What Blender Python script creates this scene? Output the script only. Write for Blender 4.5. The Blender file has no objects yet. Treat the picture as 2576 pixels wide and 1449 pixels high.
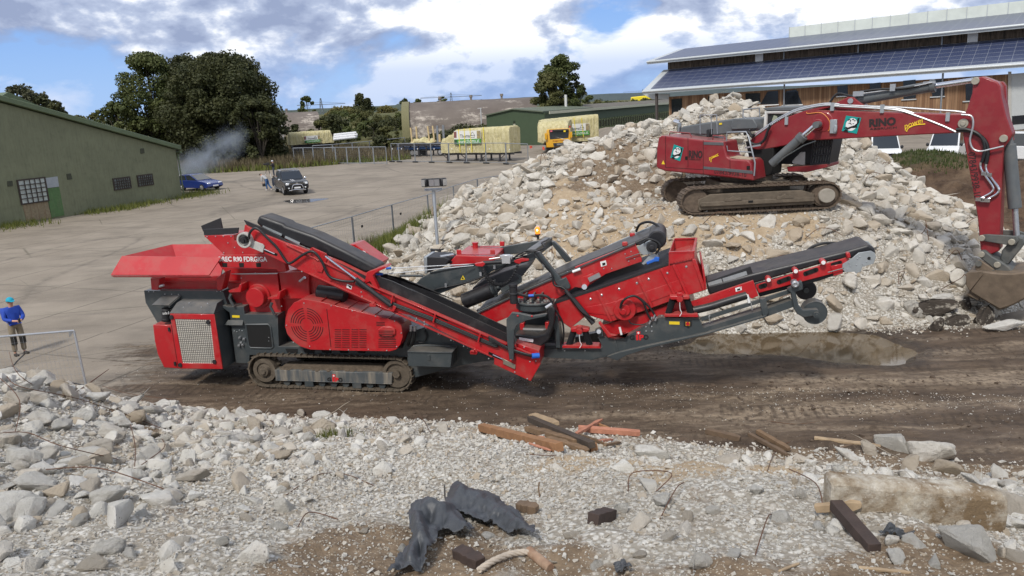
import bpy, bmesh, math, random
import numpy as np
from mathutils import Matrix, Vector
R=math.radians
random.seed(7); RNG=np.random.default_rng(11)
SC=bpy.context.scene; COL=SC.collection
# ------------------------------------------------------------------ camera, light, sky
W,HH=2576.,1449.
F=0.742*W; CAMH=6.6; PITCH=R(13.68); ROLL=R(2.6)
_f=np.array([0,math.cos(PITCH),-math.sin(PITCH)]); _r0=np.array([1.,0,0]); _u0=np.array([0,math.sin(PITCH),math.cos(PITCH)])
_r=_r0*math.cos(ROLL)-_u0*math.sin(ROLL); _u=_u0*math.cos(ROLL)+_r0*math.sin(ROLL)
CP=np.array([0,0,CAMH])
cam=bpy.data.objects.new('camera',bpy.data.cameras.new('camera')); COL.objects.link(cam)
cam.matrix_world=Matrix(((_r[0],_u[0],-_f[0],0),(_r[1],_u[1],-_f[1],0),(_r[2],_u[2],-_f[2],CAMH),(0,0,0,1)))
cam.data.sensor_width=36; cam.data.lens=36*0.742; cam.data.clip_start=.1; cam.data.clip_end=6000
SC.camera=cam
SC.view_settings.view_transform='Standard'; SC.view_settings.look='None'
SC.view_settings.exposure=0.26; SC.view_settings.gamma=1
SUN_EL,SUN_AZ=R(50),R(205)     # azimuth measured clockwise from +Y
sl=bpy.data.lights.new('sun','SUN'); sl.energy=2.6; sl.angle=R(9); sl.color=(1,.95,.88)
so=bpy.data.objects.new('sun',sl); COL.objects.link(so)
sd=Vector((math.sin(SUN_AZ)*math.cos(SUN_EL),math.cos(SUN_AZ)*math.cos(SUN_EL),math.sin(SUN_EL)))
so.rotation_euler=sd.to_track_quat('Z','Y').to_euler()
wd=bpy.data.worlds.new('World'); SC.world=wd; wd.use_nodes=True
SKYOFF=(11.7,1.3,9.4)
def sky():
    nt=wd.node_tree; N=nt.nodes; L=nt.links; N.clear()
    def nd(t,**k):
        n=N.new(t)
        for a,b in k.items(): setattr(n,a,b)
        return n
    def mth(op,a,b=None,clamp=False):
        n=nd('ShaderNodeMath',operation=op,use_clamp=clamp)
        for i,v in enumerate((a,b)):
            if v is None: continue
            if isinstance(v,(int,float)): n.inputs[i].default_value=v
            else: L.new(v,n.inputs[i])
        return n.outputs[0]
    tc=nd('ShaderNodeTexCoord'); sp=nd('ShaderNodeSeparateXYZ'); L.new(tc.outputs['Generated'],sp.inputs[0])
    x,y,z=sp.outputs
    zz=mth('MAXIMUM',z,0.0)
    cb=nd('ShaderNodeCombineXYZ'); L.new(x,cb.inputs[0]); L.new(y,cb.inputs[1]); L.new(mth('MULTIPLY',z,1.9),cb.inputs[2])
    def noise(off,scale,detail,rough,dist=0.):
        a=nd('ShaderNodeVectorMath',operation='ADD'); L.new(cb.outputs[0],a.inputs[0]); a.inputs[1].default_value=off
        n=nd('ShaderNodeTexNoise'); L.new(a.outputs[0],n.inputs['Vector'])
        n.inputs['Scale'].default_value=scale; n.inputs['Detail'].default_value=detail; n.inputs['Roughness'].default_value=rough; n.inputs['Distortion'].default_value=dist
        return n.outputs['Fac']
    def ramp(v,pts,interp='LINEAR'):
        r=nd('ShaderNodeValToRGB'); L.new(v,r.inputs[0]); e=r.color_ramp.elements; r.color_ramp.interpolation=interp
        while len(e)<len(pts): e.new(.5)
        for q,(p,c) in zip(e,pts): q.position=p; q.color=(c if len(c)==4 else tuple(c)+(1,))
        return r.outputs[0]
    st=nd('ShaderNodeTexSky',sky_type='NISHITA'); st.sun_disc=False; st.sun_elevation=SUN_EL; st.sun_rotation=SUN_AZ; st.altitude=200; st.air_density=1.0; st.dust_density=.6; st.ozone_density=1.6
    def mixc(f,a,b,bt='MIX'):
        m=nd('ShaderNodeMix',data_type='RGBA',blend_type=bt)
        for s,v in ((m.inputs[0],f),(m.inputs[6],a),(m.inputs[7],b)):
            if isinstance(v,(int,float)): s.default_value=v
            elif isinstance(v,tuple): s.default_value=v+(1,) if len(v)==3 else v
            else: L.new(v,s)
        return m.outputs[2]
    cover=noise(SKYOFF,5.2,12,.55,.15)
    lift=mth('MULTIPLY',zz,.55)
    mask=ramp(mth('ADD',cover,lift),[(.40,(0,0,0)),(.50,(1,1,1))])
    up=noise((SKYOFF[0],SKYOFF[1],SKYOFF[2]+.05),5.2,8,.55,.15)
    fine=noise((1.3,7.7,2.2),14,8,.6,.3)
    big=noise((4.1,2.6,.7),2.4,4,.5)
    # tops catch the light: where the cloud thins out overhead it is white, where it piles up above it is grey
    sh=mth('ADD',mth('MULTIPLY',mth('SUBTRACT',cover,up),2.6),mth('ADD',mth('MULTIPLY',mth('SUBTRACT',fine,.5),.75),mth('MULTIPLY',mth('SUBTRACT',big,.5),-1.6)))
    ccol=ramp(mth('ADD',sh,.455),[(.24,(3.3,4.0,5.9)),(.43,(5.0,5.8,7.7)),(.53,(7.6,8.2,9.5)),(.64,(11.6,11.7,11.9))])
    horizon=ramp(zz,[(0.0,(1,1,1)),(.045,(.85,.85,.85)),(.085,(0,0,0))])
    cl=mixc(mth('MULTIPLY',horizon,.66),ccol,(2.9,4.6,8.2))
    blue=mixc(ramp(zz,[(0,(0,0,0)),(.14,(1,1,1))]),(3.6,6.0,10.4),(2.1,4.2,9.2))
    out=mixc(mask,mixc(.2,blue,st.outputs[0]),cl)
    bg=nd('ShaderNodeBackground'); bg.inputs[1].default_value=.085; L.new(out,bg.inputs[0])
    wo=nd('ShaderNodeOutputWorld'); L.new(bg.outputs[0],wo.inputs[0])
sky()
# ------------------------------------------------------------------ picture <-> place
def ray(x,y): return _f+_r*((x-W/2)/F)+_u*((HH/2-y)/F)
def gp(x,y,z=0.):
    d=ray(x,y); return CP+d*((z-CAMH)/d[2])
def dp(x,y,D): return CP+ray(x,y)*D
def crop(x0,y0,s): return lambda x,y:((x0+x/s)*W/4096,(y0+y/s)*W/4096)
def pmap(c,pts): return [c(*p) for p in pts]
class Frame:
    "an upright plane frame standing in the place: u along, v away, w up"
    def __init__(s,o,yaw):
        s.o=np.array(o,float); s.yaw=yaw
        s.U=np.array([math.cos(yaw),math.sin(yaw),0]); s.V=np.array([-math.sin(yaw),math.cos(yaw),0])
    def uw(s,p,v=0.):
        d=ray(*p); t=((s.o-CP)@s.V+v)/(d@s.V); q=CP+d*t-s.o
        return (float(q@s.U),float(q[2]))
    def uws(s,c,pts,v=0.): return [s.uw(c(*p) if c else p,v) for p in pts]
    def root(s,name,label,cat,group=None):
        return thing(name,label,cat,s.o,s.yaw,group)
    def local(s,P):
        q=np.array(P)-s.o; return (float(q@s.U),float(q@s.V),float(q[2]))
# ------------------------------------------------------------------ objects
def props(o,label=None,cat=None,group=None,kind=None):
    if label: o['label']=label
    if cat: o['category']=cat
    if group: o['group']=group
    if kind: o['kind']=kind
    return o
def thing(name,label,cat,loc=(0,0,0),yaw=0,group=None):
    o=bpy.data.objects.new(name,None); COL.objects.link(o); o.empty_display_size=.2
    o.location=tuple(float(a) for a in loc); o.rotation_euler=(0,0,yaw)
    return props(o,label,cat,group)
def dup(root,loc,yaw,label=None,group=None,scale=None):
    r=root.copy(); COL.objects.link(r); r.location=tuple(float(a) for a in loc); r.rotation_euler=(0,0,yaw)
    if scale: r.scale=scale
    if label: r['label']=label
    if group: r['group']=group
    for ch in list(root.children):
        c=ch.copy(); COL.objects.link(c); c.parent=r
        for g in list(ch.children):
            d=g.copy(); COL.objects.link(d); d.parent=c
    return r
def perp(d):
    d=Vector(d).normalized(); a=Vector((0,0,1)) if abs(d.z)<.9 else Vector((1,0,0))
    x=d.cross(a).normalized(); return x,d.cross(x).normalized()
class MB:
    def __init__(s): s.v=[]; s.f=[]; s.m=[]; s.mi=0
    def add(s,vs,fs):
        b=len(s.v); s.v.extend(tuple(float(c) for c in q) for q in vs); s.f.extend(tuple(b+i for i in f) for f in fs); s.m.extend([s.mi]*len(fs)); return s
    def prism(s,poly,v0,v1):
        n=len(poly)
        A=sum(poly[i][0]*poly[(i+1)%n][1]-poly[(i+1)%n][0]*poly[i][1] for i in range(n))
        if A<0: poly=poly[::-1]
        vs=[(u,v0,w) for u,w in poly]+[(u,v1,w) for u,w in poly]
        fs=[tuple(range(n)),tuple(range(2*n-1,n-1,-1))]+[(i,n+i,n+(i+1)%n,(i+1)%n) for i in range(n)]
        return s.add(vs,fs)
    def box(s,u0,u1,v0,v1,w0,w1): return s.prism([(u0,w0),(u1,w0),(u1,w1),(u0,w1)],v0,v1)
    def cbox(s,c,sz,rz=0,M=None):
        x,y,z=(a/2 for a in sz); P=[(i*x,j*y,k*z) for i in(-1,1) for j in(-1,1) for k in(-1,1)]
        if M is None: M=Matrix.Rotation(rz,3,'Z')
        P=[tuple(M@Vector(p)+Vector(c)) for p in P]
        return s.add(P,[(0,1,3,2),(4,6,7,5),(0,4,5,1),(2,3,7,6),(0,2,6,4),(1,5,7,3)])
    def bar(s,p0,p1,w,h,up=(0,0,1)):
        p0,p1=Vector(p0),Vector(p1); d=(p1-p0).normalized(); x=d.cross(Vector(up))
        x=x.normalized() if x.length>1e-5 else Vector((1,0,0)); y=x.cross(d)
        P=[p+x*(i*w/2)+y*(j*h/2) for p in(p0,p1) for i,j in((-1,-1),(1,-1),(1,1),(-1,1))]
        return s.add(P,[(0,1,2,3),(7,6,5,4),(0,4,5,1),(1,5,6,2),(2,6,7,3),(3,7,4,0)])
    def cyl(s,p0,p1,r0,r1=None,n=16,cap=True):
        r1=r0 if r1 is None else r1; p0,p1=Vector(p0),Vector(p1); x,y=perp(p1-p0); vs=[]
        for p,r in((p0,r0),(p1,r1)):
            for i in range(n):
                a=2*math.pi*i/n; vs.append(p+x*(r*math.cos(a))+y*(r*math.sin(a)))
        fs=[(i,(i+1)%n,n+(i+1)%n,n+i) for i in range(n)]
        if cap: fs+=[tuple(range(n-1,-1,-1)),tuple(range(n,2*n))]
        return s.add(vs,fs)
    def tube(s,pts,r,n=8,rs=None):
        pts=[Vector(p) for p in pts]; vs=[];m=len(pts); px=None
        for k,p in enumerate(pts):
            d=(pts[min(k+1,m-1)]-pts[max(k-1,0)])
            if d.length<1e-9: d=Vector((0,0,1))
            d.normalize()
            if px is None: x,y=perp(d)
            else:
                x=(px-d*px.dot(d)); x=x.normalized() if x.length>1e-6 else perp(d)[0]; y=d.cross(x)
            px=x; rr=rs[k] if rs else r
            for i in range(n):
                a=2*math.pi*i/n; vs.append(p+x*(rr*math.cos(a))+y*(rr*math.sin(a)))
        fs=[(k*n+i,k*n+(i+1)%n,(k+1)*n+(i+1)%n,(k+1)*n+i) for k in range(m-1) for i in range(n)]
        fs+=[tuple(range(n-1,-1,-1)),tuple(range((m-1)*n,m*n))]
        return s.add(vs,fs)
    def ring(s,c,ax,r0,r1,h,n=24,a0=0,a1=2*math.pi):
        c=Vector(c); ax=Vector(ax).normalized(); x,y=perp(ax); full=abs(a1-a0-2*math.pi)<1e-4; vs=[]
        m=n if full else n+1
        for i in range(m):
            a=a0+(a1-a0)*i/n; e=x*math.cos(a)+y*math.sin(a)
            vs+= [c+e*r0,c+e*r1,c+e*r1+ax*h,c+e*r0+ax*h]
        fs=[]
        for i in range(n):
            a=4*i; b=4*((i+1)%m)
            fs+=[(a+k,b+k,b+(k+1)%4,a+(k+1)%4) for k in range(4)]
        if not full: fs+=[(0,1,2,3),(4*n+3,4*n+2,4*n+1,4*n)]
        return s.add(vs,fs)
    def ball(s,c,r,sc=(1,1,1),n=12,m=8):
        c=Vector(c); vs=[c+Vector((0,0,r*sc[2]))]
        for j in range(1,m):
            t=math.pi*j/m
            for i in range(n):
                a=2*math.pi*i/n; vs.append(c+Vector((r*sc[0]*math.sin(t)*math.cos(a),r*sc[1]*math.sin(t)*math.sin(a),r*sc[2]*math.cos(t))))
        vs.append(c-Vector((0,0,r*sc[2]))); e=len(vs)-1
        fs=[(0,1+i,1+(i+1)%n) for i in range(n)]
        for j in range(m-2):
            for i in range(n): fs.append((1+j*n+i,1+(j+1)*n+i,1+(j+1)*n+(i+1)%n,1+j*n+(i+1)%n))
        fs+=[(e,1+(m-2)*n+(i+1)%n,1+(m-2)*n+i) for i in range(n)]
        return s.add(vs,fs)
    def loft(s,rings,cap=True):
        n=len(rings[0]); vs=[p for r in rings for p in r]
        fs=[(k*n+i,k*n+(i+1)%n,(k+1)*n+(i+1)%n,(k+1)*n+i) for k in range(len(rings)-1) for i in range(n)]
        if cap: fs+=[tuple(range(n-1,-1,-1)),tuple(range((len(rings)-1)*n,len(rings)*n))]
        return s.add(vs,fs)
    def quad(s,*p): return s.add(p,[tuple(range(len(p)))])
    def build(s,name,mat,parent=None,bev=0,seg=1,sharp=35,loc=None):
        me=bpy.data.meshes.new(name); me.from_pydata(s.v,[],s.f); me.update()
        bm=bmesh.new(); bm.from_mesh(me); bmesh.ops.recalc_face_normals(bm,faces=bm.faces); bm.to_mesh(me); bm.free()
        for m in (mat if isinstance(mat,(list,tuple)) else [mat]): me.materials.append(m)
        me.polygons.foreach_set('material_index',s.m)
        me.polygons.foreach_set('use_smooth',[True]*len(me.polygons)); me.set_sharp_from_angle(angle=R(sharp))
        o=bpy.data.objects.new(name,me); COL.objects.link(o)
        if parent: o.parent=parent
        if loc is not None: o.location=tuple(float(a) for a in loc)
        if bev:
            b=o.modifiers.new('bevel','BEVEL'); b.width=bev; b.segments=seg; b.limit_method='ANGLE'; b.angle_limit=R(38); b.use_clamp_overlap=True
        return o
def npmesh(name,V,Fc,mat,attrs={},smooth=True,sharp=None,parent=None):
    "V (n,3), Fc (m,k) constant k"
    me=bpy.data.meshes.new(name); V=np.ascontiguousarray(V,np.float32); Fc=np.ascontiguousarray(Fc,np.int32); m,k=Fc.shape
    me.vertices.add(len(V)); me.vertices.foreach_set('co',V.ravel())
    me.loops.add(m*k); me.loops.foreach_set('vertex_index',Fc.ravel())
    me.polygons.add(m); me.polygons.foreach_set('loop_start',np.arange(0,m*k,k,dtype=np.int32)); me.polygons.foreach_set('loop_total',np.full(m,k,np.int32))
    me.polygons.foreach_set('use_smooth',np.full(m,smooth))
    for a,val in attrs.items():
        at=me.attributes.new(a,'FLOAT','POINT'); at.data.foreach_set('value',np.ascontiguousarray(val,np.float32))
    me.update(calc_edges=True); me.validate()
    if sharp: me.set_sharp_from_angle(angle=R(sharp))
    me.materials.append(mat)
    o=bpy.data.objects.new(name,me); COL.objects.link(o)
    if parent: o.parent=parent
    return o
_tc={}
def text(name,s,mat,parent,p0,p1,height=None,normal_v=-1,depth=.003,shear=0,fit=True,bold=0.,squash=1.):
    "raised lettering; baseline from p0 to p1, both (u,v,w) in the parent's frame, facing -v"
    key=(s,shear,bold)
    if key not in _tc:
        cu=bpy.data.curves.new('t','FONT'); cu.body=s; cu.size=1; cu.extrude=.01; cu.shear=shear; cu.offset=bold; cu.resolution_u=3
        to=bpy.data.objects.new('t',cu); COL.objects.link(to); dg=bpy.context.evaluated_depsgraph_get(); dg.update()
        me=bpy.data.meshes.new_from_object(to.evaluated_get(dg)); bpy.data.objects.remove(to); bpy.data.curves.remove(cu)
        co=np.empty(len(me.vertices)*3); me.vertices.foreach_get('co',co); co=co.reshape(-1,3)
        fc=[tuple(p.vertices) for p in me.polygons]; bpy.data.meshes.remove(me)
        co[:,0]-=co[:,0].min(); _tc[key]=(co,fc)
    co,fc=_tc[key]; w=co[:,0].max(); hcap=max(.5,co[:,1].max())
    p0,p1=Vector(p0),Vector(p1); x=(p1-p0); L=x.length; x.normalize(); z=Vector((0,normal_v,0)); y=z.cross(x)
    sx=L/w; sy=(height/hcap) if height else sx*squash
    b=MB(); b.add([p0+x*(c[0]*sx)+y*(c[1]*sy)+z*(c[2]*depth/.01) for c in co],fc)
    return b.build(name,mat,parent,sharp=20)
# ------------------------------------------------------------------ materials
_m={}
def mat(name,col,rough=.5,metal=0,var=.12,vscale=6,bump=0,bscale=40,col2=None,c2amt=.0,c2scale=3,coat=0,spec=.5,rnd=0,dust=None,dustamt=0,emit=None,es=0,detail=6,trans=0,streak=0,top=0):
    if name in _m: return _m[name]
    m=bpy.data.materials.new(name); _m[name]=m; m.use_nodes=True; nt=m.node_tree; N=nt.nodes; L=nt.links
    b=N['Principled BSDF']; b.inputs['Roughness'].default_value=rough; b.inputs['Metallic'].default_value=metal
    b.inputs['Coat Weight'].default_value=coat; b.inputs['Specular IOR Level'].default_value=spec; b.inputs['Coat Roughness'].default_value=.12
    if trans: b.inputs['Transmission Weight'].default_value=trans
    tc=N.new('ShaderNodeTexCoord')
    def noise(sc,det=detail,rg=.6,vec=None):
        n=N.new('ShaderNodeTexNoise'); n.inputs['Scale'].default_value=sc; n.inputs['Detail'].default_value=det; n.inputs['Roughness'].default_value=rg
        L.new(vec or tc.outputs['Object'],n.inputs['Vector']); return n.outputs['Fac']
    def mix(f,a,bb,bt='MIX'):
        x=N.new('ShaderNodeMix'); x.data_type='RGBA'; x.blend_type=bt
        for s,v in((x.inputs[0],f),(x.inputs[6],a),(x.inputs[7],bb)):
            if isinstance(v,(int,float)): s.default_value=v
            elif isinstance(v,(tuple,list)): s.default_value=tuple(v)[:3]+(1,)
            else: L.new(v,s)
        return x.outputs[2]
    def rng(v,a,bb,c,d):
        x=N.new('ShaderNodeMapRange'); L.new(v,x.inputs[0])
        for i,q in enumerate((a,bb,c,d)): x.inputs[i+1].default_value=q
        return x.outputs[0]
    c=tuple(col)
    if col2 is not None:
        c=mix(rng(noise(c2scale),.5-.5*c2amt*.5-.08,.62-.25*c2amt,0,1) if c2amt else noise(c2scale),c,col2)
    if rnd:
        oi=N.new('ShaderNodeObjectInfo'); c=mix(1,c,mix(oi.outputs['Random'],(1-rnd,)*3,(1+rnd,)*3),'MULTIPLY')
    if var:
        g=rng(noise(vscale),.25,.75,1-var,1+var); cm=N.new('ShaderNodeCombineColor'); [L.new(g,cm.inputs[i]) for i in range(3)]
        c=mix(1,c,cm.outputs[0],'MULTIPLY')
    if streak:
        mp=N.new('ShaderNodeMapping'); mp.inputs['Scale'].default_value=(5,5,.5); L.new(tc.outputs['Object'],mp.inputs[0])
        c=mix(rng(noise(1.6,6,.6,mp.outputs[0]),.45,.75,0,streak),c,dust or (.2,.17,.12))
    if dust is not None and dustamt:
        c=mix(rng(noise(2.2,10,.68),.62-.45*dustamt,.8,0,min(1,dustamt*1.6)),c,dust)
        rr=rng(noise(2.2,10,.68),.62-.45*dustamt,.8,rough,min(1,rough+.4)); L.new(rr,b.inputs['Roughness'])
    if top:
        ge=N.new('ShaderNodeNewGeometry'); sx=N.new('ShaderNodeSeparateXYZ'); L.new(ge.outputs['Normal'],sx.inputs[0])
        up=rng(sx.outputs[2],.55,.95,0,1); mm=N.new('ShaderNodeMath'); mm.operation='MULTIPLY'; L.new(up,mm.inputs[0]); L.new(rng(noise(3.5,10,.7),.3,.65,.15*top,top),mm.inputs[1]); c=mix(mm.outputs[0],c,(.34,.29,.23))
    if isinstance(c,tuple): b.inputs['Base Color'].default_value=c[:3]+(1,)
    else: L.new(c,b.inputs['Base Color'])
    if bump:
        bp=N.new('ShaderNodeBump'); bp.inputs['Strength'].default_value=bump; bp.inputs['Distance'].default_value=.02
        L.new(noise(bscale,8),bp.inputs['Height']); L.new(bp.outputs[0],b.inputs['Normal'])
    if emit: b.inputs['Emission Color'].default_value=tuple(emit)+(1,); b.inputs['Emission Strength'].default_value=es
    return m
DUST=(.30,.25,.18)
RED=mat('machine_red_paint',(.41,.0075,.012),.38,var=.09,vscale=1.5,coat=.3,dust=(.27,.12,.09),dustamt=.32,top=.3)
GRY=mat('machine_grey_paint',(.043,.053,.057),.42,var=.08,vscale=2,coat=.15,dust=(.17,.155,.135),dustamt=.27,top=.35)
XRED=mat('worn_dark_red_paint',(.225,.013,.019),.42,var=.14,vscale=1.3,coat=.15,dust=(.24,.07,.055),dustamt=.36,top=.4)
XGRY=mat('excavator_grey_paint',(.10,.11,.115),.42,var=.1,dust=(.22,.2,.17),dustamt=.25)
BLK=mat('black_rubber',(.016,.016,.018),.55,var=.2,vscale=3,dust=(.11,.1,.09),dustamt=.12,bump=.1)
BELT=mat('conveyor_belt_rubber',(.013,.013,.015),.42,var=.15,vscale=3,dust=(.13,.12,.11),dustamt=.2,top=.16)
HOSE=mat('hydraulic_hose',(.01,.01,.011),.45)
DARK=mat('dark_void',(.006,.006,.006),.9,var=0)  # near-black colour, also painted in for the shade inside openings, pockets and slots
STEEL=mat('galvanised_steel',(.52,.53,.54),.38,.85,var=.12,vscale=8)
CHROME=mat('polished_rod',(.75,.75,.76),.15,1,var=.05)
WHT=mat('white_paint',(.75,.75,.74),.4,var=.05)
RUST=mat('rusty_iron',(.095,.045,.026),.85,.1,var=.35,vscale=14,bump=.5,bscale=90,col2=(.16,.085,.05),c2scale=12)
TRACK=mat('muddy_track_steel',(.085,.068,.05),.75,.25,var=.35,vscale=9,bump=.6,bscale=40,col2=(.16,.13,.095),c2scale=5)
YEL=mat('yellow_sticker',(.75,.55,.02),.5,var=.03)
BLUE=mat('blue_plastic',(.02,.12,.5),.4,var=.05)
PLATE=mat('zinc_plate',(.42,.45,.46),.42,.6,var=.1)
GALV=mat('dull_galvanised_tube',(.33,.35,.37),.45,.7,var=.12)
# ------------------------------------------------------------------ noise and terrain
_P=np.random.default_rng(5).random((256,256))
def vnoise(x,y):
    xi=np.floor(x).astype(int); yi=np.floor(y).astype(int); fx=x-xi; fy=y-yi
    fx=fx*fx*(3-2*fx); fy=fy*fy*(3-2*fy)
    g=lambda a,b:_P[a&255,b&255]
    return (g(xi,yi)*(1-fx)+g(xi+1,yi)*fx)*(1-fy)+(g(xi,yi+1)*(1-fx)+g(xi+1,yi+1)*fx)*fy
def fbm(x,y,o=5,rg=.5):
    s=0;a=1;t=0
    for k in range(o): s=s+a*vnoise(x*2**k+17.3*k,y*2**k+9.1*k); t+=a; a*=rg
    return s/t-.5
def sm(a,b,x):
    t=np.clip((np.asarray(x,float)-a)/(b-a),0,1); return t*t*(3-2*t)
class RBF:
    def __init__(s,P):
        P=np.array(P,float); s.x=P[:,:2]; n=len(P)
        K=s.k(np.linalg.norm(s.x[:,None]-s.x[None],axis=2))+np.eye(n)*.02
        A=np.zeros((n+3,n+3)); A[:n,:n]=K; A[:n,n]=1; A[:n,n+1:]=s.x; A[n,:n]=1; A[n+1:,:n]=s.x.T
        s.w=np.linalg.solve(A,np.concatenate([P[:,2],np.zeros(3)]))
    @staticmethod
    def k(r): return np.where(r>1e-9,r*r*np.log(r+1e-12),0)
    def __call__(s,x,y):
        x=np.asarray(x,float); y=np.asarray(y,float); q=np.stack([x.ravel(),y.ravel()],1); o=np.empty(len(q))
        for i in range(0,len(q),20000):
            p=q[i:i+20000]; r=np.linalg.norm(p[:,None]-s.x[None],axis=2)
            o[i:i+20000]=s.k(r)@s.w[:len(s.x)]+s.w[len(s.x)]+p@s.w[len(s.x)+1:]
        return o.reshape(x.shape)
class Height:
    def __init__(s,fn,x0,x1,y0,y1,st):
        s.x0,s.y0,s.st=x0,y0,st; s.nx=int((x1-x0)/st)+1; s.ny=int((y1-y0)/st)+1
        s.X,s.Y=np.meshgrid(x0+np.arange(s.nx)*st,y0+np.arange(s.ny)*st); s.Z=fn(s.X,s.Y)
    def __call__(s,x,y):
        fx=(np.asarray(x,float)-s.x0)/s.st; fy=(np.asarray(y,float)-s.y0)/s.st
        ok=(fx>=0)&(fy>=0)&(fx<s.nx-1)&(fy<s.ny-1)
        i=np.clip(fx.astype(int),0,s.nx-2); j=np.clip(fy.astype(int),0,s.ny-2); a=fx-i;b=fy-j; Z=s.Z
        h=(Z[j,i]*(1-a)+Z[j,i+1]*a)*(1-b)+(Z[j+1,i]*(1-a)+Z[j+1,i+1]*a)*b
        return np.where(ok,h,-5.)
    def mesh(s,name,m,attrs={},cut=-.25):
        V=np.stack([s.X,s.Y,s.Z],2).reshape(-1,3); idx=np.arange(s.nx*s.ny).reshape(s.ny,s.nx)
        Fc=np.stack([idx[:-1,:-1],idx[:-1,1:],idx[1:,1:],idx[1:,:-1]],2).reshape(-1,4)
        keep=(V[Fc,2].max(1)>cut); Fc=Fc[keep]; used=np.unique(Fc); mp=np.full(len(V),-1); mp[used]=np.arange(len(used))
        o=npmesh(name,V[used],mp[Fc],m,{k:v.reshape(-1)[used] for k,v in attrs.items()})
        return o
def P3(px,py,D): return tuple(dp(px,py,D))
def G0(px,py,z=0.): q=gp(px,py); return (q[0],q[1],z)
near_pts=[G0(350,1018),G0(600,1034),G0(800,1040),G0(1000,1046),G0(1300,1062),G0(1600,1078),G0(2000,1110),G0(2300,1118),G0(2576,1150),
 P3(0,962,12.6),P3(110,962,13.4),P3(205,990,14.6),(-11.5,17,-.1),(-13.5,14.5,.6),(-13,8,3),
 P3(0,1449,6.0),P3(300,1449,6.1),P3(1288,1449,6.3),P3(2000,1449,6.0),P3(2576,1449,6.0),(-5,8.5,2.35),(-6.5,10.5,2.0),(-7,13,1.15),
 (-4,12,1.1),(-2,12,1.0),(0,8.5,2.0),(0,12,.92),(-2,8.5,2.05),(1.2,9.6,1.75),(2.6,9.0,1.95),(3,11.4,.55),(5,11.5,.35),(3.6,7.4,2.35),(4.6,8.8,1.45),(6.2,8.6,1.45),(8,8.6,1.5),(8,11.5,.2),(0,3,3.3),(5,3.5,3.0),(-6,3.5,3.4),
 (-6,17.2,-.3),(0,16.8,-.3),(6,15.6,-.3),(10,14.5,-.3)]
_rn=RBF(near_pts)
def near_fn(x,y):
    h=_rn(x,y); e=sm(-.1,.5,h); n=fbm(x*.8,y*.8,4)*.28+fbm(x*3.1+5,y*3.1,3)*.13+np.abs(fbm(x*9,y*9,3))*.07
    return np.maximum(h-.04,-.6)+n*e*.95
NEAR=Height(near_fn,-15,13,2.2,17.6,.07)
heap_pts=[(-6.2,32.5,0),(-4.2,28.5,0),(-2.2,25.5,0),(0,23.4,0),(3,22,0),(5,20.9,0),(8,20.5,0),(11,20.3,0),(13,20.6,0),(15.5,21.6,0),(18.5,23.5,0),
 (2.2,24.1,1.2),(5,22.5,1.35),(8,22.3,1.45),(11,22.2,1.35),(5.3,24.1,2.75),(8,24.1,2.75),(10.9,24.1,2.75),(5.3,27.6,2.95),(8,27.6,3),(11,27.6,3),(3.6,25.6,2.6),(1.5,27,2.5),(-.5,29,2.2),(-2.5,31.3,1.6),
 P3(1840,252,33),P3(1760,272,33),P3(1900,272,33),P3(1650,312,33),P3(1560,335,34),P3(1500,354,34),P3(1400,388,35),P3(1340,412,35),P3(1240,456,35),P3(1130,514,35),P3(1060,584,34),P3(1000,612,33.5),
 (4.2,29.2,3.5),(6.5,30.3,4.0),(9,30,4.1),(12,29.4,3.3),P3(2100,355,33),P3(2200,380,31.5),P3(2240,425,30.5),P3(2300,470,29.5),P3(2400,512,28),P3(2450,570,26.5),P3(2530,650,25),
 (13,24.2,1.9),(15.5,24,1.0),(9,39,2.5),(9,45,-.5),(0,45,-.5),(-4,40,0),(-7,36,-.3),(17,41,-.3),(20,33,-.2),(20,27,-.2),(3,40,2),(15,37,1.5)]
_rh=RBF(heap_pts)
def heap_fn(x,y):
    h=_rh(x,y); e=sm(-.1,.6,h); flat=1-np.exp(-(((x-8)/3.6)**2)**2-(((y-25.9)/2.4)**2)**2)
    n=fbm(x*.55,y*.55,4)*.55+fbm(x*1.9+5,y*1.9,3)*.28+np.abs(fbm(x*6,y*6,3))*.12
    return np.clip(h-.03,-.6,7)+n*e*flat*.9
HEAP=Height(heap_fn,-9,24,19.5,46,.13)
_q1=dp(2255,386,44); _q2=dp(2430,404,42); _q3=dp(2600,416,42)
_rs=RBF([tuple(_q1),tuple(_q2),tuple(_q3),(38,42,2.8),(17,42,-.3),(17,36,-.3),(22,32,-.2),(30,30,-.2),(20.5,37.5,1.3),(25,36,1.4),(32,36,1.3),(40,34,-.2),(20,49,-.2),(30,49,-.2),(40,49,-.2),(44,42,0),(23,39.5,2.6),(28,39,2.4)])
def soil_fn(x,y):
    h=_rs(x,y); e=sm(-.1,.6,h); return np.clip(h,-.6,5)+(fbm(x*.6,y*.6,5)*.8+fbm(x*2.4,y*2.4,4)*.3)*e
SOIL=Height(soil_fn,15,46,28,52,.2)
def barn_fn(x,y): return 1.95*sm(40,57,y)*sm(11.5,17,x)-.012
BARNY=Height(barn_fn,9,110,38,130,1.0)
def GH(x,y):
    x=np.asarray(x,float);y=np.asarray(y,float)
    return np.maximum.reduce([NEAR(x,y),HEAP(x,y),SOIL(x,y),BARNY(x,y),np.zeros_like(x)])
def hit(px,py,near=4.,far=140.):
    d=ray(px,py); t=np.concatenate([np.arange(near,40,.03),np.arange(40,far,.2)]); q=CP+d*t[:,None]
    b=q[:,2]<=GH(q[:,0],q[:,1]); k=int(np.argmax(b)) if b.any() else len(t)-1
    return q[k]
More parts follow.
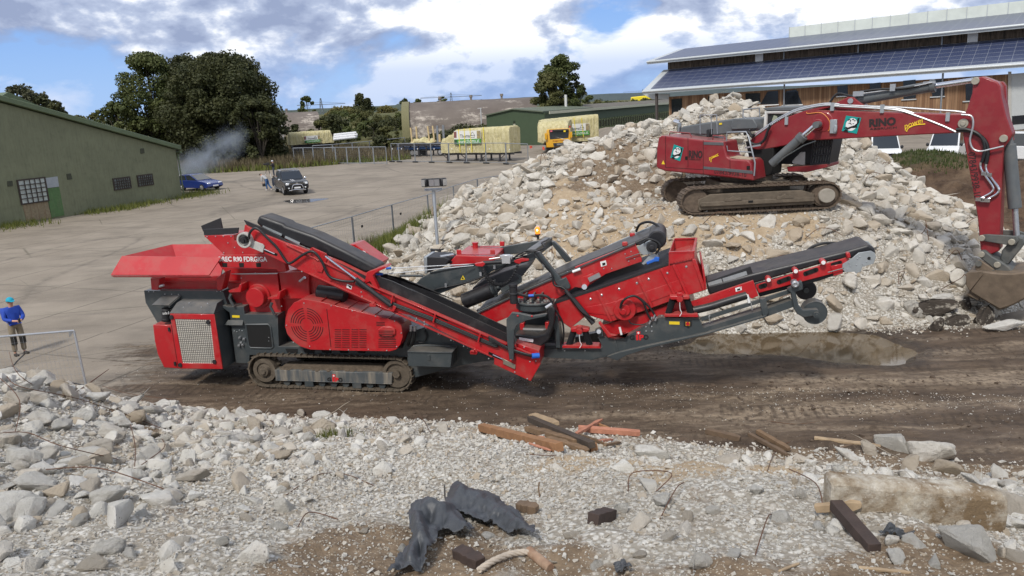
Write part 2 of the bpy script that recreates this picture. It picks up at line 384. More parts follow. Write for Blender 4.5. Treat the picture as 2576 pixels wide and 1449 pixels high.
# ------------------------------------------------------------------ ground materials
class NG:
    def __init__(s,name):
        s.m=bpy.data.materials.new(name); s.m.use_nodes=True; s.N=s.m.node_tree.nodes; s.L=s.m.node_tree.links; s.b=s.N['Principled BSDF']
        s.tc=s.N.new('ShaderNodeTexCoord').outputs['Object']
    def put(s,sock,v):
        if isinstance(v,(int,float)): sock.default_value=v
        elif isinstance(v,(tuple,list)): sock.default_value=tuple(v)+(1,) if len(v)==3 and sock.type=='RGBA' else tuple(v)
        else: s.L.new(v,sock)
    def math(s,op,a,b=0.,c=None,clamp=False):
        n=s.N.new('ShaderNodeMath'); n.operation=op; n.use_clamp=clamp; s.put(n.inputs[0],a); s.put(n.inputs[1],b)
        if c is not None: s.put(n.inputs[2],c)
        return n.outputs[0]
    def mapv(s,scale=(1,1,1),rot=0,loc=(0,0,0),v=None):
        n=s.N.new('ShaderNodeMapping'); n.vector_type='POINT'; n.inputs['Scale'].default_value=scale; n.inputs['Rotation'].default_value=(0,0,rot); n.inputs['Location'].default_value=loc
        s.L.new(v or s.tc,n.inputs[0]); return n.outputs[0]
    def noise(s,sc,det=6,rg=.6,v=None,dist=0):
        n=s.N.new('ShaderNodeTexNoise'); n.inputs['Scale'].default_value=sc; n.inputs['Detail'].default_value=det; n.inputs['Roughness'].default_value=rg; n.inputs['Distortion'].default_value=dist
        s.L.new(v or s.tc,n.inputs['Vector']); return n.outputs['Fac']
    def voro(s,sc,v=None,feat='F1',out='Distance'):
        n=s.N.new('ShaderNodeTexVoronoi'); n.feature=feat; n.inputs['Scale'].default_value=sc; s.L.new(v or s.tc,n.inputs['Vector']); return n.outputs[out]
    def rng(s,v,a,b,c=0.,d=1.):
        n=s.N.new('ShaderNodeMapRange'); s.put(n.inputs[0],v)
        for i,q in enumerate((a,b,c,d)): s.put(n.inputs[i+1],q)
        return n.outputs[0]
    def mix(s,f,a,b,bt='MIX'):
        n=s.N.new('ShaderNodeMix'); n.data_type='RGBA'; n.blend_type=bt; s.put(n.inputs[0],f); s.put(n.inputs[6],a); s.put(n.inputs[7],b); return n.outputs[2]
    def attr(s,name):
        n=s.N.new('ShaderNodeAttribute'); n.attribute_name=name; return n.outputs['Fac']
    def bump(s,h,st=.5,dist=.03):
        n=s.N.new('ShaderNodeBump'); n.inputs['Strength'].default_value=st; n.inputs['Distance'].default_value=dist; s.L.new(h,n.inputs['Height']); s.L.new(n.outputs[0],s.b.inputs['Normal'])
    def col(s,c,rough=.9):
        s.put(s.b.inputs['Base Color'],c); s.put(s.b.inputs['Roughness'],rough); s.b.inputs['Specular IOR Level'].default_value=.25; return s.m
def yard_mat():
    g=NG('yard_concrete'); mud=g.attr('mud')
    base=g.mix(g.rng(g.noise(.35,8,.62),.35,.65),(.215,.182,.142),(.285,.244,.193))
    base=g.mix(g.rng(g.noise(.9,9,.7,g.mapv((.25,1,1),R(-60))),.5,.72,0,.75),base,(.12,.103,.082))
    base=g.mix(g.rng(g.noise(26,4),.45,.75,0,.35),base,(.35,.32,.275))
    st=g.rng(g.noise(.11,5,.62),.5,.66,0,.55); base=g.mix(st,base,(.135,.115,.092)); tl=g.math('ABSOLUTE',g.math('SUBTRACT',g.noise(.05,2,.4,g.mapv((1,.35,1),R(-35))),.5)); base=g.mix(g.math('MULTIPLY',g.rng(tl,0,.006,.55,0),g.rng(g.noise(1.5,5),.35,.6)),base,(.085,.075,.062))
    # slab joints
    q=g.N.new('ShaderNodeSeparateXYZ'); w=g.N.new('ShaderNodeVectorMath'); w.operation='ADD'
    g.L.new(g.mapv((1,1,1),R(-70)),w.inputs[0])
    cm=g.N.new('ShaderNodeCombineXYZ'); wob=g.math('MULTIPLY',g.math('SUBTRACT',g.noise(.8,4),.5),.16); g.L.new(wob,cm.inputs[0]); g.L.new(wob,cm.inputs[1]); g.L.new(cm.outputs[0],w.inputs[1])
    g.L.new(w.outputs[0],q.inputs[0])
    def line(sock,per,off,wd):
        f=g.math('FRACT',g.math('DIVIDE',g.math('ADD',sock,off),per)); return g.rng(g.math('ABSOLUTE',g.math('SUBTRACT',f,.5)),0,wd/per,1,0)
    jl=g.math('MAXIMUM',line(q.outputs[1],3.98,1.53,.055),line(q.outputs[0],7.2,2.6,.045))
    brk=g.rng(g.noise(.5,5),.34,.5,.35,1); jl=g.math('MULTIPLY',jl,brk)
    base=g.mix(g.math('MULTIPLY',jl,.85),base,(.075,.066,.05))
    crack=g.rng(g.voro(.14,g.mapv((1,1,1),.4),'DISTANCE_TO_EDGE'),0,.006,.7,0); base=g.mix(g.math('MULTIPLY',crack,g.rng(g.noise(.12,2),.45,.6)),base,(.07,.065,.045))
    # mud smeared along the track direction
    mv=g.mapv((.30,1.9,1),R(12)); n1=g.noise(1.1,9,.66,mv,.4); n2=g.noise(3.2,8,.65,g.mapv((.4,1.5,1),R(12)),.3)
    mk=g.rng(g.math('ADD',g.math('MULTIPLY',mud,1.25),g.math('MULTIPLY',g.math('SUBTRACT',g.math('ADD',g.math('MULTIPLY',n1,.5),g.math('ADD',g.math('MULTIPLY',n2,.25),g.math('MULTIPLY',g.noise(5.5,9,.72),.25))),.5),1.9)),.42,.58)
    tq=g.N.new('ShaderNodeSeparateXYZ'); g.L.new(g.mapv((1,1,1),R(12)),tq.inputs[0]); qx=tq.outputs[0]; lane=g.math('MULTIPLY',g.rng(g.math('SINE',g.math('MULTIPLY',tq.outputs[1],4.1)),.25,.6),g.rng(g.noise(.7,4),.45,.55))
    mcol=g.mix(g.rng(g.noise(2.2,9,.7,g.mapv((.5,1.6,1),R(12))),.35,.65),(.054,.038,.026),(.125,.090,.062))
    lite=g.rng(g.noise(.55,10,.68,g.mapv((.22,1.5,1),R(10)),.3),.50,.62,0,.9)
    mcol=g.mix(g.math('MULTIPLY',lite,g.rng(g.noise(7,6,.7),.38,.55)),mcol,(.30,.235,.165))
    cle=g.rng(g.math('SINE',g.math('MULTIPLY',g.math('ADD',qx,g.math('MULTIPLY',wob,3.)),30.)),.2,.7); mcol=g.mix(g.math('MULTIPLY',cle,g.math('MULTIPLY',lane,.55)),mcol,(.048,.034,.024))
    peb=g.rng(g.noise(30,4,.6),.63,.7,0,.7); mcol=g.mix(g.math('MULTIPLY',peb,g.attr('pebble')),mcol,(.42,.38,.31))
    wt=g.math('MULTIPLY',g.attr('wet'),g.rng(g.noise(2.5,5),.3,.55)); mcol=g.mix(g.math('MULTIPLY',wt,.8),mcol,(.026,.019,.013)); c=g.mix(mk,base,mcol)
    wet=g.rng(g.noise(.8,5),.4,.65,.55,.95)
    g.bump(g.math('ADD',g.math('MULTIPLY',g.noise(9,8,.7),g.math('ADD',mk,.12)),g.math('MULTIPLY',n2,mk)),.55,.06)
    return g.col(c,g.math('SUBTRACT',g.math('ADD',g.math('MULTIPLY',mk,g.math('SUBTRACT',wet,.9)),.9),g.math('MULTIPLY',wt,.45)))
YARD=yard_mat()
def rubble_ground(name):
    g=NG(name); dirt=g.attr('dirt'); sand=g.attr('sand')
    v1=g.voro(16); v2=g.voro(38); n=g.noise(5,9,.68)
    pale=g.mix(g.voro(16,None,'F1','Color'),(.36,.335,.285),(.62,.595,.53),'MIX'); 
    cells=g.N.new('ShaderNodeSeparateColor'); g.L.new(g.voro(20,None,'F1','Color'),cells.inputs[0])
    pale=g.mix(cells.outputs[0],(.36,.34,.295),(.60,.58,.53)); pale=g.mix(g.rng(g.noise(1.4,6,.65),.5,.68,0,.55),pale,(.27,.21,.145))
    pale=g.mix(g.rng(v1,.35,.6,0,.75),pale,(.20,.172,.132))  # cell gaps darkened: crevice shade and dirt between stones put into the colour
    brown=g.mix(g.rng(n,.35,.65),(.125,.088,.056),(.225,.168,.112))
    peb=g.math('MULTIPLY',g.rng(v2,.2,.32,1,0),g.math('GREATER_THAN',g.noise(11,3),.5)); brown=g.mix(peb,brown,(.42,.375,.30))
    sandc=g.mix(g.rng(g.noise(7,8,.7),.35,.65),(.30,.225,.145),(.42,.335,.23))
    mk=g.rng(g.math('ADD',dirt,g.math('MULTIPLY',g.math('SUBTRACT',g.noise(1.6,8,.7),.5),1.5)),.4,.6)
    sk=g.rng(g.math('ADD',sand,g.math('MULTIPLY',g.math('SUBTRACT',g.noise(1.3,8,.7),.5),1.3)),.4,.6)
    c=g.mix(sk,g.mix(mk,pale,brown),sandc)
    g.bump(g.math('ADD',g.math('MULTIPLY',g.math('SUBTRACT',1.,v1),.9),g.math('ADD',n,g.math('MULTIPLY',g.math('SUBTRACT',1.,v2),.35))),.5,.04)
    return g.col(c,.95)
RUB=rubble_ground('broken_rubble_surface')
def soil_mat():
    g=NG('loose_brown_soil'); n=g.noise(1.2,10,.7); c=g.mix(g.rng(n,.35,.65),(.05,.031,.02),(.15,.10,.063))
    c=g.mix(g.rng(g.noise(.5,6,.6),.5,.62,0,.8),c,(.17,.118,.075)); c=g.mix(g.math('MULTIPLY',g.attr('turf'),g.rng(g.noise(3,8,.7),.3,.6)),c,(.04,.06,.018))
    g.bump(g.noise(5,10,.75),.9,.15); return g.col(c,.97)
def field_mat():
    g=NG('field_grass'); c=g.mix(g.rng(g.noise(.05,8,.65),.35,.65),(.075,.085,.03),(.145,.125,.055)); c=g.mix(g.rng(g.noise(.4,8,.7),.4,.7,0,.8),c,(.05,.065,.02)); g.bump(g.noise(1.5,8,.7),.8,.3); return g.col(c,.95)
FIELD=field_mat()
# ------------------------------------------------------------------ ground sheets
b=MB(); b.quad((-3000,-300,-.3),(3000,-300,-.3),(3000,5500,-.3),(-3000,5500,-.3)); props(b.build('ground',FIELD),kind='structure')
def mudness(x,y):
    m=sm(-13.6,-4.2,x+(y-18)*.45+fbm(x*.3,y*.3,3)*2)*(1-sm(20.3,22.2,y+.12*x)); return m
def inpoly(P,Q):
    x,y=P[:,0],P[:,1]; r=np.zeros(len(P),bool); n=len(Q)
    for i in range(n):
        (a,b2),(c,d)=Q[i],Q[(i+1)%n]; k=((b2>y)!=(d>y))&(x<(c-a)*(y-b2)/((d-b2)+1e-12)+a); r^=k
    return r
PUD=np.array([gp(*p)[:2] for p in [(1690,872),(1760,850),(1830,836),(1950,829),(2080,829),(2190,838),(2250,858),(2295,884),(2270,910),(2190,909),(2100,903),(2010,894),(1900,884),(1790,884)]])
WETF=None
def mud_fn(x,y):
    global WETF
    m=mudness(x,y); c,s=math.cos(R(-12)),math.sin(R(-12)); a=x*c+y*s; d=-x*s+y*c
    z=(fbm(a*.8,d*3.2,5)*.10+fbm(a*3,d*6,3)*.05+fbm(x*9,y*9,2)*.03)*m
    k=(x>2)&(x<13)&(y>16)&(y<22); q=np.stack([x[k],y[k]],1); d=np.full(len(q),9.)
    for i in range(len(PUD)):
        a,c=PUD[i-1],PUD[i]; t=np.clip(((q-a)@(c-a))/((c-a)@(c-a)),0,1); d=np.minimum(d,np.linalg.norm(q-(a+t[:,None]*(c-a)),axis=1))
    d=np.where(inpoly(q,PUD),d,-d)+fbm(q[:,0]*1.3,q[:,1]*1.3,3)*.35; WETF=np.zeros(x.shape); WETF[k]=sm(-1.0,-.1,d); w=sm(-.35,.3,d); z[k]=z[k]*(1-w)-.15*w+fbm(q[:,0]*2,q[:,1]*5,3)*.03*w
    return z+.02
MUD=Height(mud_fn,-17,22,10.5,23.5,.09)
_d=(MUD.X,MUD.Y)
MUD.mesh('mud_track',YARD,{'mud':mudness(*_d)*.98+.0,'pebble':sm(15.6,13.6,_d[1]+.18*_d[0])+.25,'wet':WETF},cut=-9); props(bpy.data.objects['mud_track'],kind='structure')
A=Height(lambda x,y:-.015-.6*sm(-14.5,-12.5,x)*sm(20,18,x)*sm(11.5,13,y)*sm(22.4,21,y),-150,26,2,128,2.0); A.mesh('concrete_apron',YARD,{'mud':np.zeros(A.X.shape),'pebble':np.zeros(A.X.shape)},cut=-9); props(bpy.data.objects['concrete_apron'],kind='structure')
BARNY.mesh('barn_yard',YARD,{'mud':np.zeros(BARNY.X.shape),'pebble':np.zeros(BARNY.X.shape)},cut=-.002); props(bpy.data.objects['barn_yard'],kind='structure')
def blobs(X,Y,L):
    o=np.zeros(X.shape)
    for px,py,r,a in L:
        q=hit(px,py); o=np.maximum(o,a*np.exp(-(((X-q[0])**2+(Y-q[1])**2)/(r*r))**1.5))
    return o
near_dirt=[(900,1395,.85,.95),(1130,1410,.8,.9),(1400,1420,.6,.7),(800,1449,.6,.9),(1600,1430,.6,.6),(1900,1449,.7,.7),(2200,1440,.6,.8),(2400,1440,.8,1),(1900,1060,1.6,1),(2300,1150,1.6,1),(2530,1170,1.6,1),(1600,1085,1.3,.6),(2050,1110,1.4,1),(330,1070,.5,.8),(250,1130,.5,.6),(480,1280,.4,.5),(1250,1330,.6,.6),(1750,1250,.5,.5)]
near_sand=[(1500,1165,1.1,.75),(1750,1175,1.0,.85),(1950,1190,.7,.8),(1000,1055,.9,.6),(700,1050,.8,.6),(1250,1075,.8,.6)]
X,Y=NEAR.X,NEAR.Y
ND=blobs(X,Y,near_dirt); NS=blobs(X,Y,near_sand)
NEAR.mesh('rubble_mound',RUB,{'dirt':ND,'sand':NS}); props(bpy.data.objects['rubble_mound'],kind='structure')
heap_dirt=[(1440,470,1.5,.85),(1530,360,1.2,.7),(1500,430,1.6,.95),(1600,470,1.3,1),(1560,390,1.2,.9),(1680,420,1.2,.9),(1640,350,.9,.5)]
heap_sand=[(1400,520,1.4,.8),(1250,560,1.1,.5),(1300,600,1.2,.6),(1450,560,1.8,.9),(1550,580,1.5,.95),(1680,590,1.4,.9),(1850,570,1.3,.9),(1500,500,1.3,.8),(1600,540,1.5,1),(2000,560,1.0,.75),(1420,450,.8,.6),(1800,330,1.2,.7),(2150,560,.8,.5)]
HD=blobs(HEAP.X,HEAP.Y,heap_dirt); HS=blobs(HEAP.X,HEAP.Y,heap_sand)
HEAP.mesh('rubble_heap',RUB,{'dirt':HD,'sand':HS}); props(bpy.data.objects['rubble_heap'],kind='structure')
_t=sm(2.0,2.6,SOIL.Z)*np.exp(-((SOIL.X-23.0)/2.2)**2)*sm(38.5,41,SOIL.Y)
SOIL.mesh('soil_heap',soil_mat(),{'turf':_t}); props(bpy.data.objects['soil_heap'],kind='structure')
b=MB(); _c=PUD.mean(0); b.quad(*[tuple(_c+(p-_c)*1.22)+(-.045,) for p in PUD]); props(b.build('puddle_water',mat('muddy_water',(.10,.072,.042),.05,var=.06,vscale=.5,spec=.6,bump=.04,bscale=7)),kind='structure')
b=MB(); q=gp(765,505); b.quad(*[(q[0]+1.5*math.cos(a)*(1+.3*math.sin(3*a)),q[1]+1.5*math.sin(a)*(1+.2*math.cos(2*a)),-.006) for a in np.linspace(0,2*math.pi,25)[:-1]]); props(b.build('puddle_water',mat('dark_puddle',(.03,.027,.022),.16,spec=.5)),kind='structure')
# ------------------------------------------------------------------ rocks
def ico(n):
    bm=bmesh.new(); bmesh.ops.create_icosphere(bm,subdivisions=n,radius=1); bm.verts.ensure_lookup_table()
    V=np.array([v.co[:] for v in bm.verts]); Fc=np.array([[v.index for v in f.verts] for f in bm.faces]); bm.free(); return V,Fc
def rock_proto(npts,sub,rg,rough=.05):
    "broken concrete: a convex hull of a few random points, its faces roughened"
    bm=bmesh.new(); s=np.array([1,rg.uniform(.62,.95),rg.uniform(.5,.85)])
    for _ in range(npts):
        d=rg.normal(size=3); d/=np.linalg.norm(d); bm.verts.new(tuple(d*rg.uniform(.72,1.05)))
    r=bmesh.ops.convex_hull(bm,input=bm.verts); bmesh.ops.delete(bm,geom=[v for v in bm.verts if not v.link_faces],context='VERTS')
    if sub:
        bmesh.ops.bevel(bm,geom=list(bm.edges),offset=.07,segments=1,affect='EDGES',profile=.5)
        bmesh.ops.triangulate(bm,faces=bm.faces)
        for _ in range(sub): bmesh.ops.subdivide_edges(bm,edges=[e for e in bm.edges if e.calc_length()>.22/_DIV[sub]],cuts=1,use_grid_fill=True); bmesh.ops.triangulate(bm,faces=bm.faces)
    bm.verts.index_update(); V=np.array([v.co[:] for v in bm.verts]); bmesh.ops.triangulate(bm,faces=bm.faces); Fc=np.array([[v.index for v in f.verts] for f in bm.faces]); bm.free()
    if sub:
        a,b2=V[:,0]*2.3+V[:,2]*1.3+rg.uniform(0,50),V[:,1]*2.3-V[:,2]*.9+rg.uniform(0,50)
        V=V*(1+rough*5.5*fbm(a,b2,5,.66)+rough*2.2*np.abs(fbm(a*3,b2*3,3)))[:,None]
    return V*s,Fc
_DIV={1:1.,2:1.4,3:2.2}
rr=np.random.default_rng(3)
BIG=[rock_proto(rr.integers(11,20),3,rr,.055) for _ in range(12)]; MED=[rock_proto(rr.integers(10,17),1,rr,.05) for _ in range(20)]; SML=[rock_proto(rr.integers(8,13),0,rr) for _ in range(20)]
print('rock verts',[len(v) for v,_ in BIG],[len(v) for v,_ in MED],[len(v) for v,_ in SML])
def rock_mat(name,ca,cb,wf):
    g=NG(name); oi=g.N.new('ShaderNodeObjectInfo').outputs['Random']; a=g.attr('rnd')
    t=g.math('FRACT',g.math('ADD',a,oi))
    c=g.mix(g.rng(g.noise(2.2,9,.68),.35,.65),ca,cb)
    c=g.mix(g.rng(t,wf,1.,0,.85),c,(.36,.285,.195)); c=g.mix(g.rng(t,0,.22,.6,0),c,(.33,.315,.28))
    c=g.mix(g.rng(g.noise(1.1,8,.66),.55,.72,0,.8),c,(.29,.225,.155))
    c=g.mix(g.math('MULTIPLY',g.rng(g.voro(22),.1,.2,1,0),g.math('GREATER_THAN',g.noise(6,2),.55)),c,(.22,.2,.18))
    g.bump(g.math('ADD',g.noise(7,12,.78),g.math('MULTIPLY',g.noise(45,4,.6),.35)),1.,.05)
    return g.col(c,.92)
ROCK=rock_mat('broken_concrete',(.54,.52,.465),(.70,.68,.63),.55); ROCKW=rock_mat('dusty_broken_concrete',(.49,.455,.39),(.67,.64,.575),.46)
def rots(n,rg):
    q=rg.normal(size=(n,4)); q/=np.linalg.norm(q,axis=1)[:,None]; a,b2,c,d=q.T
    return np.stack([1-2*(c*c+d*d),2*(b2*c-a*d),2*(b2*d+a*c),2*(b2*c+a*d),1-2*(b2*b2+d*d),2*(c*d-a*b2),2*(b2*d-a*c),2*(c*d+a*b2),1-2*(b2*b2+c*c)],1).reshape(-1,3,3)
def scatter(name,pos,size,protos,rg,label,cat,sink=.25,sharp=26,m=None):
    n=len(pos); Rm=rots(n,rg); pi=rg.integers(0,len(protos),n); Vs=[];Fs=[];At=[];b=0
    for k,(V,Fc) in enumerate(protos):
        ii=np.where(pi==k)[0]
        if not len(ii): continue
        P=np.einsum('nij,vj->nvi',Rm[ii],V)*size[ii][:,None,None]
        P[:,:,2]*=.8; P+=pos[ii][:,None,:]; P[:,:,2]+=size[ii][:,None]*(.5-sink)
        Vs.append(P.reshape(-1,3)); Fs.append((Fc[None]+(np.arange(len(ii))*len(V))[:,None,None]+b).reshape(-1,3)); b+=len(ii)*len(V)
        At.append(np.repeat(rg.random(len(ii)),len(V)))
    o=npmesh(name,np.concatenate(Vs),np.concatenate(Fs),m or ROCK,{'rnd':np.concatenate(At)},sharp=sharp)
    return props(o,label,cat,None,'stuff')
def samp(H,D,S,n,rg,box,dens=lambda d,s:1-.75*np.maximum(d,s),zmin=.06):
    x=rg.uniform(box[0],box[1],n); y=rg.uniform(box[2],box[3],n); z=H(x,y)
    Hd=Height.__new__(Height); Hd.__dict__.update(H.__dict__); Hd.Z=D; d=Hd(x,y); Hd.Z=S; s=Hd(x,y)
    k=(z>zmin)&(rg.random(n)<dens(d,s)); 
    return np.stack([x,y,z],1)[k]
def inview(P,mg=60):
    q=P-CP; D=q@_f; ok=D>.5; x=W/2+F*(q@_r)/np.maximum(D,.1); y=HH/2-F*(q@_u)/np.maximum(D,.1)
    return ok&(x>-mg*3)&(x<W+mg*3)&(y>-mg)&(y<HH+mg*2.5)
def powsize(n,a,b,k,rg):
    u=rg.random(n); return (a**(-k)+u*(b**(-k)-a**(-k)))**(-1/k)
def spaced(P,s,need):
    keep=[];
    for i in np.argsort(-s):
        if all((P[i,0]-P[j,0])**2+(P[i,1]-P[j,1])**2>(.55*(s[i]+s[j]))**2 for j in keep):
            keep.append(i)
            if len(keep)>=need: break
    return keep
ROCKMESH=[]; _MC={}
for V,Fc in BIG:
    me=bpy.data.meshes.new('concrete_chunk'); me.from_pydata(V.tolist(),[],Fc.tolist()); me.polygons.foreach_set('use_smooth',[True]*len(me.polygons)); me.set_sharp_from_angle(angle=R(27)); me.materials.append(ROCK); ROCKMESH.append(me)
def chunk(pos,s,label,group,rg=rr,sc=(1,1,.85),sink=.3,k=None,rot=None,name='concrete_chunk',cat='rubble chunk',m=None):
    k=rg.integers(0,len(ROCKMESH)) if k is None else k
    o=bpy.data.objects.new(name,ROCKMESH[k]); COL.objects.link(o)
    o.location=(float(pos[0]),float(pos[1]),float(pos[2]+s*(.5-sink))); o.scale=tuple(float(s*c) for c in sc)
    o.rotation_euler=rot if rot else (rg.uniform(-.5,.5),rg.uniform(-.5,.5),rg.uniform(0,6.28))
    if m:
        key=(k,m.name)
        if key not in _MC: _MC[key]=o.data.copy(); _MC[key].materials[0]=m
        o.data=_MC[key]
    return props(o,label,cat,group)
# ------------------------------------------------------------------ the rubble itself
r1=np.random.default_rng(21)
def px_chunk(px,py,wpx,label,group,sc=(1,.8,.75),sink=.32,**k):
    q=hit(px,py); D=(q-CP)@_f; return chunk(q,wpx*D/F*.74,label,group,sc=sc,sink=sink,**k)
LN='rough pale grey concrete chunk on the foreground rubble mound'; GN_='concrete chunks strewn over the foreground mound'
special=[(25,1290,150,'biggest pale boulder at the left edge of the foreground mound'),(28,1120,110,'broad flat-topped pale boulder at the left edge below the rebar tangle'),
 (2240,1130,95,'jagged pale chunk at the top of the cluster behind the long slab'),(2335,1150,130,'large cream chunk behind the right half of the long slab'),(2430,1390,150,'large squarish chunk in the bottom right corner region'),
 (1635,1150,80,'upright white chunk standing on the berm beside the dirt hollow'),(2555,1300,130,'tilted smooth grey chunk at the right edge beside the long slab')]
occ=[]
for px,py,w,l in special:
    o=px_chunk(px,py,w,l,None,rg=r1); occ.append((o.location.x,o.location.y,o.scale.x))
med=[(120,1160,70),(55,1180,60),(200,1175,66),(175,1000,74),(95,1010,60),(100,1060,70),(30,1230,60),(150,1290,74),(200,1320,60),(330,1210,66),(290,1110,56),(340,1060,60),(60,1330,56),(420,1240,50),(450,1370,58),(280,1390,84),(240,1430,70),(330,1400,52),
 (1660,1265,66),(1900,1240,56),(1790,1290,40),(1730,1310,44),(1680,1360,50),(1560,1290,44),(1225,1355,44),(1440,1350,40),(1380,1420,44),(1830,1165,60),(2190,1140,56),(2130,1150,60),(2295,1180,70),(2380,1190,80),(2470,1210,50),(2300,1370,56),(2060,1330,44),(1960,1310,56),(2250,1410,60),(2540,1230,70),(2350,1420,50),(700,1330,46),(620,1310,44),(560,1370,50),(650,1075,44),(820,1080,60),(540,1045,40),(610,1050,44),(700,1060,40),(760,1045,38),(870,1058,40),(960,1130,40),(1120,1085,40),(1060,1090,36),(480,1175,44),(400,1130,40),(1010,1390,40),(920,1340,36),(1300,1310,34),(2110,1190,44),(2010,1250,44),(2560,1410,60),(2480,1330,40),(1500,1430,40),(1610,1400,46),(1850,1400,50),(1760,1420,60)]
for px,py,w in med:
    o=px_chunk(px,py,w,LN,GN_,rg=r1,sc=(1,r1.uniform(.6,1),r1.uniform(.55,.85))); occ.append((o.location.x,o.location.y,o.scale.x))
dens=lambda d,s:np.clip(1-.72*d-.9*s,0.04,1)
P=samp(NEAR,ND,NS,9000,r1,(-11,9.5,4.6,16.6),dens); P=P[inview(P)]
# coarser towards the left of the mound and on the right berm, finer in the middle
lf=sm(-1.5,-6,P[:,0]+(P[:,1]-9)*.0)+sm(2.0,4.5,P[:,0])*.55+.12
P=P[r1.random(len(P))<lf]
s=powsize(len(P),.055,.24,2.1,r1); s*=1+.55*sm(-2,-6,P[:,0])+.25*sm(3,5,P[:,0])
k=spaced(P,s,900); big=k[:75]; rest=np.array(k[75:])
for i in big: chunk(P[i],s[i],LN,GN_,rg=r1,sc=(1,r1.uniform(.6,1),r1.uniform(.5,.85)))
scatter('concrete_rubble',P[rest],s[rest],MED,r1,'fist to head sized pale rubble covering the foreground mound','rubble',.4,sharp=24)
P=samp(NEAR,ND,NS,125000,r1,(-11,9.5,4.4,17.0),lambda d,s:np.clip(1-.6*d-.75*s,.12,1),-.02); P=P[inview(P)]; P=P[r1.random(len(P))<np.where(P[:,1]>10.5,.5,1)]
s=powsize(len(P),.014,.062,1.9,r1); s*=np.clip(P[:,1]/8,.75,1.6)
scatter('gravel',P,s,SML,r1,'small white and grey gravel between the foreground chunks','gravel',.3)
# heap behind the machine
LH='pale angular concrete block on the tall rubble heap'; GH_='concrete blocks on the tall rubble heap'
P=samp(HEAP,HD,HS,22000,r1,(-6.5,19,20.2,38),lambda d,s:np.clip(1-.88*d-.6*s,0.01,1)); P=P[inview(P)]
fl=np.exp(-(((P[:,0]-8)/3.4)**2)**2-(((P[:,1]-25.9)/2.2)**2)**2); P=P[fl<.4]
s=powsize(len(P),.13,.52,1.75,r1)
s*=np.where((P[:,0]<5)&(P[:,1]>27),1.1,.95)
k=spaced(P,s,3200); big=k[:150]; rest=np.array(k[150:])
for i in big: chunk(P[i],s[i],LH,GH_,rg=r1,m=ROCKW,sc=(1,r1.uniform(.6,1),r1.uniform(.55,.9)))
scatter('concrete_rubble',P[rest],s[rest],MED,r1,'smaller broken concrete filling the tall heap','rubble',.4,m=ROCKW,sharp=24)
P=samp(HEAP,HD,HS,30000,r1,(-6.5,19,19.8,38),lambda d,s:np.clip(1-.75*d-.45*s,.1,1),-.1); P=P[inview(P)]
s=powsize(len(P),.035,.17,1.9,r1)
scatter('gravel',P,s,SML,r1,'stony debris between the blocks of the tall heap','gravel',.3,m=ROCKW)
# toe of the heap and pebbles on the mud
n=1500; x=r1.uniform(3,15,n); y=20.75-.02*x-np.abs(r1.normal(0,.4,n)); P=np.stack([x,y,np.maximum(HEAP(x,y),MUD(x,y))],1); P=P[P[:,2]>-.01]
scatter('gravel',P,powsize(len(P),.025,.10,2.2,r1),SML,r1,'pebbles spilled along the foot of the tall heap','gravel',.3,m=ROCKW)
n=2600; x=r1.uniform(-11,14,n); y=17.2-.22*x-r1.exponential(1.0,n)*.9+.4; z=np.maximum(MUD(x,y),NEAR(x,y)); P=np.stack([x,y,z],1); P=P[(z>-1)&(r1.random(n)<sm(-10,2,x)*.8+.2)]
scatter('gravel',P,powsize(len(P),.010,.045,2.6,r1),SML,r1,'scattered pebbles pressed into the mud track','gravel',.3)

n=6500; x=r1.uniform(-10.5,14,n); y=r1.uniform(11,21,n); md=mudness(x,y); k=(md>.6)&(NEAR(x,y)<.02)&(HEAP(x,y)<.05)&(fbm(x*.5,y*1.6,3)>-.02)&~((MUD(x,y)<-.0)); P=np.stack([x,y,MUD(x,y)],1)[k]; CLOD=mat('mud_clod',(.085,.06,.042),.95,var=.35,vscale=3,bump=.6)
scatter('mud_clods',P,powsize(len(P),.018,.10,2.2,r1),SML,r1,'brown clods churned up on the mud track','mud clods',.45,m=CLOD)
# ------------------------------------------------------------------ tracked crusher
CR=Frame(gp(830,984),R(-12))
c1=crop(400,820,1484/840); c2=crop(1140,820,1484/840); c3=crop(1640,820,1602/840); c4=crop(2300,820,2576/1260)
cr=CR.root('tracked_crusher','long bright red and dark grey tracked crushing machine with folded conveyors in the mud','crusher')
def tp(fr,v,*L):
    "points written (crop,x,y): trace on the plane v of a frame"
    return [fr.uw(c(x,y) if c else (x,y),v) for c,x,y in L]
def seq(c,*P): return [(c,x,y) for x,y in P]
def pt(fr,c,x,y,v):
    u,w=fr.uw(c(x,y) if c else (x,y),v); return Vector((u,v,w))
def part(name,m,par,fr,L,v0,v1,bev=.012,seg=1,extra=None,mats=None):
    b=MB(); b.prism(tp(fr,v0,*L),v0,v1)
    if extra: extra(b)
    return b.build(name,mats or m,par,bev=bev,seg=seg)
def bolts(b,fr,L,v,r=.018,mi=1):
    b.mi=mi
    for c,x,y in L:
        p=pt(fr,c,x,y,v); b.cyl(p+Vector((0,.005,0)),p+Vector((0,-.018,0)),r,r*.8,8)
    b.mi=0
def line(c,a,b_,n): return [(c,a[0]+(b_[0]-a[0])*i/(n-1),a[1]+(b_[1]-a[1])*i/(n-1)) for i in range(n)]
def plate(b,P,th):
    P=[Vector(p) for p in P]; n=(P[1]-P[0]).cross(P[2]-P[0]).normalized()*th; k=len(P)
    b.add(P+[p+n for p in P],[tuple(range(k-1,-1,-1)),tuple(range(k,2*k))]+[(i,(i+1)%k,k+(i+1)%k,k+i) for i in range(k)])
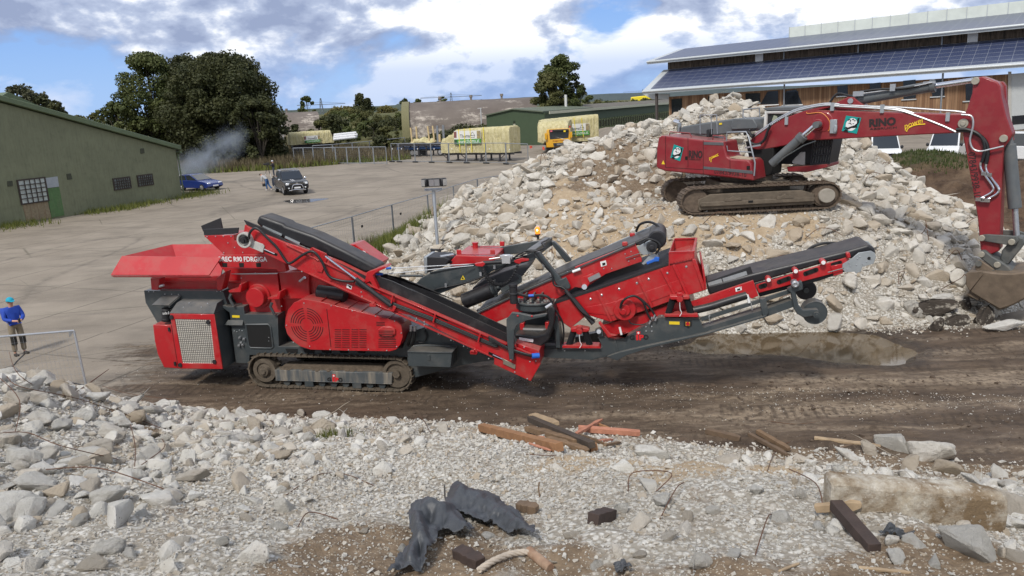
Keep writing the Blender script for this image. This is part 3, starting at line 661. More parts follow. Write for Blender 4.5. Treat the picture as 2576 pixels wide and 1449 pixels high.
def curve(pts,n=5):
    pts=[Vector(p) for p in pts]; out=[]
    for i in range(len(pts)-1):
        a,b_,c,d=pts[max(i-1,0)],pts[i],pts[i+1],pts[min(i+2,len(pts)-1)]
        for k in range(n):
            t=k/n; out.append(.5*((2*b_)+(c-a)*t+(2*a-5*b_+4*c-d)*t*t+(3*b_-a-3*c+d)*t**3))
    return out+[pts[-1]]
def hose(name,par,fr,L,r=.022,m=None,n=5):
    b=MB(); b.tube(curve([pt(fr,c,x,y,v) for c,x,y,v in L],n),r,7); return b.build(name,m or HOSE,par,sharp=80)
def stadium(u0,u1,w,r,v0,v1,pad,count,b,pw=.04,gr=.035):
    "a crawler chain: pads with grousers along the loop"
    L=2*(u1-u0)+2*math.pi*r
    def at(s):
        s%=L; a=u1-u0
        if s<a: return (u0+s,w+r,0)
        s-=a
        if s<math.pi*r: t=s/r; return (u1+r*math.sin(t),w+r*math.cos(t),-t)
        s-=math.pi*r
        if s<a: return (u1-s,w-r,-math.pi)
        s-=a; t=s/r; return (u0-r*math.sin(t),w-r*math.cos(t),-math.pi-t)
    for k in range(count):
        x,z,t=at(L*k/count); M=Matrix.Rotation(-t,3,'Y'); c=Vector((x,(v0+v1)/2,z))
        b.cbox(c,(L/count*.93,v1-v0,pw),M=M); b.cbox(c+M@Vector((L/count*.3,0,pw/2+gr/2-.002)),(.022,v1-v0-.01,gr),M=M)
        b.cbox(c+M@Vector((0,0,-.055)),(L/count*.8,.13,.075),M=M)
MUDC=mat('caked_mud',(.115,.088,.062),.95,var=.35,vscale=8,bump=.9,bscale=18)
TBEAM=mat('streaked_grey_beam',(.075,.085,.09),.5,var=.12,dust=(.34,.29,.22),streak=.75,dustamt=.18)
def track_unit(v0):
    b=MB(); stadium(-1.7,1.7,.47,.40,v0,v0+.5,.04,58,b); t=b.build('track_unit',TRACK,cr)
    b=MB(); b.prism([(-1.42,.24),(1.6,.24),(1.62,.5),(-1.42,.5)],v0+.02,v0+.44); b.box(-1.42,1.6,v0+.0,v0+.05,.225,.245); b.build('track_beam',TBEAM,t,bev=.015)
    b=MB(); b.prism([(-1.35,.5),(1.5,.5),(1.3,.62),(-1.2,.6)],v0+.12,v0+.4); 
    for k in range(60):
        b.ball((RNG.uniform(-1.3,1.5),v0+RNG.uniform(.04,.3),.505),RNG.uniform(.02,.06),(1.3,1,.6),6,4)
    b.build('caked_mud',MUDC,t)
    b=MB(); b.cyl((-1.7,v0+.06,.47),(-1.7,v0+.44,.47),.22,n=24); b.ring((-1.7,v0+.03,.47),(0,1,0),.2,.3,.3,22); b.cyl((-1.7,v0-.03,.47),(-1.7,v0+.1,.47),.13,.17,12); b.cyl((-1.7,v0-.07,.47),(-1.7,v0,.47),.07,.1,8)
    for k in range(14):
        a=k/14*6.283; b.cbox((-1.7+.33*math.cos(a),v0+.25,.47+.33*math.sin(a)),(.09,.1,.07),M=Matrix.Rotation(-a,3,'Y'))
    b.build('drive_sprocket',TRACK,t)
    b=MB(); b.cyl((1.72,v0+.1,.47),(1.72,v0+.42,.47),.33,n=28); b.ring((1.72,v0+.05,.47),(0,1,0),.26,.34,.1,28); b.cyl((1.72,v0+.02,.47),(1.72,v0+.2,.47),.09,n=14); b.build('idler_wheel',TRACK,t)
    b=MB()
    for k in range(9):
        u=-1.15+k*.31; b.cyl((u,v0+.06,.17),(u,v0+.44,.17),.085,n=14)
        if k in(2,6): b.box(u-.11,u+.11,v0+.0,v0+.05,.1,.24)
    b.build('road_rollers',GRY,t)
    return t
t0=track_unit(0.0); t1=track_unit(2.05)
# --- chassis and grey side frames
part('chassis',GRY,cr,CR,seq(c1,(430,640),(905,620))+seq(c2,(150,470),(760,790),(1100,960),(1330,1080),(1240,1128),(905,1215),(870,1075),(0,1055))+seq(c1,(1060,1050),(1050,1110),(560,1120)),.62,2.0)
sf=part('side_frame',GRY,cr,CR,seq(c1,(830,700),(905,720),(1015,718),(1020,772),(1255,777),(1262,1000))+seq(c2,(830,1010),(870,900),(1000,860),(1300,1010),(1484,1092),(1250,1132),(905,1224),(862,1100),(862,1075),(0,1062))+seq(c1,(1057,1060),(1055,1120),(960,1116),(915,760)),.12,.55,.015,
  extra=lambda b:bolts(b,CR,seq(c1,(950,890),(968,895),(985,885),(1005,888),(790,745),(1285,715),(1195,935),(1195,960))+line(c2,(1000,870),(1290,1010),4),.12),mats=[GRY,PLATE])
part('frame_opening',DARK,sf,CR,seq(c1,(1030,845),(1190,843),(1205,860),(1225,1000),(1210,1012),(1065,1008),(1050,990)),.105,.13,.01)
b=MB(); P=tp(CR,.11,*seq(c1,(1030,845),(1190,843),(1205,860),(1225,1000),(1210,1012),(1065,1008),(1050,990))); b.tube([(u,.11,w) for u,w in P+P[:1]],.022,6); b.build('opening_rim',GRY,sf)
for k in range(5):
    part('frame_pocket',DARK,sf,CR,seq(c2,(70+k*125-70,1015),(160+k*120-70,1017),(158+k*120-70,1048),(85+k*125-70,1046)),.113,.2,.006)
b=MB(); q=[(c1,878,848),(c1,1015,812),(c1,1015,850),(c1,925,852)]; plate(b,[pt(CR,*q[0],.02),pt(CR,c1,905,812,.12),pt(CR,c1,1012,814,.12),pt(CR,c1,1005,850,.02)],.015); b.build('step_plate',GRY,sf)
for a,bb in (((933,780),(985,796)),): part('warning_sticker',YEL,sf,CR,seq(c1,(933,779),(986,781),(986,797),(934,795)),.112,.13,0)
b=MB(); 
for x,y in((990,935),(1000,970),(1020,945),(985,990),(1010,985)): p=pt(CR,c1,x,y,.1); b.cbox(p,(.05,.07,.05)); b.cyl(p,p+Vector((0,-.07,0)),.012,n=6)
b.build('valve_block',STEEL,sf)
# hangers with links
for x0,y0 in((925,640),(1215,700)):
    b=MB(); b.tube([pt(CR,c1,x0,y0-10,.06),pt(CR,c1,x0-10,y0+18,.05),pt(CR,c1,x0+3,y0+45,.05),pt(CR,c1,x0+18,y0+72,.06)],.035,7); b.build('shackle_link',GRY,sf)
# --- power pack
pp=part('power_pack',RED,cr,CR,seq(c1,(372,846),(500,850),(556,1156),(452,1150),(406,1055),(385,960)),-.06,.6,.015)
part('intake_housing',GRY,cr,CR,seq(c1,(310,605),(868,607),(900,700),(820,740),(500,842),(405,832),(322,690)),.22,2.3,.015,extra=lambda b:bolts(b,CR,seq(c1,(460,630),(507,630),(555,632),(345,612),(380,612),(828,610),(855,610)),.22),mats=[GRY,PLATE])
b=MB(); A_=[pt(CR,c1,370,710,.0),pt(CR,c1,485,712,.0),pt(CR,c1,567,675,.22),pt(CR,c1,567,640,.22),pt(CR,c1,415,672,.1)]
plate(b,[pt(CR,c1,368,710,-.1),pt(CR,c1,487,713,-.1),pt(CR,c1,570,640,.22),pt(CR,c1,440,645,.22)],.02); plate(b,[pt(CR,c1,487,713,-.1),pt(CR,c1,487,725,-.1),pt(CR,c1,570,690,.22),pt(CR,c1,570,640,.22)],.02); b.build('intake_hood',GRY,cr)
p=pt(CR,c1,468,730,.05); q=pt(CR,c1,470,820,.05)
ac=MB(); ac.cyl(p,q,.11,n=20); ac.cyl(p+Vector((0,0,-.02)),p+Vector((0,0,-.08)),.125,n=20); ac.cyl(q+Vector((0,0,.08)),q+Vector((0,0,.02)),.12,n=20); ac=ac.build('air_cleaner',BLK,cr,bev=.01)
text('lettering','turbo II',WHT,ac,Vector(pt(CR,c1,445,775,-.075)),Vector(pt(CR,c1,492,771,-.075)),.07,shear=.3)
b=MB(); b.cyl(pt(CR,c1,500,745,-.05),pt(CR,c1,608,685,.1),.03,n=8); b.build('exhaust_pipe',DARK,cr)
F0=tp(CR,-.3,*seq(c1,(490,766),(805,770),(868,1163),(553,1157)))
v0=-.3
bx=MB(); P=F0; bx.prism(P,v0,.3)
bx=bx.build('cooler_box',GRY,cr,bev=.015)
b=MB(); u0,u1=F0[0][0],F0[1][0]; w1=F0[0][1]
b.loft([[(F0[0][0],-.3,F0[0][1]+.004),(F0[1][0],-.3,F0[1][1]+.004),(F0[1][0],.3,F0[1][1]+.004),(F0[0][0],.3,F0[0][1]+.004)],[(F0[0][0]+.06,-.05,F0[0][1]+.2),(F0[1][0]-.04,-.05,F0[1][1]+.2),(F0[1][0]-.04,.3,F0[1][1]+.24),(F0[0][0]+.06,.3,F0[0][1]+.24)]])
bolts(b,CR,seq(c1,(590,722),(717,722),(792,747),(515,750),(632,693),(762,695)),-.15); b.build('cooler_hood',[GRY,PLATE],bx,bev=.012)
# red door frame round the grille
O_=F0; I_=tp(CR,-.33,*seq(c1,(527,806),(778,812),(812,1122),(582,1118)))
b=MB(); n=4
Of=[(u,-.33,w) for u,w in tp(CR,-.33,*seq(c1,(493,768),(806,772),(868,1160),(555,1156)))]; If=[(u,-.33,w) for u,w in I_]
Ob=[(u,-.3,w) for u,_,w in Of]; Ib=[(u,-.3,w) for u,_,w in If]
b.add(Of+If+Ob+Ib,[(i,(i+1)%4,4+(i+1)%4,4+i) for i in range(4)]+[(8+i,12+i,12+(i+1)%4,8+(i+1)%4) for i in range(4)]+[(i,8+i,8+(i+1)%4,(i+1)%4) for i in range(4)]+[(4+i,4+(i+1)%4,12+(i+1)%4,12+i) for i in range(4)])
gd=b.build('grille_door',RED,bx,bev=.008)
GRIL=mat('dusty_radiator_core',(.66,.62,.54),.9,var=.1,vscale=4,bump=.2,bscale=120)
b=MB(); b.quad(*[(u,-.306,w) for u,w in I_]); 
b.build('radiator_core',GRIL,bx)
b=MB(); I=[Vector(q) for q in If]
for k in range(1,18):
    t=k/18; b.bar(I[0].lerp(I[1],t)+Vector((0,.012,0)),I[3].lerp(I[2],t)+Vector((0,.012,0)),.007,.005,(0,1,0))
for k in range(1,24):
    t=k/24; b.bar(I[0].lerp(I[3],t)+Vector((0,.012,0)),I[1].lerp(I[2],t)+Vector((0,.012,0)),.007,.005,(0,1,0))
b.build('grille_mesh',mat('grille_wire',(.05,.045,.04),.6),bx)
for x,y in((507,792),(765,828),(810,1107),(568,1130)): b=MB(); p=pt(CR,c1,x,y,-.33); b.cyl(p,p+Vector((0,-.03,0)),.055,.05,14); b.build('door_latch',BLK,bx)
for x,y in((488,880),(530,1122)): b=MB(); p=pt(CR,c1,x,y,-.08); b.cbox(p,(.05,.03,.1)); b.build('door_handle',BLK,pp)
# --- feed hopper
NR=[pt(CR,c1,*q,-.10) for q in((160,362),(1165,352))]; NB=[pt(CR,c1,*q,-.38) for q in((80,498),(775,500))]
NM=[pt(CR,c1,860,372,-.10)]
wt=NR[0].z
def at_w(c,x,y,w):
    d=ray(*c(x,y)); t=(w-CAMH)/d[2]; return Vector(CR.local(CP+d*t))
FL=at_w(c1,510,278,wt+.02); FR=at_w(c1,900,276,wt+.02)
b=MB(); plate(b,[NB[0],NB[1],NM[0],NR[0]],.03)
plate(b,[NB[0],NB[0]+Vector((0,.1,-.05)),NB[1]+Vector((-.02,.1,-.05)),NB[1]],.02)
bolts(b,CR,line(c1,(130,492),(765,490),9),-.36,.02)
fh=b.build('feed_hopper',[RED,PLATE],cr,bev=.01)
b=MB(); low=.75
FLb=FL+Vector((.5,-.5,-low)); FRb=FR+Vector((0,-.5,-low)); NLb=NR[0]+Vector((.5,.5,-low)); NRb=Vector((NR[1].x,NLb.y,NLb.z))
plate(b,[NR[0],FL,FLb,NLb],.03); plate(b,[FL,FR,FRb,FLb],.03); plate(b,[NLb,FLb,FRb,NRb],.03); b.build('hopper_walls',RED,fh)
part('hopper_rim',RED,fh,CR,seq(c1,(850,354),(1170,348),(1300,392),(1320,470),(1255,472),(1250,455),(852,440),(822,388)),-.06,.1,.012)
for x in(880,998,1118): part('rim_pocket',DARK,fh,CR,seq(c1,(x-18,410),(x+18,410),(x+18,440),(x-14,440)),-.068,0,.006)
text('lettering','OREC R90 FDRGIGA',WHT,fh,pt(CR,c1,833,398,-.064),pt(CR,c1,1182,399,-.064),.115,bold=.02)
for P in(((355,517),(418,517),(410,602),(362,600)),((820,517),(888,470),(862,602),(826,602))): part('hopper_leg',RED,fh,CR,seq(c1,*P),.05,.3,.012)
part('hopper_recess_panel',RED,fh,CR,seq(c1,(415,515),(850,500),(850,603),(415,603)),.42,.5,.01)  # plain red panel set back between the hopper legs
b=MB(); b.cyl(pt(CR,c1,418,575,.1),pt(CR,c1,450,566,.1),.035,n=10); b.build('work_lamp',STEEL,fh)
ch=part('return_chute',RED,cr,CR,seq(c1,(733,217),(942,212),(948,252),(1060,300),(1165,345),(878,352)),-.02,.7,.012,extra=lambda b:bolts(b,CR,seq(c1,(758,225),(818,222),(873,221),(928,221),(787,272),(905,268),(875,337),(953,300),(1010,335)),-.02),mats=[RED,PLATE])
part('chute_flap',BLK,ch,CR,seq(c1,(735,214),(728,172),(980,160),(975,200),(935,205)),.0,.03,.005); part('chute_flap',BLK,ch,CR,seq(c1,(712,148),(848,92),(864,168),(728,188)),.55,.6,.005)
# --- crusher housing
hs=part('crusher_housing',RED,cr,CR,seq(c1,(850,440),(1250,452),(1320,470))+seq(c2,(150,440),(420,560),(560,640),(640,760),(560,790))+seq(c1,(1290,800),(1290,765),(1035,768),(960,690),(905,600),(880,470)),.5,2.1,.015)
part('wear_plate',RED,hs,CR,seq(c1,(990,492),(1252,484),(1282,762),(1040,764),(1005,700)),.36,.5,.012,extra=lambda b:bolts(b,CR,seq(c1,(1097,482),(1190,485),(1000,515),(1280,715)),.36),mats=[RED,PLATE])
part('housing_cover',RED,hs,CR,seq(c1,(1262,478),(1470,470),(1484,660),(1290,665)),.40,.5,.01)
b=MB(); b.bar(pt(CR,c1,930,487,.35),pt(CR,c1,1255,484,.35),.03,.02); b.build('edge_strip',STEEL,hs)
b=MB(); p=pt(CR,c1,1092,657,.12); b.cyl(p,p+Vector((0,.3,0)),.24,n=40); b.cyl(p+Vector((0,.18,0)),p+Vector((0,.3,0)),.30,n=40); b.build('bearing_cover',RED,hs,bev=.01)
for P in(((905,605),(975,590),(985,560),(1000,560),(995,618),(912,620)),((1178,660),(1250,645),(1262,610),(1275,612),(1268,668),(1190,668))): part('lifting_bracket',RED,hs,CR,seq(c1,*P),.05,.36,.01,extra=lambda b:None)
b=MB(); b.cyl(pt(CR,c2,105,540,.3),pt(CR,c2,140,512,.25),.035,n=10); b.build('work_lamp',STEEL,hs)
b=MB(); p,q=pt(CR,c2,235,612,.25),pt(CR,c2,430,640,.25); b.cyl(p,q,.17,n=28); b.build('dust_drum',BELT,hs,bev=.01)
# --- drive cover
OUT=seq(c2,(130,666),(240,682),(500,748),(790,822),(822,850),(832,930),(815,985),(785,1022),(740,1034),(450,1030),(180,1022),(110,1000),(55,962),(15,910),(0,860),(3,800),(22,740),(65,690))
dc=part('drive_cover',RED,cr,CR,OUT,-.22,.45,.03,2,extra=lambda b:bolts(b,CR,seq(c2,(135,693),(327,712),(475,747),(640,785),(775,820),(822,905),(790,1000),(720,1028),(590,1020),(450,1024),(320,1022),(175,998),(60,970),(12,850)),-.22,.016),mats=[RED,PLATE])
b=MB(); fc=pt(CR,c2,155,847,-.223); px=.629/1.767*.00985
for rI in(48,64,80,96,112):
    for k in range(4): b.ring(fc,(0,-1,0),(rI-2.6)*px*1.03,(rI+1.6)*px*1.03,.004,9,k*math.pi/2+.09+.05*(60/rI),(k+1)*math.pi/2-.09-.05*(60/rI))
b.build('fan_grille',DARK,dc)
b=MB()
def slots(x0,x1,y0,y1,n,dx=0):
    for k in range(n):
        y=y0+(y1-y0)*k/(n-1); p,q=pt(CR,c2,x0,y,-.222),pt(CR,c2,x1,y+1,-.222); b.bar(p,q,.02,.008)
slots(352,396,880,1003,9); slots(404,456,880,1003,9); slots(470,518,880,1003,9); slots(526,576,880,1003,9); slots(645,705,828,850,3); slots(660,785,948,1003,5); slots(668,772,880,925,5)
b.build('louvres',DARK,dc)
b=MB(); P=tp(CR,-.27,*seq(c2,(690,858),(750,860),(778,880),(780,912),(755,932),(690,930),(655,912),(655,880))); b.prism(P,-.27,-.2); b.build('access_hatch',RED,dc,bev=.02,seg=2)
b=MB(); slots(668,772,885,922,4); b.build('hatch_slots',DARK,dc,loc=(0,-.05,0))
for x in(290,312): pass
b=MB(); b.bar(pt(CR,c2,295,735,-.222),pt(CR,c2,325,1005,-.222),.012,.01,(0,1,0)); b.build('panel_seam',DARK,dc)
for k in range(6):
    x=255+k*95; y=683+k*25
    b=MB(); p=pt(CR,c2,x,y-2,-.2); b.bar(p,p+Vector((0,.62,0)),.02,.05); b.build('cover_rib',RED,dc)
# --- tool box
tb=part('tool_box',GRY,cr,CR,seq(c2,(866,1040),(1178,1048),(1172,1150),(870,1140)),-.38,.12,.012)
part('lid_lip',GRY,tb,CR,seq(c2,(862,1034),(1182,1042),(1180,1050),(864,1044)),-.4,.12,.006)
b=MB(); p=pt(CR,c2,1015,1078,-.385); b.cbox(p,(.07,.03,.12)); b.build('box_latch',GRY,tb)
hose('grab_loop',tb,CR,[(c2,885,1030,-.1),(c2,930,993,.0),(c2,1150,998,.0),(c2,1205,1025,-.1)],.02,GRY)
# --- return conveyor in front
V0=-.5
rc=part('return_conveyor',RED,cr,CR,seq(c1,(1022,140),(1060,162),(1170,212))+seq(c2,(0,266),(110,300),(290,368),(480,478),(600,560),(1000,758))+seq(c3,(0,732),(740,1058),(985,1165),(995,1215),(920,1345),(640,1215),(642,1168),(0,840))+seq(c2,(700,745),(160,488),(0,412))+seq(c1,(1160,342),(1060,298),(1015,200)),V0,V0+.07,.012,
  extra=lambda b:(bolts(b,CR,line(c2,(730,735),(1440,1085),9)+seq(c2,(120,470),(540,615),(545,645),(930,800),(925,815),(985,825),(985,845))+seq(c3,(870,1085),(915,1195),(800,1275),(895,1325),(960,1190)),V0,.02)),mats=[RED,PLATE])
b=MB()   # upper flange along the beam, lower return tray
for A,B in(((c2,0,268),(c2,560,535)),((c2,600,562),(c3,735,1056))):
    p,q=pt(CR,*A,V0-.05),pt(CR,*B,V0-.05); b.bar(p+Vector((0,.06,-.03)),q+Vector((0,.06,-.03)),.14,.025)
p,q=pt(CR,c2,170,490,V0),pt(CR,c3,630,1165,V0); b.bar(p+Vector((0,.0,.03)),q+Vector((0,.0,.03)),.1,.02)
b.build('beam_flange',RED,rc,bev=.004)
part('foot_skirt',RED,rc,CR,seq(c3,(800,1050),(985,1110),(990,1215),(925,1345)),V0+.1,.35,.012)
part('far_beam',RED,rc,CR,seq(c1,(1040,130),(1170,185))+seq(c2,(0,240),(640,540))+seq(c3,(740,1040),(990,1150),(985,1215),(0,830))+seq(c2,(0,390))+seq(c1,(1060,280)),.28,.34,.01)
part('belt_cover',BELT,rc,CR,seq(c1,(1122,72),(1290,130))+seq(c2,(0,146),(200,214),(420,320),(650,440),(640,478),(560,480),(400,402),(180,318),(0,246))+seq(c1,(1160,180),(1098,128)),-.34,.22,.07,3)
part('belt_edge',BLK,rc,CR,seq(c1,(1015,106),(1150,160),(1300,240))+seq(c2,(0,250),(180,322),(420,430),(580,510),(575,540),(300,390),(0,275))+seq(c1,(1180,215),(1035,140)),-.44,-.40,.004)
part('near_skirt',BELT,rc,CR,seq(c2,(635,498),(760,540),(1000,652))+seq(c3,(0,640),(735,982),(735,1054),(0,728))+seq(c2,(1000,752),(640,590)),-.42,-.38,.006)
part('far_skirt',BELT,rc,CR,seq(c2,(660,475),(930,556),(1200,675))+seq(c3,(0,588),(400,772),(738,932),(738,1030),(0,700))+seq(c2,(900,700),(650,560)),.16,.2,.006)
b=MB(); p,q,r_,s_=pt(CR,c2,640,560,-.4),pt(CR,c3,735,1030,-.4),pt(CR,c3,735,1000,.17),pt(CR,c2,640,530,.17)
plate(b,[p,q,r_,s_],-.03); b.build('belt',BELT,rc)
for a,bb in(((1150,152),(1285,212)),((1308,225),(1412,272))):
    b=MB(); b.bar(pt(CR,c1,*a,-.36),pt(CR,c1,*bb,-.36),.05,.02,(0,1,0)); b.build('clamp_strip',PLATE,rc)
b=MB(); p=pt(CR,c1,1015,250,V0-.12); b.ring(p,(0,1,0),.135,.18,.16,28); b.cyl(p+Vector((0,.1,0)),p+Vector((0,.16,0)),.14,n=24); b.build('drive_guard',mat('pale_grey_guard',(.42,.41,.38),.5),rc,bev=.006)
b=MB(); b.cyl(p+Vector((0,-.02,0)),p+Vector((0,.1,0)),.08,n=16); b.cyl(p+Vector((0,-.06,0)),p,.045,n=10); b.build('hydraulic_motor',BLK,rc)
part('tension_plate',mat('pale_grey_guard',(.42,.41,.38),.5),rc,CR,seq(c1,(1062,245),(1150,278),(1160,292),(1150,338),(1060,300),(1052,260)),V0-.04,V0,.006)
part('slot_plate',DARK,rc,CR,seq(c1,(1165,312),(1255,345),(1250,362),(1165,332)),V0-.006,V0,.002)
b=MB(); b.cyl(pt(CR,c1,1160,312,V0-.03),pt(CR,c1,1235,345,V0-.03),.014,n=8); b.build('tension_screw',CHROME,rc)
for P in(((1045,755),(1150,803),(1148,825),(1042,776)),((1440,1038),(1484,1058),(1484,1075),(1436,1055))): part('slot_plate',DARK,rc,CR,seq(c2,*P),V0-.012,V0+.01,.002)
part('foot_plate',mat('oily_zinc_plate',(.3,.27,.22),.4,.6),rc,CR,seq(c3,(695,1165),(805,1222),(802,1255),(708,1212),(712,1195)),V0-.03,V0,.005)
part('slot_plate',DARK,rc,CR,seq(c3,(600,1118),(690,1158),(690,1182),(598,1142)),V0-.012,V0,.003)
b=MB(); b.cyl(pt(CR,c3,632,1142,V0-.03),pt(CR,c3,705,1175,V0-.03),.016,n=8); b.build('tension_screw',CHROME,rc)
for c,x,y in((c2,190,318),(c2,322,522),(c2,232,388),(c2,278,357)): 
    b=MB(); p=pt(CR,c,x,y,V0-.03); b.cyl(p,p+Vector((0,.05,0)),.05,n=16); b.cyl(p+Vector((0,-.02,0)),p+Vector((0,.03,0)),.024,n=8); b.build('pivot_boss',RED,rc)
part('lug_plate',RED,rc,CR,seq(c2,(175,330),(190,300),(290,345),(300,375),(260,480),(225,470)),V0-.03,V0+.02,.008)
hc=MB(); hc.cyl(pt(CR,c2,500,522,V0-.12),pt(CR,c2,750,712,V0-.12),.052,n=14); hc=hc.build('hydraulic_cylinder',BLK,rc,bev=.005)
b=MB(); b.cyl(pt(CR,c2,285,362,V0-.12),pt(CR,c2,505,526,V0-.12),.022,n=10); b.build('piston_rod',CHROME,hc)
part('cylinder_lug',RED,rc,CR,seq(c2,(728,730),(765,710),(785,720),(770,755),(745,752)),V0-.1,V0,.006)
br=part('tie_bracket',RED,rc,CR,seq(c2,(577,475),(700,432),(715,445),(640,480),(620,500),(690,650),(665,640),(600,540),(560,560)),V0-.02,V0+.35,.01)
for s in(0,1):
    b=MB(); b.cyl(pt(CR,c2,640,494-42*s,-.3+.35*s),pt(CR,c3,485,462-12*s,.42+.3*s),.011,n=7); b.build('tie_rod',STEEL,cr)
    b=MB(); b.cyl(pt(CR,c2,645+70*s,492-42*s,-.31+.35*s),pt(CR,c2,690+60*s,488-42*s,-.27+.37*s),.028,n=8); b.build('blue_shackle',BLUE,br)
part('lift_sticker',WHT,rc,CR,seq(c2,(438,558),(474,572),(468,597),(434,583)),V0-.004,V0+.01,0); part('lift_sticker_mark',DARK,rc,CR,seq(c2,(446,568),(468,577),(464,590),(452,582)),V0-.008,V0+.01,0)
hose('hose',rc,CR,[(c1,1052,240,V0-.15),(c1,1062,190,V0-.14),(c1,1110,165,V0-.12),(c1,1190,240,V0-.12),(c1,1250,300,V0-.1),(c1,1310,390,V0-.1),(c2,40,410,V0-.1),(c2,130,350,V0-.1),(c2,200,330,V0-.1),(c2,260,400,V0-.1),(c2,310,500,V0-.09),(c2,400,535,V0-.08),(c2,490,540,V0-.08)],.03)
for s in range(3): hose('hose',rc,CR,[(c2,500,545+6*s,V0-.05),(c2,680,640+7*s,V0-.05),(c2,760,690+8*s,V0-.06),(c2,900,745+9*s,V0-.06),(c2,1060,805+9*s,V0-.05),(c2,1484,985+8*s,V0-.05),(c3,600,1005+8*s,V0-.06),(c3,740,1085+6*s,V0-.07),(c3,900,1140+4*s,V0-.1),(c3,985,1152+3*s,V0-.05)],.024)
b=MB(); b.cyl(pt(CR,c3,930,1152,V0-.12),pt(CR,c3,985,1148,V0-.06),.06,n=12); b.build('hose_wrap',BLUE,rc)
for x,y in((758,665),(1055,800),(1372,940)): 
    b=MB(); p=pt(CR,c2,x,y,V0-.1); b.cbox(p,(.03,.05,.2),M=Matrix.Rotation(.3,3,'Y')); b.build('hose_clip',RED,rc)
for c,x,y in((c2,625,705),(c2,1335,1040),(c3,490,1120)):
    b=MB(); p=pt(CR,c,x,y,V0-.03); b.cbox(p,(.16,.1,.08)); b.cbox(p+Vector((.03,-.02,.04)),(.05,.06,.08)); b.build('clamp_bracket',RED,rc,bev=.01)
for x in(890,918):
    b=MB(); b.tube(curve([pt(CR,c2,x,855,-.05),pt(CR,c2,x-2,885,-.05),pt(CR,c2,x-4,930,-.05),pt(CR,c2,x-20,990,.05)]),.03,8); o=b.build('hose',HOSE,cr); b=MB(); b.cyl(pt(CR,c2,x,852,-.05),pt(CR,c2,x-2,890,-.05),.036,n=8); b.build('hose_fitting',STEEL,o)
hose('hose',sf,CR,[(c2,985,885,.08),(c2,1000,930,.06),(c2,980,970,.06),(c2,930,968,.08)],.02)
# --- magnet frame
mf=part('magnet_frame',GRY,cr,CR,seq(c3,(40,605),(80,562),(150,520),(260,482),(440,462),(690,440),(885,392),(935,356),(990,360),(985,395),(905,432),(640,500),(500,575),(370,622),(215,682),(165,662)),.5,.62,.012)
b=MB(); plate(b,[pt(CR,c3,150,518,.46),pt(CR,c3,440,460,.46),pt(CR,c3,440,460,.7),pt(CR,c3,150,518,.7)],.02); plate(b,[pt(CR,c3,440,460,.46),pt(CR,c3,900,386,.46),pt(CR,c3,900,386,.7),pt(CR,c3,440,460,.7)],.02); b.build('arm_flange',GRY,mf)
part('far_arm',GRY,mf,CR,seq(c3,(240,520),(700,320),(960,276),(1062,262),(1100,284),(1085,312),(1000,345),(700,385),(240,600)),2.1,2.2,.012)
b=MB(); b.bar(pt(CR,c3,925,372,.56),pt(CR,c3,1058,276,2.15),.2,.2); b.build('cross_beam',GRY,mf,bev=.012)
part('near_leg',GRY,mf,CR,seq(c3,(940,356),(990,362),(1030,415),(1135,548),(1200,612),(1192,640),(1160,650),(1110,600),(1080,535),(960,405)),.42,.56,.015)
part('leg_bracket',GRY,mf,CR,seq(c3,(1110,585),(1190,552),(1225,620),(1215,640),(1160,640),(1130,620)),.38,.44,.01)
part('far_leg',GRY,mf,CR,seq(c3,(1062,268),(1105,285),(1140,320),(1232,425),(1190,440),(1095,320)),2.0,2.15,.012)
hc=MB(); hc.cyl(pt(CR,c3,1185,650,.3),pt(CR,c3,1270,755,.25),.045,n=12); hc.cyl(pt(CR,c3,1240,715,.28),pt(CR,c3,1400,905,.2),.058,n=14); hc.build('support_ram',BLK,mf)
part('pivot_lug',GRY,mf,CR,seq(c3,(1410,955),(1445,940),(1470,960),(1480,1005),(1440,1005)),.16,.3,.01)
b=MB(); b.cyl(pt(CR,c3,1440,966,.1),pt(CR,c3,1440,966,.2),.05,n=14); b.build('pivot_pin',STEEL,mf)
for q in((345,632,.3),):
    pass
part('hand_warning_sticker',YEL,mf,CR,seq(c3,(403,535),(420,568),(386,572)),.492,.5,0); part('warning_mark',DARK,mf,CR,seq(c3,(402,547),(410,565),(394,566)),.489,.5,0)
hose('hose',mf,CR,[(c3,170,665,.45),(c3,210,640,.45),(c3,400,600,.45),(c3,560,545,.45),(c3,700,480,.45),(c3,840,370,.4),(c3,940,350,.4),(c3,1000,420,.38),(c3,1080,520,.36),(c3,1100,610,.34),(c3,1180,640,.3),(c3,1290,790,.18),(c3,1350,840,.15),(c3,1410,880,.15)],.022)
hose('hose',mf,CR,[(c3,840,390,.4),(c3,890,365,.4),(c3,985,345,.4),(c3,1030,320,.6),(c3,1005,290,.7),(c3,1040,270,1.2),(c3,1060,255,1.6)],.02)
for x,y in((275,612),(540,525),(645,470),(1020,452),(1075,518)): b=MB(); b.cbox(pt(CR,c3,x,y,.45),(.05,.06,.09)); b.build('hose_clip',STEEL,mf)
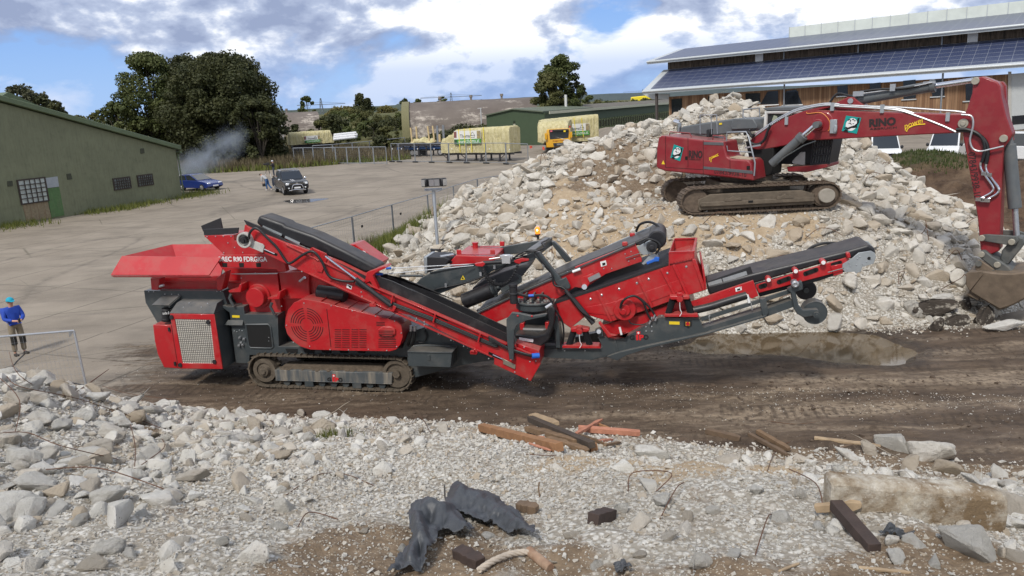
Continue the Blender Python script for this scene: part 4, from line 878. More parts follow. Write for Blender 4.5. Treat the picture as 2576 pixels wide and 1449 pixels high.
# stabilising strut with valve and chain
st=MB(); st.cyl(pt(CR,c3,560,442,.35),pt(CR,c3,810,428,.38),.045,n=12); st=st.build('strut_cylinder',BLK,cr)
part('strut_end',RED,st,CR,seq(c3,(490,450),(560,436),(575,450),(555,472),(505,468)),.3,.42,.01); part('strut_end',RED,st,CR,seq(c3,(790,425),(850,408),(905,415),(905,428),(850,435),(838,452),(800,442)),.33,.44,.01)
b=MB(); b.cbox(pt(CR,c3,735,412,.3),(.2,.12,.2)); b.cbox(pt(CR,c3,735,392,.3),(.3,.08,.06)); b.cyl(pt(CR,c3,722,440,.28),pt(CR,c3,722,430,.28),.02); b.build('valve_block',mat('cast_aluminium',(.6,.6,.6),.4,.7),st,bev=.01)
b=MB(); b.cyl(pt(CR,c3,605,412,.3),pt(CR,c3,720,395,.3),.012,n=6); b.build('pipe',STEEL,st)
for A in([(c3,562,488,.3),(c3,590,545,.3),(c3,640,595,.32),(c3,690,606,.34),(c3,740,590,.34),(c3,790,530,.35),(c3,825,455,.35)],[(c3,556,490,.36),(c3,585,560,.36),(c3,640,610,.36),(c3,700,600,.36)]):
    b=MB(); C_=curve([pt(CR,*q) for q in A],8); 
    for i in range(0,len(C_)-1):
        d=(C_[i+1]-C_[i]).normalized(); ax=d.cross(Vector((0,1,0))) if i%2 else Vector((0,1,0))
        b.ring(C_[i]-ax.normalized()*.009,ax,.016,.036,.018,8)
    b.build('chain',mat('chain_steel',(.03,.03,.032),.5,.5),st)
# overband magnet
mg=part('overband_magnet',mat('magnet_casing',(.07,.07,.075),.6,var=.15),cr,CR,seq(c3,(470,640),(590,560),(840,455),(890,445),(908,470),(880,515),(840,560),(690,650),(640,700)),.95,1.9,.02)
dr=MB(); dr.cyl(pt(CR,c3,412,735,.75),pt(CR,c3,628,645,.75),.185,n=32); dr.build('magnet_drum',BELT,mg,bev=.015)
b=MB(); p,q=pt(CR,c3,628,645,.75),pt(CR,c3,650,636,.75); b.cyl(p,q,.15,n=20); b.cyl(q,q+(q-p)*1.5,.05,n=10); b.build('drum_bearing',GRY,mg)
part('magnet_bracket',GRY,mg,CR,seq(c3,(605,590),(650,570),(668,700),(645,705)),.68,.74,.008); part('side_guard',GRY,mg,CR,seq(c3,(690,640),(830,565),(800,520),(850,545),(852,590),(700,680)),.7,.76,.008)
# red tank and coolers
tk=MB(); P=tp(CR,1.0,*seq(c3,(348,385),(642,396),(640,462),(300,470),(302,436))); tk.prism(P,1.0,2.25); tk=tk.build('fuel_tank',RED,cr,bev=.015)
b=MB(); zt=P[0][1]; 
for x,y,v in((505,300,2.1),): p=pt(CR,c3,x,y,v); b.cyl((p.x,v-.1,zt-.02),(p.x,v-.1,zt+.12),.07,n=16); b.cyl((p.x,v-.1,zt+.1),(p.x,v-.1,zt+.13),.08,n=16)
b.build('filler_cap',RED,tk)
for v in(1.12,2.12): b=MB(); b.box(P[0][0]+.1,P[1][0]-.1,v-.03,v+.03,zt,zt+.012); b.build('lid_seam',RED,tk)
for u,v in((P[1][0]-.05,1.08),(P[1][0]-.05,2.15),(P[0][0]+.06,1.1)):
    b=MB(); b.box(u-.06,u+.06,v-.015,v+.015,zt,zt+.12); b.build('lifting_eye',RED,tk,bev=.02)
cl=part('oil_cooler',BLK,cr,CR,seq(c3,(128,398),(262,400),(300,420),(262,470),(132,520)),.85,1.5,.012)
part('cooler_plate',PLATE,cl,CR,seq(c3,(102,398),(128,396),(132,522),(112,525)),.83,1.5,.006)
for k in range(3):
    b=MB(); b.cyl(pt(CR,c3,230+20*k,395+22*k,.9),pt(CR,c3,330+10*k,378+26*k,1.1),.035,n=8); b.build('cooler_pipe',DARK if k else STEEL,cl)
b=MB(); b.cyl(pt(CR,c2,810,500,.6),pt(CR,c2,975,500,.75),.03,n=8); b.build('grab_rail',GRY,cl)
# beacon
bc=MB(); p=pt(CR,c3,978,262,1.1); q=pt(CR,c3,974,232,1.1); bc.cyl(p,q,.022,.035,12); bc.cyl(q,q+Vector((0,0,.04)),.062,n=18); bc=bc.build('beacon',BLK,mf)
b=MB(); q=q+Vector((0,0,.04)); b.cyl(q,q+Vector((0,0,.12)),.056,n=18); b.ball(q+Vector((0,0,.12)),.056,(1,1,.8),18,8); b.build('beacon_lens',mat('amber_lens',(.8,.16,.01),.2,emit=(1,.22,.02),es=1.3),bc)
b=MB(); b.ball(q+Vector((0,-.045,.09)),.022); b.build('beacon_bulb',mat('lit_bulb',(1,.7,.4),.3,emit=(1,.75,.4),es=8),bc)
# --- screen feed conveyor
sc=part('feed_conveyor',RED,cr,CR,seq(c3,(515,822),(870,656),(1258,484))+seq(c4,(0,508),(490,312),(545,438),(548,462),(250,565),(80,682),(0,672))+seq(c3,(1150,700),(1100,722),(760,852),(650,898)),.55,.63,.012,extra=lambda b:bolts(b,CR,line(c3,(600,790),(1200,510),8)+seq(c4,(410,400),(458,380),(440,460),(487,440),(235,520),(300,520)),.55,.017),mats=[RED,PLATE])
b=MB(); b.bar(pt(CR,c3,515,822,.56),pt(CR,c3,870,656,.56),.1,.03); b.bar(pt(CR,c3,870,656,.56),pt(CR,c4,490,312,.56),.1,.03); b.build('edge_rail',GRY,sc)
part('belt',BELT,sc,CR,seq(c3,(505,812),(870,648))+seq(c4,(0,495),(490,300),(640,235),(690,210),(740,250),(735,320),(650,330),(490,330),(0,520))+seq(c3,(870,668),(515,830)),.64,1.62,.03,2)
part('far_rail',PLATE,sc,CR,seq(c3,(505,800),(870,622),(1258,446))+seq(c4,(0,452),(450,250),(650,158),(655,185),(490,275),(0,480))+seq(c3,(870,650),(510,815)),1.64,1.68,.005)
part('far_beam',RED,sc,CR,seq(c3,(515,822),(870,650))+seq(c4,(0,500),(490,312),(540,420),(0,640))+seq(c3,(760,840)),1.7,1.76,.01)
b=MB(); p=pt(CR,c4,672,285,.58); b.cyl(p,p+Vector((0,1.1,0)),.2,n=32); b.build('head_drum',BELT,sc,bev=.03)
part('drive_plate',PLATE,sc,CR,seq(c4,(508,345),(620,285),(655,300),(668,380),(625,400),(560,410),(540,400)),.5,.57,.008)
b=MB(); p=pt(CR,c4,628,345,.38); b.cyl(p,p+Vector((0,.15,0)),.12,n=20); b.cyl(p+Vector((0,-.06,0)),p,.055,n=12); b.build('hydraulic_motor',BLK,sc,bev=.01)
part('belt_scraper',BLUE,sc,CR,seq(c4,(582,470),(640,445),(660,425),(690,432),(688,462),(650,465),(590,490)),.45,.6,.01); part('scraper_mount',PLATE,sc,CR,seq(c4,(622,402),(672,395),(690,440),(660,440),(560,490),(545,480)),.5,.56,.006)
hose('hose',sc,CR,[(c4,500,215,1.6),(c4,530,160,1.5),(c4,600,138,1.4),(c4,670,165,1.2),(c4,700,215,1.0)],.03); hose('hose',sc,CR,[(c4,560,310,.45),(c4,600,280,.42),(c4,670,300,.42),(c4,695,345,.42),(c4,660,400,.45)],.025)
for x,y in((470,245),(408,318)): b=MB(); b.cbox(pt(CR,c4,x,y,.6 if x==408 else 1.66),(.12,.08,.1)); b.build('guide_block',RED,sc,bev=.02)
b=MB(); b.cyl(pt(CR,c4,415,435,.5),pt(CR,c4,530,395,.5),.012,n=6); b.build('tension_screw',GRY,sc)
part('slide_bracket',RED,sc,CR,seq(c3,(1300,560),(1395,520),(1410,545),(1345,640),(1315,640)),.48,.55,.01); b=MB(); b.bar(pt(CR,c3,1365,570,.46),pt(CR,c3,1450,530,.46),.08,.1); b.cyl(pt(CR,c3,1330,625,.4),pt(CR,c3,1330,625,.5),.06,n=14); b.build('slide_pin',STEEL,sc)
part('lift_sticker',WHT,sc,CR,seq(c4,(205,465),(252,452),(260,492),(214,506)),.545,.56,0); part('lift_sticker_mark',DARK,sc,CR,seq(c4,(222,475),(248,470),(250,488),(225,498)),.541,.56,0)
b=MB(); b.cyl(pt(CR,c3,1240,510,.48),pt(CR,c3,1300,488,.48),.03,n=8); b.build('work_lamp',WHT,sc)
# --- screen box
sb=part('screen_box',RED,cr,CR,seq(c3,(1100,752),)+seq(c4,(180,692),(800,482),(965,442),(1048,702),(860,758),(560,868),(290,958),(100,900))+seq(c3,(1225,940),(1140,880)),.34,2.0,.015,extra=lambda b:bolts(b,CR,seq(c4,(127,770),(218,738),(361,688),(507,638),(603,607),(756,557),(910,505)),.34,.035),mats=[RED,STEEL])
for a,bb in(((180,700),(297,950)),((515,592),(632,838)),((705,520),(832,765)),((805,488),(920,735))):
    b=MB(); b.bar(pt(CR,c4,*a,.32),pt(CR,c4,*bb,.32),.06,.05,(0,1,0)); b.build('stiffener_rib',RED,sb,bev=.006)
part('fold_panel',RED,sb,CR,seq(c4,(0,850),(290,800),(560,715),(860,610),(880,700),(600,800),(300,905),(100,885)),.325,.34,.006)
part('rubber_seal',BLK,sb,CR,seq(c3,(1105,735),)+seq(c4,(180,672),(780,470),(780,488),(180,696))+seq(c3,(1108,755),),.33,2.02,.004)
b=MB(); p=pt(CR,c4,405,857,.24); b.cyl(p,p+Vector((0,.1,0)),.25,n=40); b.cyl(p+Vector((.0,-.05,0)),p+Vector((0,.05,0)),.13,n=28); b.cyl(p+Vector((-.03,-.09,-.03)),p+Vector((-.03,0,-.03)),.07,n=14); b.build('exciter_cover',RED,sb,bev=.012)
hose('hose',sb,CR,[(c4,370,845,.12),(c4,385,790,.1),(c4,440,752,.1),(c4,500,748,.12),(c4,560,800,.14),(c4,590,880,.15),(c4,625,945,.15)],.024); hose('hose',sb,CR,[(c4,375,830,.14),(c4,400,775,.12),(c4,470,742,.14),(c4,540,770,.16),(c4,620,850,.16),(c4,665,925,.16)],.024)
hose('hose',sb,CR,[(c4,440,940,.2),(c4,460,970,.2),(c4,530,980,.2),(c4,580,970,.2)],.015)
b=MB()
for x,y in((632,915),(655,895),(620,940),(668,915)): p=pt(CR,c4,x,y,.15); b.cyl(p,p+Vector((-.03,0,-.09)),.02,n=6)
b.build('hose_fittings',STEEL,sb)
ho=part('discharge_hopper',RED,cr,CR,seq(c4,(775,388),(968,380),(966,444),(775,484)),.3,.34,.008,extra=lambda b:bolts(b,CR,line(c4,(785,470),(955,432),8),.3,.012),mats=[RED,RED])
n1,n2=pt(CR,c4,775,386,.32),pt(CR,c4,968,381,.32); w_=n1.z; 
f1,f2=at_w(c4,815,277,w_),at_w(c4,992,272,w_)
b=MB(); dz=Vector((0,0,-.5)); plate(b,[f1,f2,f2+dz,f1+dz],.02); plate(b,[n2,f2,f2+dz,n2+dz*.6],-.02); plate(b,[n1,f1,f1+dz,n1+dz*.8],.02); b.build('hopper_walls',RED,ho)
b=MB(); b.bar(n2,f2,.05,.03); b.bar(n1,n2,.06,.03); b.bar(f1,f2,.05,.03); b.build('hopper_flange',RED,ho)
part('end_plate',RED,sb,CR,seq(c4,(955,440),(985,445),(1078,690),(1045,704)),.3,2.04,.01); part('end_flange',RED,sb,CR,seq(c4,(1040,515),(1056,515),(1078,690),(1062,695)),.22,2.06,.01)
def springs(nm,c,cap,base,l,r_):
    b=MB(); P=tp(CR,.14,*seq(c,*cap)); b.prism(P,.14,.34); s=b.build('spring_mount',RED,cr,bev=.02,seg=2)
    b=MB(); P=tp(CR,.12,*seq(c,*base)); b.prism(P,.12,.4); b.build('spring_base',RED,s,bev=.008)
    for a,bb in(l,r_):
        p,q=pt(CR,c,*a,.24),pt(CR,c,*bb,.24); b=MB(); n=15; pts=[];rs=[]
        for k in range(n*4+1): pts.append(p.lerp(q,k/(n*4))); rs.append(.066+.011*math.cos(k/4*2*math.pi))
        b.tube(pts,.08,16,rs); b.build('coil_spring',BLK,s,sharp=60)
    m=Vector(((pt(CR,c,*l[0],.12)+pt(CR,c,*r_[0],.12))/2)); b=MB(); b.cyl(m+Vector((0,-.06,.02)),m+Vector((0,.1,.02)),.07,n=16); b.cbox(m+Vector((0,-.02,.12)),(.12,.08,.08)); b.build('mount_boss',RED,s,bev=.01)
    b=MB(); b.tube(curve([m+Vector((.0,-.05,-.05)),m+Vector((.01,-.05,-.2)),m+Vector((.04,-.05,-.28)),m+Vector((0,-.05,-.36))]),.008,6); b.build('grease_line',WHT,s)
springs('a',c4,((772,745),(930,742),(942,760),(930,775),(782,778)),((733,893),(1000,890),(1012,918),(730,915)),((798,775),(762,893)),((915,772),(952,893)))
springs('b',c3,((1222,945),(1290,930),(1365,945),(1370,962),(1345,972),(1232,972)),((1165,1072),(1440,1075),(1455,1095),(1160,1092)),((1248,968),(1212,1072)),((1338,968),(1372,1070)))
# --- rear chassis beam
gb=part('rear_chassis_beam',GRY,cr,CR,seq(c3,(1000,1102),(1300,1098),(1452,1100),(1470,1085))+seq(c4,(190,1085),(215,1070),(330,1102),(440,1066),(690,920),(1016,927),(1046,1006),(1300,930),(1560,852),(1775,778),(1785,835),(1560,916),(1062,1056),(600,1142),(362,1198),(350,1220),(130,1268))+seq(c3,(1390,1182),(1000,1160)),.22,.55,.015,extra=lambda b:bolts(b,CR,seq(c4,(580,995),(627,993),(582,1030),(628,1032),(710,905),(1000,910),(1545,880),(1100,905))+seq(c3,(1335,1110),(1180,1110)),.22,.02),mats=[GRY,PLATE])
part('lower_flange',GRY,gb,CR,seq(c4,(262,1243),(360,1206),(600,1150),(1062,1050),(1560,905),(1560,918),(1062,1064),(600,1172),(420,1230),(345,1272)),.12,.5,.006)
part('far_beam',GRY,gb,CR,seq(c4,(0,1080),(690,940),(1046,1006),(1775,778),(1785,835),(600,1142),(0,1200)),1.9,2.1,.01)
part('seam_plate',GRY,gb,CR,seq(c4,(330,1104),(360,1196),(345,1196),(318,1102)),.2,.22,.003)
def swiss_logo(par,A,B,v,base=None):
    "black G and O, tall red I and P between, red shield with white cross above"
    p,q=pt(CR,*A,v),pt(CR,*B,v); x=q-p; L=x.length; z=Vector((0,0,1)); h=L*.26
    blk=mat('logo_black',(.012,.012,.013),.5); lr=mat('logo_red',(.6,.015,.02),.5)
    text('logo_letter','G',blk,par,p,p+x*.27,h,bold=.05); text('logo_letter','O',blk,par,p+x*.72,p+x,h,bold=.05)
    text('logo_letter','I',lr,par,p+x*.34-z*h*.06,p+x*.46-z*h*.06,h*1.05,bold=.05); text('logo_letter','P',lr,par,p+x*.5-z*h*.06,p+x*.76-z*h*.06,h*1.05,bold=.05)
    b=MB(); c=p+x*.46+z*h*1.42; s=L*.1
    b.prism([(c.x-s,c.z+s*.9),(c.x-s,c.z-s*.5),(c.x,c.z-s*1.3),(c.x+s,c.z-s*.5),(c.x+s,c.z+s*.9)],v-.004,v); b.build('shield',lr,par)
    b=MB(); a=s*.6; t=s*.2; b.prism([(c.x-a,c.z-t),(c.x-t,c.z-t),(c.x-t,c.z-a),(c.x+t,c.z-a),(c.x+t,c.z-t),(c.x+a,c.z-t),(c.x+a,c.z+t),(c.x+t,c.z+t),(c.x+t,c.z+a),(c.x-t,c.z+a),(c.x-t,c.z+t),(c.x-a,c.z+t)],v-.008,v-.004); b.build('white_cross',WHT,par)
swiss_logo(gb,(c4,447,1102),(c4,603,1098),.214); swiss_logo(t0,(c2,300,1246),(c2,408,1249),.016)
part('instruction_sticker',YEL,gb,CR,seq(c4,(770,952),(855,955),(855,979),(770,976)),.214,.22,0)
es=part('emergency_stop_box',BLK,gb,CR,seq(c4,(888,945),(955,948),(955,990),(890,988)),.19,.22,.005); part('stop_plate',mat('stop_yellow',(.75,.42,.02),.5),es,CR,seq(c4,(905,957),(940,958),(940,990),(905,989)),.18,.19,.003); b=MB(); p=pt(CR,c4,922,973,.15); b.cyl(p,p+Vector((0,.03,0)),.04,n=14); b.build('stop_button',RED,es)
b=MB(); b.bar(pt(CR,c4,1030,935,.3),pt(CR,c4,1760,705,.3),.05,.09); b.build('side_rail',GRY,gb,bev=.008)
for x,y0,y1 in((1095,905,960),(1440,800,860)): b=MB(); b.bar(pt(CR,c4,x,y0,.28),pt(CR,c4,x+8,y1,.28),.02,.03,(0,1,0)); b.build('rail_stay',STEEL,gb)
part('rail_bracket',GRY,gb,CR,seq(c4,(1510,768),(1560,762),(1585,880),(1560,918),(1535,915)),.15,.3,.01)
# wheels
wf=part('wheel_fork',GRY,cr,CR,seq(c4,(1735,690),(1855,620),(1868,690),(1805,712),(1830,825),(1868,858),(1985,852),(1998,870),(1985,905),(1870,922),(1815,890),(1790,850),(1765,720)),.16,.3,.015)
b=MB(); p=pt(CR,c4,1802,650,.06); b.cyl(p,p+Vector((0,.2,0)),.075,n=20); b.ring(p+Vector((0,-.02,0)),(0,1,0),.03,.06,.04,16); b.build('guide_roller',STEEL,wf,bev=.01)
b=MB(); p=pt(CR,c4,1962,882,.31); b.cyl(p,p+Vector((0,.3,0)),.25,n=40); b.ring(p+Vector((0,-.012,0)),(0,1,0),.235,.25,.02,40); w=b.build('support_wheel',GRY,wf,bev=.015,seg=2)
b=MB(); b.cyl(p+Vector((0,-.2,0)),p,.065,n=18); b.cyl(p+Vector((0,-.22,0)),p,.03,n=8); b.build('wheel_hub',GRY,w)
b=MB(); p=pt(CR,c4,1890,697,1.75); b.cyl(p,p+Vector((0,.3,0)),.23,n=40); w=b.build('support_wheel',BLK,wf,bev=.015); b=MB(); b.cyl(p+Vector((0,-.05,0)),p,.06,n=12); b.build('wheel_hub',GRY,w)
# --- fines conveyor
fc_=part('fines_conveyor',RED,cr,CR,seq(c4,(930,800),(1200,705),(1458,618),(1482,690),(1500,742),(1442,768),(1402,722),(1100,800),(985,838)),.34,.42,.012,extra=lambda b:bolts(b,CR,line(c4,(1000,790),(1440,640),6),.34,.014),mats=[RED,RED])
sl_=part('slotted_beam',RED,fc_,CR,seq(c4,(1478,655),(2085,470),(2240,425),(2245,470),(2190,520),(2110,562),(1500,722)),.4,.46,.012)
for x0,y0,x1,y1,h in((1520,667,1552,657,19),(1668,630,1748,600,18),(1885,562,1972,530,18),(2108,488,2168,470,15)):
    b=MB(); p,q=pt(CR,c4,x0,y0,.392),pt(CR,c4,x1,y1,.392); r_=h*.629/2.044*1.59/1.59*.0085*1.6/1.6; b.bar(p,q,.012,2*r_*1.0,(0,0,1)); b.cyl(p+Vector((0,-.006,0)),p+Vector((0,.006,0)),r_,n=16); b.cyl(q+Vector((0,-.006,0)),q+Vector((0,.006,0)),r_,n=16); b.build('beam_slot',DARK,sl_)
for x,y in((1584,612),(1805,541),(2031,470)):
    b=MB(); p=pt(CR,c4,x,y,.28); b.cyl(p,p+Vector((0,.2,0)),.062,n=18); r0=b.build('roller_boss',RED,fc_,bev=.01); b=MB(); b.cyl(p+Vector((0,-.012,0)),p,.042,n=16); b.build('roller_cap',WHT,r0)
part('belt',BELT,fc_,CR,seq(c4,(1075,665),(1455,560),(2000,430),(2230,372),(2400,322),(2450,350),(2465,400),(2440,440),(2250,440),(2090,462),(1480,640),(1100,740)),.46,1.5,.05,3)
part('belt_return',BLK,fc_,CR,seq(c4,(1500,720),(2110,560),(2200,520),(2210,545),(2000,620),(1510,752)),.5,1.4,.01)
part('far_rail',PLATE,fc_,CR,seq(c4,(2190,322),(2330,285),(2400,300),(2440,345),(2430,360),(2380,310),(2330,305),(2200,340)),1.52,1.56,.004)
part('side_plate',PLATE,fc_,CR,seq(c4,(2178,492),(2262,440),(2320,392),(2420,375),(2452,392),(2462,425),(2442,480),(2350,508),(2338,545),(2300,562),(2285,545),(2215,552),(2190,530)),.36,.4,.006,extra=lambda b:bolts(b,CR,seq(c4,(2240,475),(2310,440),(2330,425),(2385,465),(2420,440),(2225,525),(2300,490),(2355,485),(2250,500),(2320,545)),.36,.014),mats=[PLATE,STEEL])
b=MB(); p=pt(CR,c4,2405,437,.355); b.cyl(p,p+Vector((0,.02,0)),.035,n=14); b.build('shaft_hole',DARK,fc_)
part('guard_block',RED,fc_,CR,seq(c4,(2218,392),(2248,388),(2258,430),(2225,440)),.33,.45,.015); part('guard_block',RED,fc_,CR,seq(c4,(2165,322),(2195,318),(2195,345),(2168,345)),1.45,1.55,.015); part('guard_block',RED,fc_,CR,seq(c4,(2092,500),(2190,480),(2192,560),(2115,582)),.36,.4,.008)
b=MB(); b.cyl(pt(CR,c4,2068,552,.3),pt(CR,c4,2200,515,.3),.012,n=6); b.build('tension_screw',GRY,fc_)
part('skirt_board',BLK,fc_,CR,seq(c4,(1075,632),(1425,505),(1437,505),(1458,570),(1080,665)),.5,.54,.006)
for a,bb in(((1090,652),(1202,617)),((1210,616),(1405,555))): b=MB(); b.bar(pt(CR,c4,*a,.49),pt(CR,c4,*bb,.49),.02,.085); b.build('clamp_strip',PLATE,fc_)
b=MB(); b.tube(curve([pt(CR,c4,975,860,.3),pt(CR,c4,1100,832,.3),pt(CR,c4,1250,785,.3),pt(CR,c4,1405,738,.3)]),.085,14,None); b.build('rolled_belt',BELT,fc_)
b=MB(); b.cyl(pt(CR,c4,1408,735,.26),pt(CR,c4,1425,800,.26),.03,n=8); b.build('latch_rod',WHT,fc_); b=MB(); b.cyl(pt(CR,c4,365,1000,.12),pt(CR,c4,380,1060,.12),.025,n=8); b.build('latch_rod',WHT,gb)
part('lift_sticker',WHT,fc_,CR,seq(c4,(1310,680),(1360,665),(1364,695),(1315,710)),.334,.35,0); part('lift_sticker_mark',DARK,fc_,CR,seq(c4,(1325,688),(1352,680),(1352,694),(1328,702)),.33,.35,0)
for s in(0,1): hose('hose',fc_,CR,[(c4,1855,432+6*s,1.5),(c4,1900,372+8*s,1.5),(c4,1960,330+8*s,1.5),(c4,2060,308+6*s,1.5),(c4,2190,318,1.5)],.025)
# lower pan under the screen, red
part('fines_pan',RED,cr,CR,seq(c4,(215,985),(560,890),(930,760),(985,838),(690,935),(440,1055),(290,1085),(262,1060)),.45,1.8,.012)
part('pan_rail',RED,cr,CR,seq(c3,(1435,900),(1450,890),(1530,985),(1640,1010))+seq(c4,(430,1050),(330,1090),(270,1085)),.12,.2,.01)
# --- turret and rubber chute
p=pt(CR,c3,930,745,.1); tu=MB(); tu.cyl(p+Vector((0,.35,-.2)),p+Vector((0,.35,-.02)),.43,n=48); tu.ring(p+Vector((0,.35,-.06)),(0,0,1),.38,.46,.05,48); tu=tu.build('slew_turret',GRY,cr,bev=.012)
z0=p.z-.02
for dx in(-.18,.0,.18): b=MB(); b.prism([(p.x+dx-.02,z0),(p.x+dx+.02,z0),(p.x+dx+.02,z0+.16),(p.x+dx-.02,z0+.16)],p.y+.05,p.y+.68); b.build('turret_rib',GRY,tu,bev=.005)
b=MB(); b.box(p.x-.36,p.x+.36,p.y+.66,p.y+.7,z0,z0+.18); b.build('turret_back',GRY,tu)
b=MB()
for k in range(14): a=k/14*6.28; b.cyl((p.x+.36*math.cos(a),p.y+.35+.36*math.sin(a),z0),(p.x+.36*math.cos(a),p.y+.35+.36*math.sin(a),z0+.03),.025,n=6)
for k in range(40): b.ball((p.x+RNG.uniform(-.28,.28),p.y+.35+RNG.uniform(-.25,.2),z0),RNG.uniform(.01,.03),(1,1,.7),5,4)
b.build('turret_bolts',mat('dusty_bolts',(.28,.28,.26),.7),tu)
q=pt(CR,c3,793,750,.0); b=MB(); b.cyl(q,q+Vector((0,0,.42)),.088,n=20); b.cyl(q+Vector((0,0,.2)),q+Vector((0,0,.25)),.105,n=20); b.cyl(q+Vector((0,0,.38)),q+Vector((0,0,.45)),.1,n=20); b.build('slew_motor',BLK,tu,bev=.01)
part('slew_arm',GRY,cr,CR,seq(c3,(735,872),(755,850),(775,822),(830,826),(930,848),(1045,830),(1035,850),(880,884),(815,918),(795,960),(792,1182),(775,1192),(758,1185),(737,1022)),-.62,-.52,.012,extra=lambda b:bolts(b,CR,seq(c3,(822,845),(930,848),(770,1185)),-.62,.03),mats=[GRY,RED])
part('turret_column',GRY,cr,CR,seq(c3,(1080,900),(1100,830),(1128,850),(1140,970),(1150,1092),(1110,1092),(1105,960)),.1,.5,.012)
part('turret_base',GRY,cr,CR,seq(c3,(760,770),(800,820),(1040,830),(1100,800),(1130,1090),(800,1060),(745,900)),.75,1.5,.012)
part('rubber_chute',BELT,cr,CR,seq(c3,(1045,790),(1085,765),(1105,800),(1100,900),(1060,1030),(1000,1080),(880,1070),(800,1010),(800,985),(960,1005),(1030,985),(1060,900)),-.1,.3,.03,2)
b=MB(); b.cyl(pt(CR,c3,870,960,.4),pt(CR,c3,1045,965,.4),.15,n=18); b.build('chute_roller',BELT,cr); part('roller_side',RED,cr,CR,seq(c3,(838,905),(870,900),(872,985),(838,985)),.3,.5,.008); part('roller_side',RED,cr,CR,seq(c3,(1030,895),(1062,895),(1060,990),(1032,998)),.3,.5,.008)
b=MB(); b.bar(pt(CR,c3,832,1020,-.12),pt(CR,c3,940,1036,-.12),.02,.06); b.build('clamp_strip',WHT,cr)
b=MB(); b.cyl(pt(CR,c3,1035,785,-.1),pt(CR,c3,1082,755,-.05),.04,n=10); b.build('strip_pipe',STEEL,cr)
for s in(0,1,2): hose('hose',cr,CR,[(c3,820,670+5*s,.0),(c3,900,692+4*s,.0),(c3,1000,685+4*s,.05),(c3,1060,705+3*s,.05),(c3,1090,760,.05+.03*s),(c3,1130,830,.05),(c3,1165,900,.1),(c3,1172,1000,.1),(c3,1165,1060,.15)],.022)
b=MB(); b.cyl(pt(CR,c3,905,692,-.03),pt(CR,c3,945,690,-.03),.03,n=8); b.build('hose_wrap',BLUE,cr)
b=MB(); b.box(*sorted((pt(CR,c3,1010,1060,.5).x,pt(CR,c3,1110,1060,.5).x)),.5,.9,pt(CR,c3,1060,1085,.5).z,pt(CR,c3,1060,1052,.5).z); b.build('base_plate',PLATE,cr)
# red access hood showing beyond the return conveyor
rh=part('rear_hood',RED,cr,CR,seq(c2,(330,330),(460,280),(495,275),(680,410),(640,470),(400,420)),1.9,2.5,.02)
text('lettering','P',WHT,rh,pt(CR,c2,535,372,1.885),pt(CR,c2,562,383,1.885),.2,bold=.05)
b=MB(); p=pt(CR,c2,575,365,1.89); b.ring(p,(0,-1,0),.05,.1,.01,20); b.build('lettering',mat('logo_black',(.012,.012,.013),.5),rh)
# ------------------------------------------------------------------ excavator on the heap
e=crop(2550,250,2006/900); g=crop(3196,250,1242/900); h=crop(3400,450,2017/696); k_=crop(3600,900,1597/496)
EO=dp(1914,537,24.3); EYAW=R(-40)
_V=np.array([math.sin(R(40)),math.cos(R(40)),0]); _cen=EO+np.array([0,1.6,0])
XU=Frame(_cen-_V*1.5,EYAW)
ex=XU.root('crawler_excavator','dark red crawler excavator with raised boom parked on the rubble heap','excavator')
UC=Frame(EO,0.0)
def under(o):
    d=Vector(UC.o-XU.o); d.rotate(Matrix.Rotation(-EYAW,3,'Z')); o.location=d; o.rotation_euler=(0,0,-EYAW); return o
TR2=mat('dusty_track_steel',(.085,.062,.045),.8,.2,var=.35,vscale=8,bump=.5,col2=(.16,.12,.085),c2scale=4)
FRM=mat('dirty_undercarriage',(.075,.06,.043),.85,var=.3,vscale=4,bump=.6,bscale=14,col2=(.17,.135,.097),c2scale=2.5)
for n,v0 in enumerate((0,2.6)):
    b=MB(); stadium(-2.08,2.08,.55,.46,v0,v0+.6,.05,62,b,.045,.04); t=under(b.build('crawler_track',TR2,ex)); t.scale=(1,1,.87)
    b=MB(); b.prism([(-2.0,.2),(1.75,.24),(1.75,.62),(1.3,.78),(-1.6,.78),(-2.0,.6)],v0+.06,v0+.5); o=b.build('track_frame',FRM,t,bev=.03); 
    b=MB(); b.prism([(-1.95,.34),(1.7,.36),(1.7,.52),(-1.95,.5)],v0-.02,v0+.1); b.build('frame_rail',FRM,t,bev=.02)
    for u in(-.9,.75): 
        b=MB(); b.prism([(u-.28,.5),(u+.28,.52),(u+.22,.62),(u+.12,.6),(u,.68),(u-.12,.6),(u-.22,.62)],v0-.03,v0+.06); b.build('roller_guard',FRM,t,bev=.01)
    b=MB(); b.box(-.42,-.27,v0-.028,v0,.42,.5); b.build('frame_slot',DARK,t)
    b=MB(); b.cyl((2.08,v0+.06,.55),(2.08,v0+.54,.55),.38,n=28); b.ring((2.08,v0+.1,.55),(0,1,0),.36,.43,.4,24)
    for q in range(18): a=q/18*6.283; b.cbox((2.08+.42*math.cos(a),v0+.3,.55+.42*math.sin(a)),(.07,.1,.05),M=Matrix.Rotation(-a,3,'Y'))
    b.build('drive_sprocket',TR2,t)
    b=MB(); b.cyl((2.08,v0-.06,.55),(2.08,v0+.1,.55),.26,n=28); b.build('final_drive',mat('bare_drive_cover',(.34,.31,.26),.7,.2,var=.15),t,bev=.015)
    b=MB(); b.cyl((-2.08,v0+.1,.55),(-2.08,v0+.5,.55),.42,n=28); b.build('idler_wheel',TR2,t)
b=MB(); b.box(-1.1,1.1,.5,2.7,.45,.95); b.cyl((0,1.6,.9),(0,1.6,1.12),.85,n=36); under(b.build('car_body',FRM,ex,bev=.03))
